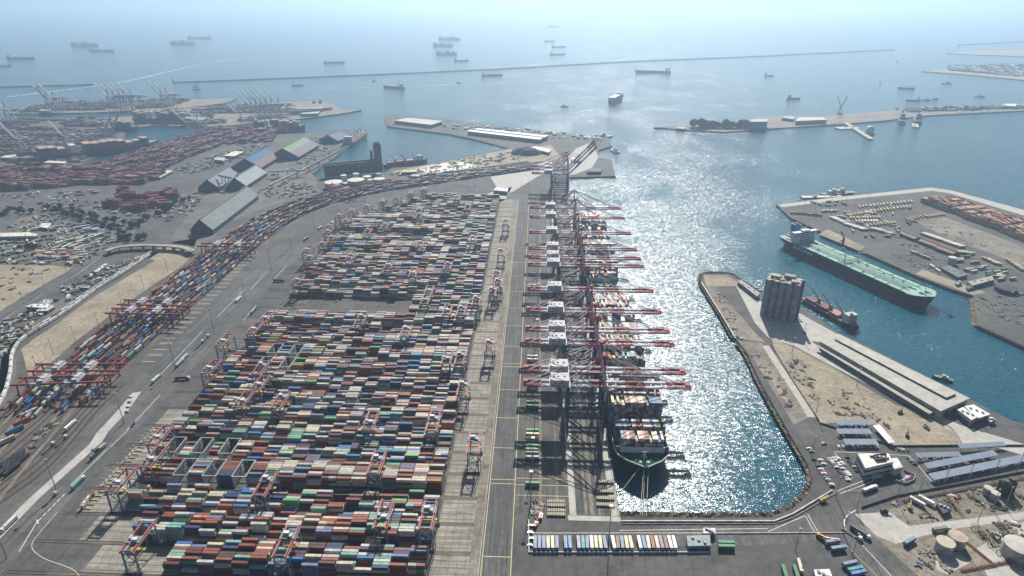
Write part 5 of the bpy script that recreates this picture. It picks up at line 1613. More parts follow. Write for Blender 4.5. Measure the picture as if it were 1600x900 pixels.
m = MB((.10, .14, .16)); m.bar((0, 0, 14), (-4, 6, 24), 1.6); m.bar((0, 0, 13), (-12, -8, 8), 1.4); m.build('arm', M['paint'], t)
# piles under the near pier edge
m = MB((.10, .09, .08))
a, b = Vector(at(1528, 509)), Vector(at(1640, 560))
for k in range(60):
    p = a.lerp(b, k / 59); m.box(p.x - .7, p.y - .7, -6, .8, .8, 5.4)
tag(m.build('pier_piles', M['concrete_wall']), kind='structure')
# mast buoy off the tanker bow
x, y = at(1486, 494, WZ)
t = thing('mooring_buoy', 'small dark mooring buoy with a mast off the tanker bow', 'buoy', (x, y, WZ))
m = MB((.04, .05, .06)); m.cyl(0, 0, -.3, 1.4, 2.4, n=10); m.build('float', M['paint'], t)
m = MB((.4, .4, .4)); m.bar((0, 0, 1), (-2, 0, 14), .4); m.build('mast', M['paint'], t)
a, b = Vector((*at(1447, 478, 8), 8)), Vector((x, y, WZ + 1))
m = MB((.06, .07, .08)); m.bar(a, b, .5); tag(m.build('mooring_line', M['paint']), 'dark mooring line from the tanker bow to the buoy', 'mooring line')

# ------------------------------------------------------------------ far harbour: container terminals, cranes, power station
cen, siz, col, rzs = [], [], [], []
REDS = np.array([(.22, .055, .06), (.17, .045, .055), (.25, .08, .085), (.14, .04, .055), (.30, .16, .14), (.09, .045, .065), (.34, .31, .29)])
MIXC = np.array([(.25, .10, .09), (.10, .12, .18), (.40, .38, .33), (.18, .18, .20), (.30, .13, .10), (.08, .10, .14), (.35, .30, .22)])
def inside(p, poly):
    r = False
    for i in range(len(poly)):
        a, b = poly[i], poly[i - 1]
        if (a[1] > p[1]) != (b[1] > p[1]) and p[0] < (b[0] - a[0]) * (p[1] - a[1]) / (b[1] - a[1]) + a[0]: r = not r
    return r
def yard(poly_px, ang, cols, tiers, lane=34, rows=7, fill=.85, brk=.12):
    poly = [at(*p) for p in poly_px]
    c, s = math.cos(ang), math.sin(ang)
    loc = [(c * x + s * y, -s * x + c * y) for x, y in poly]
    u0, u1 = min(p[0] for p in loc), max(p[0] for p in loc); v0, v1 = min(p[1] for p in loc), max(p[1] for p in loc)
    v = v0
    while v < v1:
        tb = tiers + rng.normal(0, .7); skip = False; u = u0
        while u < u1:
            if rng.random() < .1: skip = rng.random() < brk
            if rng.random() < .25: tb = tiers + rng.normal(0, .9)
            for r in range(rows):
                if skip or rng.random() > fill: continue
                vv = v + r * 2.7
                x, y = c * u - s * vv, s * u + c * vv
                if not inside((x, y), poly): continue
                h = int(np.clip(round(tb + rng.normal(0, .5)), 1, 6))
                cen.append((x, y, .1)); siz.append((12.1, 2.45, h * 2.6)); rzs.append(ang); col.append(cols[rng.integers(0, len(cols))] * rng.uniform(.8, 1.2))
            u += 12.6
        v += lane
iq = np.array(at(290, 212.5)) - np.array(at(126, 255)); ia = math.atan2(iq[1], iq[0])
yard(((140, 262), (175, 253), (240, 231), (290, 215), (340, 208), (432, 211), (425, 222), (350, 226), (300, 245), (262, 262), (250, 270), (170, 272)), ia, REDS, 3.2, 30, 8, .92)
yard(((-60, 300), (-60, 262), (60, 258), (130, 262), (250, 270), (262, 276), (225, 288), (120, 290), (60, 296)), 0.05, REDS, 3.2, 30, 8, .9)
yard(((-60, 258), (-60, 205), (60, 196), (140, 192), (188, 200), (150, 236), (122, 254), (60, 256)), 0.02, MIXC, 2.8, 36, 7, .75, .3)
yard(((-60, 203), (-60, 190), (60, 186), (150, 185), (178, 190), (140, 191), (60, 195)), 0, MIXC, 2.2, 44, 6, .6, .4)
yard(((320, 203), (400, 203), (452, 207), (430, 210), (330, 208)), 0, REDS, 5, 40, 12, 1)
for q in (((165, 325), (192, 325), (188, 317), (166, 318)), ((194, 331), (230, 331), (224, 322), (196, 323)), ((184, 314), (211, 314), (208, 306), (186, 306)), ((186, 302), (200, 302), (198, 297), (187, 297)), ((213, 312), (248, 311), (246, 305), (216, 306)), ((231, 325), (264, 324), (258, 316), (234, 317)), ((254, 312), (278, 310), (274, 303), (256, 304))):
    yard(q, .08, REDS[:4], 4.6, 200, 26, 1, 0)
yard(((30, 176), (60, 166), (110, 159), (170, 160), (270, 157), (300, 157), (262, 168), (125, 173)), 0, MIXC, 3, 60, 9, .8, .2)
yard(((215, 191), (250, 184), (270, 178), (330, 170), (440, 164), (500, 161), (518, 172), (450, 184), (400, 189), (330, 194), (285, 194)), .1, MIXC, 3, 46, 8, .8, .25)
o = box_cloud('far_containers', M['box'], cen, siz, col, rzs)
tag(o, 'mass of mostly red container stacks filling the distant terminals across the yard', 'containers', kind='stuff')

def far_crane_proto():
    t = thing('far_crane', None, 'quay crane')
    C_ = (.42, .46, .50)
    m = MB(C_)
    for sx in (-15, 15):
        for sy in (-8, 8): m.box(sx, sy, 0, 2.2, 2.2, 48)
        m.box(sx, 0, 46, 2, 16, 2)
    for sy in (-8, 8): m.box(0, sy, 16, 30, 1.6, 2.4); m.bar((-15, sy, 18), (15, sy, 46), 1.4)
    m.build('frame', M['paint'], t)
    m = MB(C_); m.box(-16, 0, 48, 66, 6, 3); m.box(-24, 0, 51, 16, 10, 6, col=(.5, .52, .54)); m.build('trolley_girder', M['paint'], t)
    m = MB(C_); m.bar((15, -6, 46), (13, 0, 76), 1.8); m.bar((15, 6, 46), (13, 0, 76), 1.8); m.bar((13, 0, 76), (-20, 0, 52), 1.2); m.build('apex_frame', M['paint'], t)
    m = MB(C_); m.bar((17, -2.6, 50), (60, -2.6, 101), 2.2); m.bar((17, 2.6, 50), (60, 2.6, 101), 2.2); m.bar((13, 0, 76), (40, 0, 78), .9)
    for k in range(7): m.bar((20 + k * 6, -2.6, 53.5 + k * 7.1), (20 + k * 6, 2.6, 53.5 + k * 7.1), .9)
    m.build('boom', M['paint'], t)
    return t
fcp = None
FC = [(22, 196, 172, 'at the far left edge'), (38, 240, 172, 'among the stacks at the far left'), (112, 236, 172, 'among the stacks at the far left'), (175, 222, 70, 'beside the moored ship in the near inlet'), (160, 232, 70, 'beside the moored ship in the near inlet'),
      (85, 176, 176, 'on the distant pier, left part'), (95, 175, 176, 'on the distant pier, left part'), (180, 173, 176, 'on the distant pier, middle part'), (188, 173, 176, 'on the distant pier, middle part'), (197, 172.6, 176, 'on the distant pier, middle part'), (205, 172.4, 176, 'on the distant pier, middle part'), (215, 172, 176, 'on the distant pier, middle part'),
      (262, 170, 176, 'on the distant pier, right part'), (270, 169.5, 176, 'on the distant pier, right part'), (402, 189.5, 178, 'in the tall group beside the red ship'), (410, 189, 178, 'in the tall group beside the red ship'), (418, 188.5, 178, 'in the tall group beside the red ship'), (426, 188, 178, 'in the tall group beside the red ship'),
      (434, 187.5, 178, 'in the tall group beside the red ship'), (445, 187, 178, 'in the tall group beside the red ship'), (386, 203, 185, 'over the long red container stacks'), (300, 211, 185, 'over the long red container stacks'), (318, 208, 185, 'over the long red container stacks')]
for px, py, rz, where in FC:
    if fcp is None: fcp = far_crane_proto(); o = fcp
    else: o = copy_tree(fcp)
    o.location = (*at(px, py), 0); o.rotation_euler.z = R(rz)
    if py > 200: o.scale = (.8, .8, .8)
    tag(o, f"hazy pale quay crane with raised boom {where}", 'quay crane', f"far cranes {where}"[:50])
for k, (px, py, pt) in enumerate(((293, 181, 163), (304, 180.5, 163), (315.5, 180.5, 157))):
    x, y = at(px, py); h = H - (H) * 0
    # height that reaches photo row pt
    a0, a1 = math.atan((450 - pt) / FPX), 0
    dist = math.hypot(x, y); h = H - dist * math.tan(TH - math.atan((450 - pt) / FPX))
    t = thing('chimney', f"{('left', 'middle', 'right and tallest')[k]} of three dark power station chimneys", 'chimney', (x, y, 0), 0, 'power station chimneys')
    m = MB((.10, .14, .17)); m.cyl(0, 0, 0, h, 5.5, 4, n=12); m.build('stack', M['paint'], t)
    m = MB((.2, .2, .2)); m.cyl(0, 0, h - 3, h + .5, 4.6, n=12); m.build('rim', M['paint'], t)
for lb, q, z, rc in (('pale flat shed on the distant pier shore', ((60, 173), (66, 171), (80, 171), (76, 173.5)), 12, (.6, .58, .5)), ('blocky power plant building below the chimneys', ((285, 185), (292, 182), (322, 183), (318, 187)), 22, (.26, .30, .33)),
                     ('pale shed on the point of the far terminal', ((468, 178), (474, 176), (500, 174), (496, 177)), 10, (.5, .52, .54)), ('grey shed near the far terminal point', ((460, 170), (466, 168), (505, 167), (502, 169.5)), 12, (.34, .37, .4)),
                     ('long white roofed shed left of the inlet', ((0, 246), (8, 243), (26, 241), (20, 246)), 9, (.66, .66, .62)), ('white roofed shed between red stacks', ((68, 254), (76, 251), (104, 252), (100, 255)), 9, (.62, .6, .52)),
                     ('pale row of low buildings beside the red stacks', ((242, 275), (262, 266), (270, 267), (250, 277)), 6, (.66, .62, .5)), ('cream roofed shed in the bulk yard', ((350, 243), (366, 236), (381, 237), (366, 244)), 7, (.70, .66, .56))):
    flat_building(lb, q, z, rc, (.25, .28, .3))

# ------------------------------------------------------------------ breakwaters and mole
def breakwater(label, pts, w_=14, h=5, thin=.62):
    rg = np.random.default_rng(len(pts) + int(abs(pts[0][0])))
    w_ *= thin; h *= .75
    W_ = walk(pts, 0, line_len(pts), 40)
    m = MB(); prev = None
    c0 = Vector((*pts[0], 0))
    for x, y, a in W_:
        n = Vector((-math.sin(a), math.cos(a), 0)); hh = h + rg.normal(0, .5) + WZ; p = Vector((x, y, 0)) - c0
        row = [p - n * w_ + Vector((0, 0, WZ - 2)), p - n * w_ * .3 + Vector((0, 0, hh)), p + n * w_ * .3 + Vector((0, 0, hh)), p + n * w_ + Vector((0, 0, WZ - 2))]
        if prev:
            for k in range(3): m.face([prev[k], row[k], row[k + 1], prev[k + 1]][::-1], (.22 * rg.uniform(.8, 1.2), .21, .19))
        prev = row
    return tag(m.build('breakwater', M['rock'], None, tuple(c0)), label, 'breakwater')
breakwater('longest dark rock breakwater crossing the whole bay', P((270, 128), (400, 123.5), (600, 115.5), (770, 108), (960, 97), (1200, 87), (1400, 77)), 16, 7)
breakwater('short rock breakwater at the far left of the bay', P((-200, 138), (0, 135.5), (146, 131.5)), 16, 7)
breakwater('far faint breakwater behind the sand spit at the right', P((1497, 70), (1600, 64.5), (1800, 56)), 18, 8)
breakwater('low rock jetty tip left of the wooded mole', P((1022, 199.5), (1060, 198.5), (1090, 198)), 10, 6)
for px, py, lb in ((271, 129, 'small light tower at the end of the long breakwater'), (1497, 71, 'small light tower on the far right breakwater')):
    x, y = at(px, py); t = thing('light_tower', lb, 'lighthouse', (x, y, WZ)); m = MB((.4, .42, .42)); m.cyl(0, 0, 0, 22, 4, 2.4, 8); m.build('tower', M['paint'], t); m = MB((.1, .1, .1)); m.cyl(0, 0, 22, 27, 2.4, 1, 8); m.build('lantern', M['paint'], t)
# wooded hill on the mole
for k in range(70):
    u = rng.random(); px = 1082 + u * 106; py = 197.5 + 3 * rng.random() + 2 * u * .5
    x, y = at(px, min(py, 201))
    big = 2.3 if 1083 < px < 1098 else 1.7
    tree('dark tree in the dense grove on the offshore mole', x, y, 'trees on the offshore mole', None, rng.uniform(.8, 1.2) * big)
for k in range(26):
    u = rng.random(); x, y = at(1400 + u * 170, 170 + 4 * (1 - u) + rng.uniform(-1.5, 1.5)); tree('dark low tree along the right arm of the offshore mole', x, y, 'trees on the right arm of the mole', None, 1.0)
for lb, q, z, rc in (('large windowless block at the end of the grove on the mole', ((1172, 190), (1176, 186.5), (1200, 186), (1198, 190)), 26, (.5, .52, .54)), ('wide cream roofed shed on the mole', ((1243, 189), (1250, 183.5), (1285, 183), (1292, 187)), 13, (.60, .55, .44)),
                     ('low pale shed left of the cream shed on the mole', ((1222, 184), (1228, 181), (1242, 181.5), (1240, 186)), 9, (.42, .43, .42)), ('white building near the right end of the mole', ((1566, 165), (1572, 162), (1590, 162), (1586, 166)), 10, (.70, .72, .74)),
                     ('small pale hut on the mole beach', ((1055, 200), (1060, 198.6), (1072, 199), (1069, 201)), 6, (.62, .6, .56))):
    flat_building(lb, q, z, rc, (.22, .24, .27))
# finger pier with barges
a, b = at(1322, 192), at(1362, 217)
m = MB((.50, .46, .38)); m.bar((*a, -.5), (*b, -.5), 16, 1.4); tag(m.build('finger_pier', M['concrete_wall']), 'pale narrow finger pier reaching out from the mole', 'pier')
def simple_barge(label, px, py, L, B, rz, col, deckc, h=3, name='barge'):
    x, y = at(px, py, WZ); t = thing(name, label, 'barge', (x, y, WZ), R(rz))
    m = MB(col); m.prism([(-B / 2, -L / 2), (B / 2, -L / 2), (B / 2, L / 2 - B * .2), (B * .3, L / 2), (-B * .3, L / 2), (-B / 2, L / 2 - B * .2)], -1, h, col, deckc); m.build('hull', M['paint'], t)
    m = MB((.45, .45, .42))
    for k in range(5): m.box(rng.uniform(-B * .3, B * .3), rng.uniform(-L * .4, L * .4), h, rng.uniform(2, 5), rng.uniform(2, 7), rng.uniform(1, 3.5))
    m.build('deck_cargo', M['paint'], t)
    return t
simple_barge('pale flat barge beside the finger pier', 1324, 201, 75, 26, -78, (.2, .22, .24), (.55, .54, .5))
simple_barge('tan flat barge between the two grey moored ships', 1430, 197, 70, 18, 155, (.3, .27, .2), (.6, .55, .42))
x, y = at(1358, 209, WZ); t = thing('domed_barge', 'white round domed radar platform beside the finger pier', 'barge', (x, y, WZ)); m = MB((.2, .22, .24)); m.cyl(0, 0, 0, 5, 16, n=16); m.build('hull', M['paint'], t)
bm = bmesh.new(); bmesh.ops.create_uvsphere(bm, u_segments=16, v_segments=10, radius=13)
me = bpy.data.meshes.new('dome'); bm.to_mesh(me); bm.free(); a_ = me.attributes.new('Col', 'FLOAT_COLOR', 'FACE'); a_.data.foreach_set('color', np.tile(np.array([.7, .72, .73, 1], np.float32), len(me.polygons))); me.materials.append(M['paint'])
place('dome', me, t, (0, 0, 12))
x, y = at(1312, 179); t = thing('crawler_crane', 'tall lattice crawler crane with crossed booms on the mole', 'crane', (x, y, 0))
m = MB((.12, .12, .13)); m.box(0, 0, 0, 9, 9, 7); m.build('body', M['paint'], t)
for dx, nm in ((18, 'boom'), (-16, 'boom')): m = MB((.16, .14, .14)); m.bar((-dx * .5, 0, 5), (dx, 8, 62), 2.2); m.build(nm, M['paint'], t)

# ------------------------------------------------------------------ ships under way and at anchor
def ship(label, px, py, L, rz, kind, hullc=(.10, .11, .13), name='cargo_ship', cat='ship', B=None, D=None):
    B = B or L * .155; D = D or max(3.2, L * .078)
    x, y = at(px, py, WZ)
    t = thing(name, label, cat, (x, y, WZ), R(rz), None)
    m = MB(); rows = hull(m, L, B, D, hullc, (.2, .05, .04), rise=D * .25, n=18, boot_h=D * .12); m.build('hull', M['paint'], t)
    m = MB(); deck(m, rows, (.13, .06, .05) if kind in ('bulk', 'coaster') else (.2, .25, .24), .3); m.build('deck', M['paint'], t)
    if kind == 'container':
        tower('superstructure', t, 0, -L * .22, D, B * .8, L * .05, 7)
        for k in range(13):
            yy = -L * .44 + k * L * .067
            if abs(yy + L * .22) < L * .05: continue
            h = 12 + 9 * rng.random() + (3 if k < 9 else -3)
            m = MB(tuple(MIXC[rng.integers(0, len(MIXC))])); m.box(0, yy, D - .3, B * (.92 if k < 11 else .7), L * .058, h, top=(.40, .30, .26)); m.build('container_bay', M['paint'], t)
    elif kind == 'tanker':
        tower('superstructure', t, 0, -L * .38, D, B * .75, L * .06, 5, wing=B)
        m = MB((.16, .16, .18)); m.box(0, -L * .45, D, B * .2, L * .03, L * .09); m.build('funnel', M['paint'], t)
        m = MB((.35, .2, .16)); m.box(0, L * .02, D + .4, B * .1, L * .66, 1.4); m.box(0, 0, D + .4, B * .8, 3, 1.6); m.build('pipeline', M['paint'], t)
        m = MB((.5, .5, .5)); m.cyl(0, L * .42, D, D + L * .07, .7, .5, 6); m.build('mast', M['paint'], t)
    elif kind == 'bulk':
        tower('superstructure', t, 0, -L * .40, D, B * .75, L * .06, 5)
        for k in range(4):
            yy = -L * .25 + k * L * .17
            m = MB((.36, .34, .30)); m.cyl(0, yy, D, D + L * .1, 1.4, 1, 6); m.bar((0, yy, D + L * .09), (0, yy + L * .12, D + L * .13), 1.2); m.build('deck_crane', M['paint'], t)
            m = MB((.30, .24, .2)); m.box(0, yy + L * .085, D - .3, B * .6, L * .1, 2.4); m.build('hatch_cover', M['paint'], t)
    elif kind == 'roro':
        m = MB((.30, .33, .38)); m.box(0, 0, D - .3, B * .96, L * .84, L * .09, col=(.30, .33, .38), top=(.55, .56, .56)); m.build('garage_deck', M['paint'], t)
        tower('superstructure', t, 0, L * .28, D + L * .09, B * .8, L * .07, 2)
    elif kind == 'lift':
        tower('superstructure', t, 0, -L * .36, D, B * .8, L * .09, 5)
        m = MB((.45, .38, .33)); m.box(0, L * .1, D - .2, B * .7, L * .6, 2.6); m.build('hold_cover', M['paint'], t)
        for s in (-1, 1): m = MB((.2, .2, .22)); m.cyl(s * B * .35, -L * .24, D, D + L * .2, 1.6, 1, 6); m.build('deck_crane', M['paint'], t)
    elif kind == 'small':
        m = MB((.62, .62, .6)); m.box(0, -L * .1, D - .2, B * .6, L * .3, L * .1); m.box(0, -L * .05, D + L * .1, B * .45, L * .14, L * .06); m.build('wheelhouse', M['paint'], t)
        m = MB((.3, .3, .3)); m.cyl(0, -L * .08, D, D + L * .35, .3, .2, 6); m.build('mast', M['paint'], t)
    elif kind == 'sail':
        m = MB((.34, .36, .38))
        for yy, h in ((L * .18, 1.0), (-L * .05, .9), (-L * .25, .6)):
            m.cyl(0, yy, D, D + L * h * .72, .35, .2, 6); m.face([(0.3, yy - L * .13, D + L * .08), (0.5, yy + L * .1, D + L * .08), (0.2, yy, D + L * h * .68)]); m.face([(.1, yy, D + L * h * .68), (.3, yy + L * .1, D + L * .08), (.1, yy - L * .13, D + L * .08)])
        m.build('rig', M['paint'], t)
    elif kind == 'naval':
        G = (.30, .33, .36)
        m = MB(G); m.box(0, L * .05, D - .3, B * .8, L * .3, L * .06); m.box(0, L * .1, D + L * .06, B * .6, L * .14, L * .06); m.box(0, -L * .2, D - .3, B * .6, L * .12, L * .08); m.build('superstructure', M['paint'], t)
        m = MB(G); m.cyl(0, L * .08, D + L * .1, D + L * .26, 1.2, .5, 6); m.box(0, L * .08, D + L * .2, 10, .6, .6); m.cyl(0, -L * .2, D + L * .05, D + L * .16, 3, 2.4, 8); m.build('mast', M['paint'], t)
    elif kind == 'coaster':
        tower('superstructure', t, 0, L * .33, D, B * .85, L * .1, 4, (.66, .66, .68))
        m = MB((.65, .62, .6)); m.cyl(0, L * .33, D + 11, D + 22, .5, .3, 6); m.box(0, L * .33, D + 17, 6, .4, .4); m.box(2, L * .36, D + 11.6, 4, 3, 2, col=(.7, .4, .2)); m.build('radar_mast', M['paint'], t)
        for k, (yy, l_) in enumerate(((.10, .16), (-.12, .18), (-.33, .16))):
            m = MB((.40, .22, .19) if k == 0 else (.16, .05, .045)); m.box(0, L * yy, D - .3, B * .7, L * l_, 3.4); m.build('hatch_cover', M['paint'], t)
        for yy in (.21, -.01, -.23): m = MB((.38, .22, .10)); m.box(0, L * yy, D, 3, 3, 9); m.bar((0, L * yy, D + 8), (4, L * yy - 14, D + 20), 1.2); m.build('deck_crane', M['paint'], t)
    return t
SHIPS = [('hazy container ship, farthest of the three anchored in line', 702, 63, 230, -88, 'container'), ('hazy container ship, middle of three anchored in line', 692, 73, 185, -86, 'container'), ('hazy dark container ship, nearest of three anchored in line', 698, 86, 165, -80, 'container'),
         ('small tanker anchored beside the three hazy container ships', 721, 96, 110, -62, 'tanker'), ('grey bulk carrier with deck cranes anchored far left of centre', 522, 99, 140, -78, 'bulk'), ('dark bulk carrier with four cranes just inside the long breakwater', 769, 119, 122, -72, 'bulk'),
         ('heavy lift ship with tall twin posts in the middle of the bay', 615, 138, 130, 62, 'lift'), ('small coaster in the bay left of the heavy lift ship', 465, 134, 55, -70, 'tanker'), ('middle of three tankers anchored beyond the breakwater', 873, 74, 135, -74, 'tanker'),
         ('nearest of three tankers anchored just beyond the breakwater', 871, 86, 125, -78, 'tanker'), ('farthest of three tankers anchored beyond the breakwater', 859, 65, 120, -80, 'tanker'), ('barely visible ship on the horizon haze', 865, 42, 190, -86, 'tanker'),
         ('large dark tanker lying across the bay inside the breakwater', 1020, 114.5, 205, 76, 'tanker'), ('high sided car carrier heading out in the middle of the channel', 962, 160, 165, -22, 'roro'), ('small dark freighter right of the large tanker', 1202, 119, 62, -75, 'tanker'),
         ('dark vessel with tall rig anchored off the mole', 1240, 155, 70, -70, 'lift'), ('barge-like grey ship among the anchored boats off the mole', 1416, 139, 72, 60, 'bulk'), ('white crane vessel among the anchored boats', 1427, 158, 55, 70, 'lift'), ('small dark boat, middle of the row off the mole', 1447, 157, 36, 80, 'small'),
         ('small dark boat, right of the row off the mole', 1461, 155.5, 28, 85, 'small'), ('low dark work boat beyond the anchored row', 1479, 131, 50, 78, 'small'), ('dark tug alone at the right of the bay', 1531, 151.5, 40, 80, 'small'),
         ('small sailing boat alone in the right half of the bay', 1375, 131, 24, -40, 'sail'), ('small boat leaving a white wake at the right', 1401, 96, 26, -60, 'small'), ('small dark boat left of the car carrier', 882, 167, 34, -80, 'small'),
         ('small speedboat at the end of a long straight wake', 716, 130, 24, -95, 'small'), ('small sailing boat inside the left breakwater', 307, 140, 40, -80, 'sail'), ('tiny speedboat on a short wake behind the heavy lift ship', 584, 127, 22, 85, 'small'),
         ('faint container ship in thick haze at the far left', 133, 73, 240, -86, 'container'), ('faint low ship below the hazy container ship at left', 160, 81, 200, -88, 'tanker'), ('faint container ship in haze above the left breakwater', 286, 70, 230, -84, 'container'),
         ('ghostly ship farthest in the haze at left', 312, 61, 260, -88, 'tanker'), ('faint long ship near the left edge', 33, 93, 200, -88, 'tanker'), ('faint ship cut by the left edge of the bay', 3, 104, 120, -88, 'tanker')]
for a in SHIPS: ship(*a)
ship('large container ship moored below the three chimneys', 264, 193, 230, -88, 'container', (.05, .07, .09), 'container_ship', D=20)
ship('red hulled container ship moored at the far terminal point', 438, 205, 160, -80, 'container', (.20, .05, .07), 'container_ship', D=16)
ship('container ship with pale deckhouse moored in the near inlet', 160, 241, 300, -42, 'container', (.06, .09, .11), 'container_ship', D=16)
ship('dark container ship behind the left terminal cranes', 185, 206, 120, -80, 'container', (.05, .06, .07), 'container_ship', D=14)
a, b = Vector(at(543, 232, WZ)), Vector(at(573, 211, WZ))
ship('bulk carrier with tall cranes moored beside the slate blue shed', 557, 221, (b - a).length * .92, math.degrees(math.atan2((b - a).y, (b - a).x)) - 90, 'bulk', (.13, .14, .15), 'bulk_carrier', B=34)
ship('dark red freighter moored at the grain elevator tower', 634, 258, 120, -58, 'coaster', (.10, .08, .10))
a, b = Vector(at(1243, 468, WZ)), Vector(at(1337, 523, WZ)); n_ = Vector((-(b - a).y, (b - a).x)).normalized()
c_ = (a + b) / 2 + n_ * 9
t = ship('red decked coaster with white forward deckhouse moored behind the silos', 1290, 495, (b - a).length * .9, math.degrees(math.atan2((b - a).y, (b - a).x)) - 90, 'coaster', (.03, .03, .05), 'coaster', B=18, D=6)
t.location = (c_.x, c_.y, WZ)
for px, py, L, rz, lb in ((1408, 190, 150, 155, 'grey naval ship, left of two moored at the mole'), (1433, 190, 150, 155, 'grey naval ship, right of two moored at the mole')): ship(lb, px, py, L, rz, 'naval', (.24, .27, .30), 'naval_ship')
for px, py, L, rz, lb in ((1284, 309, 90, -84, 'long pale barge tied outside the tanker pier'), (1316, 303, 55, -80, 'dark tug at the tip of the tied barges outside the pier'), (1303, 305, 60, -80, 'dark tug tied between barges outside the pier')):
    ship(lb, px, py, L, rz, 'small', (.10, .12, .15), 'tug', 'boat', B=16) if 'tug' in lb else simple_barge(lb, px, py, L, 14, rz, (.2, .22, .24), (.6, .58, .52))
ship('dark tug moored at the quay peninsula corner', 961, 237, 48, 10, 'small', (.05, .07, .09), 'tug', 'boat', B=18)
ship('tall masted vessel in the small boat basin on the peninsula', 944, 215, 60, -70, 'small', (.12, .14, .17), 'work_boat', 'boat', B=16)
ship('small work boat tied beside the long transit warehouse', 1472, 593, 20, 58, 'small', (.08, .1, .1), 'work_boat', 'boat', B=6)
def wake(label, pts, w0, w1):
    m = MB((.80, .84, .86)); W_ = smooth(pts, 6); L_, R_ = [], []
    for i, p in enumerate(W_):
        a = Vector(W_[max(i - 1, 0)]); b = Vector(W_[min(i + 1, len(W_) - 1)]); d = (b - a).normalized(); n = Vector((-d.y, d.x)); ww = w0 + (w1 - w0) * i / (len(W_) - 1)
        ww *= rng.uniform(.7, 1.2)
        L_.append(tuple(Vector(p) + n * ww)); R_.append(tuple(Vector(p) - n * ww))
    m.strip(L_, R_, WZ + .25)
    return tag(m.build('wake', M['foam']), label, 'wake', kind='stuff')
m_, n_, b_ = new_mat('foam'); M['foam'] = m_
b_.inputs['Base Color'].default_value = (.75, .8, .82, 1); b_.inputs['Roughness'].default_value = .9
t_ = noise(n_, .06, 5, .7); ml = ramp(n_, t_.outputs[0], [(.42, 0.), (.62, .75)]); n_.links.new(ml, b_.inputs['Alpha'])
wake('long curving pale wake across the left of the bay', P((-40, 155), (0, 151), (150, 133), (220, 121), (270, 109), (340, 95), (420, 86)), 16, 10)
wake('straight white wake behind the speedboat', P((640, 134), (680, 132), (715, 130.2)), 4, 9)
wake('short white wake behind the tiny speedboat', P((586, 127), (605, 126), (618, 125)), 5, 2)
wake('white wake behind the small boat at the right', P((1375, 102), (1390, 98.5), (1400, 96.3)), 2, 6)
wake('broad curved wake trailing the car carrier', P((830, 185), (880, 178), (930, 168), (955, 162)), 3, 6)
wake('faint straight wake across the far sea', P((400, 140), (520, 137), (600, 135)), 3, 5)

# distant town on the sand spits
cen, siz, col, rzs = [], [], [], []
for k in range(420):
    u = rng.random(); px = 1485 + u * 160; py = 103 + rng.random() * (14 + 6 * u) - u * 3
    x, y = at(px, min(py, 110 + u * 14)); g = rng.uniform(.15, .75); h = rng.uniform(4, 12)
    cen.append((x, y, 0)); siz.append((rng.uniform(10, 40), rng.uniform(10, 30), h)); rzs.append(rng.uniform(0, 3))
    col.append((.09, .11, .08) if rng.random() < .5 else (g, g * .97, g * .92))
for k in range(200):
    u = rng.random(); px = 1420 + u * 190; py = 166.5 + (1 - u) * 6 + rng.uniform(-1, 3)
    x, y = at(px, py); g = rng.uniform(.15, .4); cen.append((x, y, 0)); siz.append((rng.uniform(5, 22), rng.uniform(5, 14), rng.uniform(3, 9))); rzs.append(0); col.append((.08, .10, .07) if rng.random() < .45 else (g, g, g))
for k in range(160):
    px, py = rng.uniform(612, 940), 0
    u = (px - 612) / 330; py = 185 + u * 28 + rng.uniform(0, 9) 
    x, y = at(px, py); g = rng.uniform(.15, .7); cen.append((x, y, 0)); siz.append((rng.uniform(3, 14), rng.uniform(3, 10), rng.uniform(2, 6))); rzs.append(rng.uniform(0, 3)); col.append((g, g * .98, g * .92))
o = box_cloud('far_buildings', M['paint'], cen, siz, col, rzs)
tag(o, 'hazy scatter of tiny buildings and stores on the distant spits and moles', 'buildings', kind='stuff')

# ------------------------------------------------------------------ vehicles
def car_mesh(c, pickup=False):
    m = MB(c); m.box(0, 0, .35, 4.6, 1.85, .6); 
    if pickup: m.box(.5, 0, .95, 1.9, 1.7, .75, col=(.04, .05, .06), top=c)
    else: m.box(-.2, 0, .95, 2.7, 1.65, .6, col=(.04, .05, .06), top=c)
    for x in (-1.45, 1.45): m.box(x, 0, 0, .66, 1.9, .66, col=(.03, .03, .03))
    for s in (-1, 1): m.box(2.31, s * .65, .6, .06, .35, .2, col=(.7, .7, .65)); m.box(-2.31, s * .65, .6, .06, .35, .2, col=(.35, .03, .03))
    me = m.mesh('car'); me.materials.append(M['gloss']); return me
CARC = {'white': (.72, .72, .71), 'silver': (.42, .43, .44), 'black': (.03, .03, .035), 'grey': (.18, .19, .2), 'dark blue': (.04, .07, .16), 'red': (.32, .04, .04)}
CM = {k: car_mesh(v) for k, v in CARC.items()}
CP = [.36, .2, .17, .14, .08, .05]
def cars(a, b, n, rz, where, jit=.25, fill=.9):
    pa, pb = Vector(at(*a)), Vector(at(*b)); base = math.atan2((pb - pa).y, (pb - pa).x)
    ks = list(CM)
    for k in range(n):
        if rng.random() > fill: continue
        p = pa.lerp(pb, (k + .5) / n); c = ks[rng.choice(len(ks), p=CP)]
        o = place('parked_car', CM[c], None, (p.x + rng.normal(0, jit), p.y + rng.normal(0, jit), Z2 + .02), base + R(rz) + (math.pi if rng.random() < .4 else 0))
        tag(o, f"{c} car parked {where}", 'car', f"{c} cars {where}"[:60])
cars((1271, 717), (1304, 766), 15, 80, 'in the row along the basin shore')
cars((1281, 718), (1288, 727), 3, 80, 'in the row along the basin shore')
cars((1294, 716), (1326, 752), 13, 80, 'in the double row west of the office')
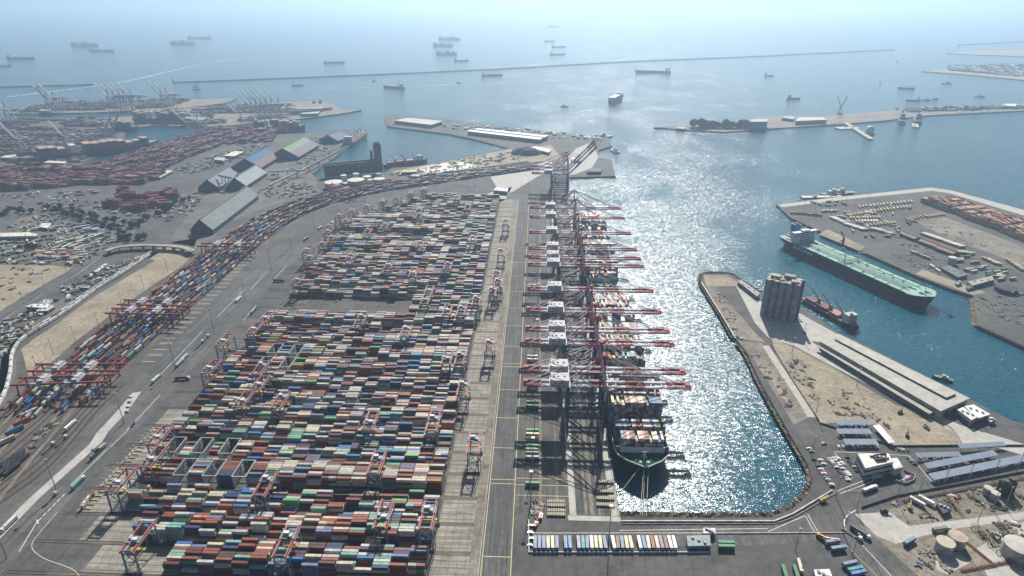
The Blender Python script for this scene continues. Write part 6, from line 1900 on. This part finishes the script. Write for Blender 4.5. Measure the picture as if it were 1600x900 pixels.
cars((1301, 716), (1331, 748), 12, 80, 'in the double row west of the office')
cars((1306, 714), (1320, 730), 6, 80, 'in the double row west of the office')
cars((1322, 714), (1340, 738), 8, 80, 'against the office west wall')
cars((1261, 699), (1270, 708), 2, 70, 'alone near the top of the shore lot')
cars((1282, 693), (1290, 694), 2, 60, 'as a pair in the middle of the open lot')
cars((1308, 699), (1320, 699), 2, 80, 'beside the short solar carports')
cars((1310, 666), (1360, 666), 12, 90, 'in the shade of the northernmost carport', fill=.6)
cars((1311, 681), (1360, 681), 12, 90, 'in the shade of the second short carport', fill=.85)
cars((1322, 699), (1372, 698), 12, 90, 'in the shade of the carport nearest the office', fill=.9)
cars((1402, 703), (1420, 704), 5, 80, 'beside the dirt field fence')
cars((1418, 715), (1430, 727), 4, 70, 'at the end of the carport rows')
cars((1436, 716), (1498, 714), 16, 85, 'behind the middle carport', fill=.7)
cars((1452, 735), (1550, 715), 24, 85, 'under the second longest carport', fill=.85)
cars((1462, 752), (1610, 720), 32, 85, 'under the longest carport', fill=.85)
cars((1405, 752), (1425, 745), 6, 60, 'inside the walled pen', fill=1)
cars((1524, 781), (1537, 791), 2, 20, 'in the open yard before the cooling stacks', fill=1)
cars((1580, 816), (1594, 822), 3, 70, 'as a trio at the right edge of the tank farm', fill=1)
cars((1486, 774), (1492, 780), 2, 40, 'beside the yellow pipe rack', fill=1)
cars((1575, 452), (1600, 462), 6, 80, 'in the small lot on the pier', fill=1)
cars((1146, 525), (1160, 530), 4, 60, 'at the corner of the silo pier', fill=1)
cars((1240, 488), (1252, 503), 8, 70, 'beside the concrete silos', fill=1)
cars((1255, 519), (1258, 522), 2, 60, 'on the apron between silos and warehouse', fill=1)
cars((829, 818), (829, 858), 4, 88, 'along the white wall left of the trailer row', fill=1)
cars((205, 617), (198, 648), 4, 60, 'on the light strip in the big yard', fill=.9)
cars((205, 668), (212, 660), 2, 20, 'near the painted lane in the big yard', fill=1)
cars((1265, 590), (1268, 594), 1, 30, 'on the scrub track beside the basin', fill=1)

# articulated trucks: tractor with a trailer
def truck(label, px, py, rz, cabc, boxc, flat=False, group=None):
    x, y = at(px, py)
    t = thing('truck', label, 'truck', (x, y, Z2 + .02), R(rz), group)
    m = MB(cabc); m.box(7.4, 0, .9, 2.4, 2.45, 2.6); m.box(8.9, 0, .7, .9, 2.3, 1.4); m.box(5.6, 0, .6, 3, 1.1, .5, col=(.05, .05, .05)); cb = m.build('cab', M['gloss'], t)
    m = MB((.03, .04, .05)); m.box(8.62, 0, 2.2, .08, 2.2, .9); m.build('windscreen', M['glass'], cb)
    for x_ in (-5.6, -4.4, 4.8, 5.9, 8.6):
        m = MB((.03, .03, .03)); m.box(x_, 0, 0, 1.0, 2.45, 1.0); m.build('wheels', M['paint'], t)
    m = MB((.12, .12, .13)); m.box(-.6, 0, 1.0, 12.8, 1.4, .3); ch = m.build('chassis', M['paint'], t)
    if not flat:
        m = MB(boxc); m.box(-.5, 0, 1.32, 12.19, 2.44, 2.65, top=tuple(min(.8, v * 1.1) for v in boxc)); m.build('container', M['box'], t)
    return t
def rdir(a, b):
    p, q = Vector(at(*a)), Vector(at(*b)); return math.degrees(math.atan2((q - p).y, (q - p).x))
up = rdir((100, 770), (170, 700))
for px, py, rz, cc, bc, lb, fl in ((122, 758, up, (.7, .7, .7), (.16, .36, .34), 'truck hauling a teal container up the terminal road', 0), (17, 820, up + 180, (.7, .7, .7), (.56, .60, .52), 'white cabbed truck hauling a pale green container at the left edge', 0),
        (136, 787, 95, (.42, .08, .03), (.62, .58, .48), 'orange cabbed truck with a cream container beside the crane pad', 0), (150, 712, up, (.10, .12, .13), (.10, .14, .15), 'dark truck beside a green striped container on the terminal road', 0), (156, 706, up, (.4, .4, .4), (.34, .44, .40), 'truck with pale green container next to the dark truck', 0),
        (244, 595, up, (.6, .5, .2), (.55, .60, .54), 'truck with pale container beside a yellow cab on the lane line', 0), (284, 593, 10, (.7, .7, .7), (.17, .05, .05), 'truck hauling a maroon container across the terminal road', 0), (281, 570, up, (.5, .55, .6), (.36, .42, .46), 'truck with grey blue containers below the light mast', 0),
        (288, 562, up, (.5, .55, .6), (.42, .48, .50), 'second truck with grey blue containers below the light mast', 0), (312, 540, up, (.7, .7, .68), (.5, .5, .5), 'white cabbed truck with an empty chassis by the crane pads', 1), (321, 531, up, (.7, .7, .68), (.5, .5, .5), 'empty chassis truck farther up beside the crane pads', 1),
        (373, 470, up, (.7, .7, .7), (.62, .63, .62), 'white truck on the upper terminal road', 0), (396, 488, up, (.2, .2, .2), (.3, .34, .36), 'truck parked along the lane beside the empty plot', 0), (178, 770, 20, (.7, .7, .7), (.5, .5, .5), 'white tractor waiting under the leftmost stacking crane', 1),
        (78, 783, up, (.6, .6, .6), (.4, .4, .4), 'empty chassis truck on the dashed lane', 1), (110, 668, up, (.74, .74, .74), (.74, .74, .74), 'white box truck parked beside the track fan', 0), (95, 692, up, (.6, .6, .6), (.5, .5, .5), 'bobtail tractor on the left service strip', 1), (75, 703, up, (.6, .6, .6), (.5, .5, .5), 'bobtail tractor near the chassis storage', 1),
        (500, 358, up - 8, (.6, .6, .6), (.5, .55, .55), 'truck with grey container on the far terminal road', 0), (478, 375, up - 8, (.5, .5, .5), (.2, .26, .24), 'truck with dark green container on the far terminal road', 0), (519, 350, up - 8, (.6, .6, .6), (.62, .62, .6), 'white trailer truck near the far rail crane', 0),
        (434, 440, 0, (.1, .1, .1), (.04, .04, .05), 'black container truck crossing by the middle blocks', 0), (1357, 767, 25, (.76, .76, .76), (.76, .76, .76), 'white bus on the road below the office', 0), (1341, 833, -50, (.7, .7, .7), (.10, .13, .14), 'truck with dark box on the curved road', 0), (1328, 835, -50, (.74, .74, .74), (.6, .6, .6), 'white pickup on the curved road', 1),
        (1468, 830, 12, (.5, .5, .5), (.2, .21, .22), 'silver tanker truck in the loading bay', 0)):
    truck(lb, px, py, rz, cc, bc, fl)
# parked trailers in the row below the quay
ROWC = ['slate blue', 'slate blue', 'slate blue', 'cream', 'cream', 'slate blue', None, 'blue', 'slate blue', None, 'grey', 'teal', 'slate blue', 'white', 'cream', 'cream', 'slate blue', None, 'white', 'rust brown', 'slate blue', 'cream', 'cream', None, 'white', 'blue', 'cream', 'rust brown', 'cream', 'slate blue', 'rust brown', 'white', 'white']
for k, c in enumerate(ROWC):
    if not c: continue
    p = at(836 + k * (1053 - 836) / (len(ROWC) - 1), 852)
    o = place('parked_trailer', TM[c], None, (p[0], p[1], Z2), R(90) + rng.normal(0, .02))
    tag(o, f"{c} trailer in the row below the quay, {ORD[k]} slot from the white wall"[:110], 'trailer', 'trailers in the row below the quay')
for px, py, c, rz, lb in ((1300, 850, 'slate blue', 12, 'slate blue trailer beside the red machine at the bottom right'), (1309, 860, 'slate blue', 12, 'second slate blue trailer nearest the light mast'), (1327, 884, 'slate blue', 15, 'slate blue trailer behind the blue row at the bottom'), (1335, 893, 'teal', 15, 'teal trailer in the bottom right group'), (1340, 899, 'blue', 15, 'bright blue trailer at the bottom edge'),
        (1134, 852, 'dark green', 0, 'dark green trailer right of the gatehouse, rear one'), (1134, 858, 'dark green', 0, 'dark green trailer right of the gatehouse, front one'), (1225, 898, 'dark green', 85, 'green container at the bottom edge, left one'), (1243, 899, 'dark green', 85, 'green container at the bottom edge, right one'), (1249, 888, 'cream', 80, 'cream cab at the bottom edge by the white workshop'),
        (1432, 787, 'white', -52, 'long pale tank trailer, left of two by the pipe rack'), (1446, 785, 'white', -52, 'long pale tank trailer, right of two by the pipe rack'), (1420, 849, 'slate blue', 30, 'dark grey skip near the cream storage tanks')):
    o = place('parked_trailer', TM[c], None, (*at(px, py), Z2), R(rz)); tag(o, lb, 'trailer')
# green straddle boxes and platforms on the apron
for k, (py, c) in enumerate(((676, 'dark green'), (682, 'cream'), (688, 'cream'), (694, 'dark green'), (700, 'dark green'), (706, 'dark green'), (712, 'cream'), (718, 'grey'), (632, 'dark green'), (638, 'dark green'), (608, 'grey'), (560, 'grey'), (565, 'cream'), (759, 'dark green'), (448, 'grey'), (430, 'grey'), (385, 'grey'))):
    o = place('parked_trailer', TM[c], None, (*at(832, py), Z2 + .05), rng.normal(0, .02)); tag(o, f"{c} container chassis parked under the crane backreach, {ORD[k]} of its line", 'trailer', 'chassis under the crane backreach')
def hatch_cover(label, px, py, group):
    t = thing('hatch_cover', label, 'hatch cover', (*at(px, py), Z2), 0, group)
    m = MB((.42, .38, .26)); m.box(0, 0, .4, 15, 3.4, 1.2); m.build('panel', M['paint'], t)
    m = MB((.12, .11, .09))
    for k in range(8): m.box(-6.6 + k * 1.9, 0, 1.6, .9, 3.0, .2)
    m.build('stiffeners', M['paint'], t)
for k, (px, py) in enumerate(((869, 785), (869, 791), (869, 799), (869, 805), (944, 754), (945, 769), (946, 780), (946, 790))): hatch_cover(f"tan ribbed ship hatch platform, {('stacked beside the landside rail', 'laid between the crane rails')[k > 3]}, {ORD[k % 4]} from the water end", px, py, 'hatch platforms on the apron')
# yellow and red mobile machines
def machine(name, label, cat, px, py, rz, c):
    t = thing(name, label, cat, (*at(px, py), Z2), R(rz))
    m = MB(c); m.box(0, 0, .9, 6, 2.6, 1.4); m.box(-1.8, 0, 2.3, 2.2, 2.2, .8); m.build('body', M['gloss'], t)
    m = MB((.04, .05, .06)); m.box(.6, 0, 2.3, 1.8, 1.8, 1.6, top=c); m.build('cab', M['gloss'], t)
    for x_ in (-2, 2): m = MB((.03, .03, .03)); m.box(x_, 0, 0, 1.4, 2.9, 1.4); m.build('wheels', M['paint'], t)
    m = MB(c); m.bar((-2.4, 0, 3), (5.5, 0, 4.2), .8); m.build('boom', M['gloss'], t)
machine('wheel_loader', 'yellow loader by the flood wall at the basin corner', 'loader', 1285, 784, 30, (.62, .42, .03)); machine('reach_stacker', 'orange yellow reach stacker at the bottom right', 'reach stacker', 1281, 841, -50, (.55, .27, .03))
machine('boom_lift', 'red boom machine beside the slate blue trailer', 'lift', 1295, 846, -20, (.50, .10, .05)); machine('mobile_crane', 'red mobile machine parked by the white wall', 'crane', 837, 822, 70, (.50, .08, .05)); machine('mobile_crane', 'pink red machine parked beside the service gear on the apron', 'crane', 845, 809, 80, (.55, .14, .12)); machine('forklift', 'small dark forklift near the bare dirt', 'forklift', 1381, 801, 10, (.05, .06, .06))
machine('loader', 'small yellow loader beside the long tank trailers', 'loader', 1421, 794, 60, (.4, .33, .15)); machine('excavator', 'dark rusty excavator in the dirt field', 'excavator', 1406, 645, 40, (.22, .10, .06)); machine('excavator', 'dark excavator standing right of the dirt field', 'excavator', 1417, 681, 60, (.16, .1, .08))

# ------------------------------------------------------------------ clutter in open yards: one object each
def heap_mesh(seed, c):
    rg = np.random.default_rng(seed); m = MB(c)
    for k in range(9): g = rg.uniform(.5, 1.5); m.box(rg.normal(0, 2.4), rg.normal(0, 2.0), 0, rg.uniform(.8, 3.5), rg.uniform(.6, 2.2), rg.uniform(.3, 1.8), rg.uniform(0, 3), tuple(min(.75, v * g) for v in c))
    m.box(0, 0, 0, 5.5, 4.5, .35, .4, tuple(v * .7 for v in c)); me = m.mesh('equipment'); me.materials.append(M['paint']); return me
HEAP = {'pale': heap_mesh(1, (.34, .31, .25)), 'dark': heap_mesh(2, (.10, .10, .10)), 'tan': heap_mesh(3, (.24, .19, .12)), 'blue grey': heap_mesh(4, (.20, .24, .28))}
def scatter(poly_px, n, kinds, label, cat, group, meshes, name, rz=None, probs=None):
    poly = [at(*p) for p in poly_px]; xs = [p[0] for p in poly]; ys = [p[1] for p in poly]
    k = 0; tries = 0
    while k < n and tries < n * 40:
        tries += 1
        x, y = rng.uniform(min(xs), max(xs)), rng.uniform(min(ys), max(ys))
        if not inside((x, y), poly): continue
        c = kinds[rng.choice(len(kinds), p=probs)]
        o = place(name, meshes[c], None, (x, y, Z2 + .02), (rng.uniform(0, 6.28) if rz is None else R(rz) + rng.normal(0, .06) + math.pi * rng.integers(0, 2)))
        if meshes is HEAP: q = rng.uniform(.4, .95); o.scale = (q, q, q)
        tag(o, f"{c} {label}", cat, f"{c} {group}"[:60]); k += 1
scatter(((1228, 560), (1250, 560), (1275, 600), (1262, 610), (1240, 590)), 22, ['pale', 'dark'], 'scrap equipment along the western edge of the dirt field', 'equipment', 'scrap along the dirt field edge', HEAP, 'equipment_heap')
scatter(((1262, 612), (1300, 600), (1400, 650), (1480, 680), (1400, 690), (1320, 655), (1290, 655)), 22, ['pale', 'dark', 'tan'], 'scrap heap scattered in the open dirt field', 'equipment', 'scrap in the open dirt field', HEAP, 'equipment_heap')
scatter(((1165, 548), (1188, 545), (1250, 640), (1235, 645)), 16, ['dark', 'tan'], 'low heap on the scrub strip beside the basin', 'heap', 'heaps on the scrub strip', HEAP, 'equipment_heap')
scatter(((1115, 455), (1125, 455), (1165, 520), (1150, 522)), 18, ['dark', 'tan', 'pale'], 'rubble heap along the silo pier wall', 'heap', 'heaps along the silo pier', HEAP, 'equipment_heap')
scatter(((1395, 398), (1440, 392), (1510, 425), (1480, 440), (1420, 415)), 40, ['pale', 'dark', 'blue grey'], 'machinery in the pier equipment yard', 'equipment', 'machinery on the pier', HEAP, 'equipment_heap')
scatter(((1536, 465), (1560, 460), (1600, 470), (1600, 520), (1540, 500)), 26, ['pale', 'dark', 'blue grey'], 'boat gear on the far right dock', 'equipment', 'boat gear on the right dock', HEAP, 'equipment_heap')
scatter(((1420, 362), (1460, 345), (1560, 380), (1590, 400), (1520, 390)), 24, ['dark', 'pale'], 'stored gear in the grey yard behind the sheds', 'equipment', 'gear behind the brown sheds', HEAP, 'equipment_heap')
scatter(((1380, 790), (1450, 775), (1600, 752), (1600, 790), (1560, 800), (1500, 800), (1460, 812)), 40, ['tan', 'dark', 'pale'], 'process gear in the tank farm yard', 'equipment', 'process gear in the tank farm', HEAP, 'equipment_heap')
scatter(((1430, 850), (1460, 845), (1480, 895), (1440, 895)), 10, ['dark', 'pale', 'blue grey'], 'skid unit beside the cream tanks', 'equipment', 'skids beside the cream tanks', HEAP, 'equipment_heap')
scatter(((1520, 825), (1600, 810), (1600, 850), (1560, 860)), 22, ['tan', 'dark', 'pale'], 'process gear around the largest tank', 'equipment', 'gear around the largest tank', HEAP, 'equipment_heap')
scatter(((832, 782), (850, 782), (848, 808), (832, 808)), 8, ['pale', 'dark'], 'service gear beside the hatch platforms', 'equipment', 'service gear on the apron', HEAP, 'equipment_heap')
lot = rdir((80, 400), (170, 372))
scatter(((80, 386), (100, 378), (165, 362), (178, 370), (140, 392), (90, 392)), 48, ['cream', 'grey', 'white', 'dark green'], 'trailer parked in the dense lot left of the elevated road', 'trailer', 'trailers left of the elevated road', TM, 'parked_trailer', lot)
scatter(((40, 394), (90, 390), (140, 394), (120, 408), (50, 404)), 42, ['cream', 'grey', 'white', 'rust brown'], 'trailer in the cluttered yard above the bare field', 'trailer', 'trailers above the bare field', TM, 'parked_trailer', 20)
scatter(((100, 350), (125, 350), (180, 366), (150, 366)), 26, ['white', 'grey', 'blue'], 'trailer below the tree belt', 'trailer', 'trailers below the tree belt', TM, 'parked_trailer', 40)
scatter(((0, 380), (60, 375), (60, 392), (0, 400)), 16, ['grey', 'cream', 'dark green'], 'trailer scattered at the left edge of the lot', 'trailer', 'trailers at the left edge', TM, 'parked_trailer')
scatter(((0, 420), (60, 415), (90, 430), (60, 450), (0, 480)), 20, ['pale', 'dark', 'tan'], 'scrap pile on the bare field left of the road', 'equipment', 'scrap on the bare field', HEAP, 'equipment_heap')
scatter(((95, 445), (150, 425), (190, 410), (160, 432), (110, 465)), 22, ['dark', 'blue grey', 'pale'], 'stored gear between the road and the white train', 'equipment', 'gear beside the white train', HEAP, 'equipment_heap')
scatter(((0, 505), (40, 495), (70, 500), (30, 530), (0, 545)), 16, ['dark', 'pale', 'blue grey'], 'stored gear in the yard below the white building', 'equipment', 'gear below the white building', HEAP, 'equipment_heap')
cen, siz, col, rzs = [], [], [], []
for pp, nn in ((((230, 330), (290, 305), (320, 300), (300, 335), (255, 350)), 120), (((265, 265), (340, 240), (400, 225), (420, 228), (350, 258), (300, 272)), 170), (((400, 300), (440, 285), (500, 288), (500, 300), (430, 312)), 90),
               (((600, 275), (650, 262), (740, 245), (800, 238), (840, 245), (760, 258), (660, 274)), 170), (((455, 225), (500, 212), (540, 206), (545, 222), (490, 262), (470, 270), (420, 285)), 120), (((60, 330), (5, 360), (60, 372), (120, 378), (180, 372)), 110), (((0, 374), (190, 372), (130, 414), (0, 412)), 300), (((95, 450), (150, 425), (235, 396), (190, 420), (110, 475)), 130), (((0, 500), (40, 492), (95, 462), (60, 500), (20, 540), (0, 560)), 90),
               (((-20, 305), (60, 300), (230, 330), (200, 350), (60, 330)), 110)):
    poly = [at(*p) for p in pp]; xs = [p[0] for p in poly]; ys = [p[1] for p in poly]; k = 0
    while k < nn:
        x, y = rng.uniform(min(xs), max(xs)), rng.uniform(min(ys), max(ys))
        if not inside((x, y), poly): continue
        g = rng.choice([.08, .2, .4, .6], p=[.4, .25, .2, .15]); tn = rng.random()
        cen.append((x, y, Z2)); siz.append((rng.uniform(2, 12), rng.uniform(1.5, 4), rng.uniform(.8, 3.5))); rzs.append(rng.choice([.55, .55 + 1.57, rng.uniform(0, 3)])); col.append((g, g * (1 - .12 * tn), g * (1 - .3 * tn)))
        k += 1
tag(box_cloud('yard_clutter', M['paint'], cen, siz, col, rzs), 'far mass of small stored gear and vehicles in the bulk yards and shore strips', 'yard clutter', kind='stuff')
scatter(((1290, 318), (1420, 322), (1430, 345), (1400, 372), (1330, 370), (1300, 350)), 34, ['tan', 'cream', 'grey', 'rust brown'], 'trailer standing loose on the tanker pier apron', 'trailer', 'loose trailers on the tanker pier', TM, 'parked_trailer')
scatter(((1360, 372), (1410, 366), (1500, 398), (1480, 412), (1400, 392)), 30, ['dark', 'tan', 'blue grey'], 'stored gear between the dock and the brown sheds', 'equipment', 'gear between dock and brown sheds', HEAP, 'equipment_heap')
scatter(((1500, 395), (1600, 432), (1600, 460), (1520, 430), (1490, 412)), 26, ['tan', 'cream', 'grey', 'dark green'], 'trailer in the lot along the pier road', 'trailer', 'trailers along the pier road', TM, 'parked_trailer', 20)
scatter(((80, 300), (160, 296), (165, 305), (100, 312)), 16, ['grey', 'white', 'rust brown'], 'trailer on the open ground before the red stacks', 'trailer', 'trailers before the red stacks', TM, 'parked_trailer', 10)
scatter(((-10, 735), (30, 712), (42, 722), (5, 752)), 26, ['black'], 'empty chassis in the dense block at the left edge', 'trailer', 'chassis at the left edge', TM, 'parked_trailer', up)
scatter(((60, 672), (80, 655), (96, 662), (50, 700), (40, 700)), 16, ['dark', 'pale'], 'track materials heaped beside the track fan', 'equipment', 'heaps beside the track fan', HEAP, 'equipment_heap')
scatter(((430, 470), (600, 468), (590, 486), (400, 490)), 14, ['pale', 'tan'], 'paving rubble in the empty yard plot', 'rubble', 'rubble in the empty plot', HEAP, 'equipment_heap')
# landside pads: white posts and tractors under the leftmost cranes
for b in range(2, 6):
    yc_ = Y0 + b * PITCH + PITCH / 2
    if 736 < yc_ < 800: continue
    o = place('barrier_rack', RACKM, None, (-366, yc_, Z2)) if b > 2 else None
    if o is None:
        m = MB((.55, .52, .40)); m.box(0, 0, 0, .8, 21, .25)
        for k in range(5):
            m.box(0, -10 + k * 5, 0, .5, .5, 6.5); m.box(0, -10 + k * 5, 6.3, 2.4, .4, .3); m.box(3, -10 + k * 5, 0, 6, .4, .8, col=(.5, .45, .2))
        RACKM = m.mesh('barrier_rack'); RACKM.materials.append(M['paint'])
        o = place('barrier_rack', RACKM, None, (-366, yc_, Z2))
    tag(o, f"row of slim lane posts at the landward end of the {ORD[b]} container block", 'lane posts', 'lane posts at the landward block ends')

# ------------------------------------------------------------------ light masts
def mast_proto(h):
    t = thing('light_mast', None, 'light mast')
    m = MB((.30, .31, .32)); m.cyl(0, 0, 0, h, .45 if h > 30 else .3, .22, 8); m.build('pole', M['steel'], t)
    m = MB((.34, .34, .34)); q = 1 if h > 30 else .55; m.cyl(0, 0, h - .6, h, 1.1 * q, 1.1 * q, 8)
    for k in range(8): m.box(1.3 * q * math.cos(k * .785), 1.3 * q * math.sin(k * .785), h - .9, .65 * q, .65 * q, .5, k * .785, col=(.34, .34, .33))
    m.build('lamp_head', M['steel'], t)
    return t
MAST = {36: mast_proto(36), 22: mast_proto(22)}
first = {36: True, 22: True}
def mast(px, py, h, label, group):
    o = MAST[h] if first[h] else copy_tree(MAST[h]); first[h] = False
    o.location = (*at(px, py), 0); tag(o, label, 'light mast', group)
for k, p in enumerate(((11, 872), (90, 771), (194, 662), (274, 577), (335, 522), (383, 470), (424, 421), (455, 388), (492, 362), (530, 344), (572, 330), (680, 305), (742, 292))):
    mast(*p, 36, f"tall floodlight mast on the terminal road, {ORD[k]} from the front", 'floodlight masts along the terminal road')
for k, p in enumerate(((951, 846), (829, 790), (832, 735), (835, 676), (837, 600), (839, 540), (841, 480), (842, 420), (843, 360), (844, 320))):
    mast(*p, 36, f"floodlight mast on the quay apron, {ORD[k]} from the front", 'floodlight masts on the quay apron')
for k, p in enumerate(((60, 583), (84, 555), (118, 534), (155, 513), (191, 480), (225, 452), (262, 424), (300, 398))):
    mast(*p, 22, f"lamp mast along the landward side of the rail yard, {ORD[k]} from the front", 'lamp masts along the rail yard')
for k, p in enumerate(((72, 455), (118, 465), (38, 478), (104, 427), (45, 400), (55, 380), (135, 372), (200, 350), (137, 318), (224, 336))):
    mast(*p, 22, f"lamp mast in the left yards, {ORD[k]} of ten", 'lamp masts in the left yards')
for k, p in enumerate(((1332, 868), (1318, 834), (1306, 776), (1338, 797), (1400, 782), (1434, 776), (1472, 765), (1510, 757), (1550, 750), (1588, 739), (1274, 650), (1237, 553), (1338, 603), (1268, 712), (1550, 797), (1570, 793), (1527, 817), (1243, 860), (1255, 530))):
    mast(*p, 22, f"lamp mast in the right hand yards, {ORD[k]} of nineteen", 'lamp masts in the right hand yards')
for k, p in enumerate(((1257, 322), (1273, 330), (1298, 322), (1320, 325), (1335, 326), (1355, 318), (1496, 405), (1535, 423), (1572, 440))):
    mast(*p, 22, f"lamp mast on the tanker pier, {ORD[k]} of nine", 'lamp masts on the tanker pier')
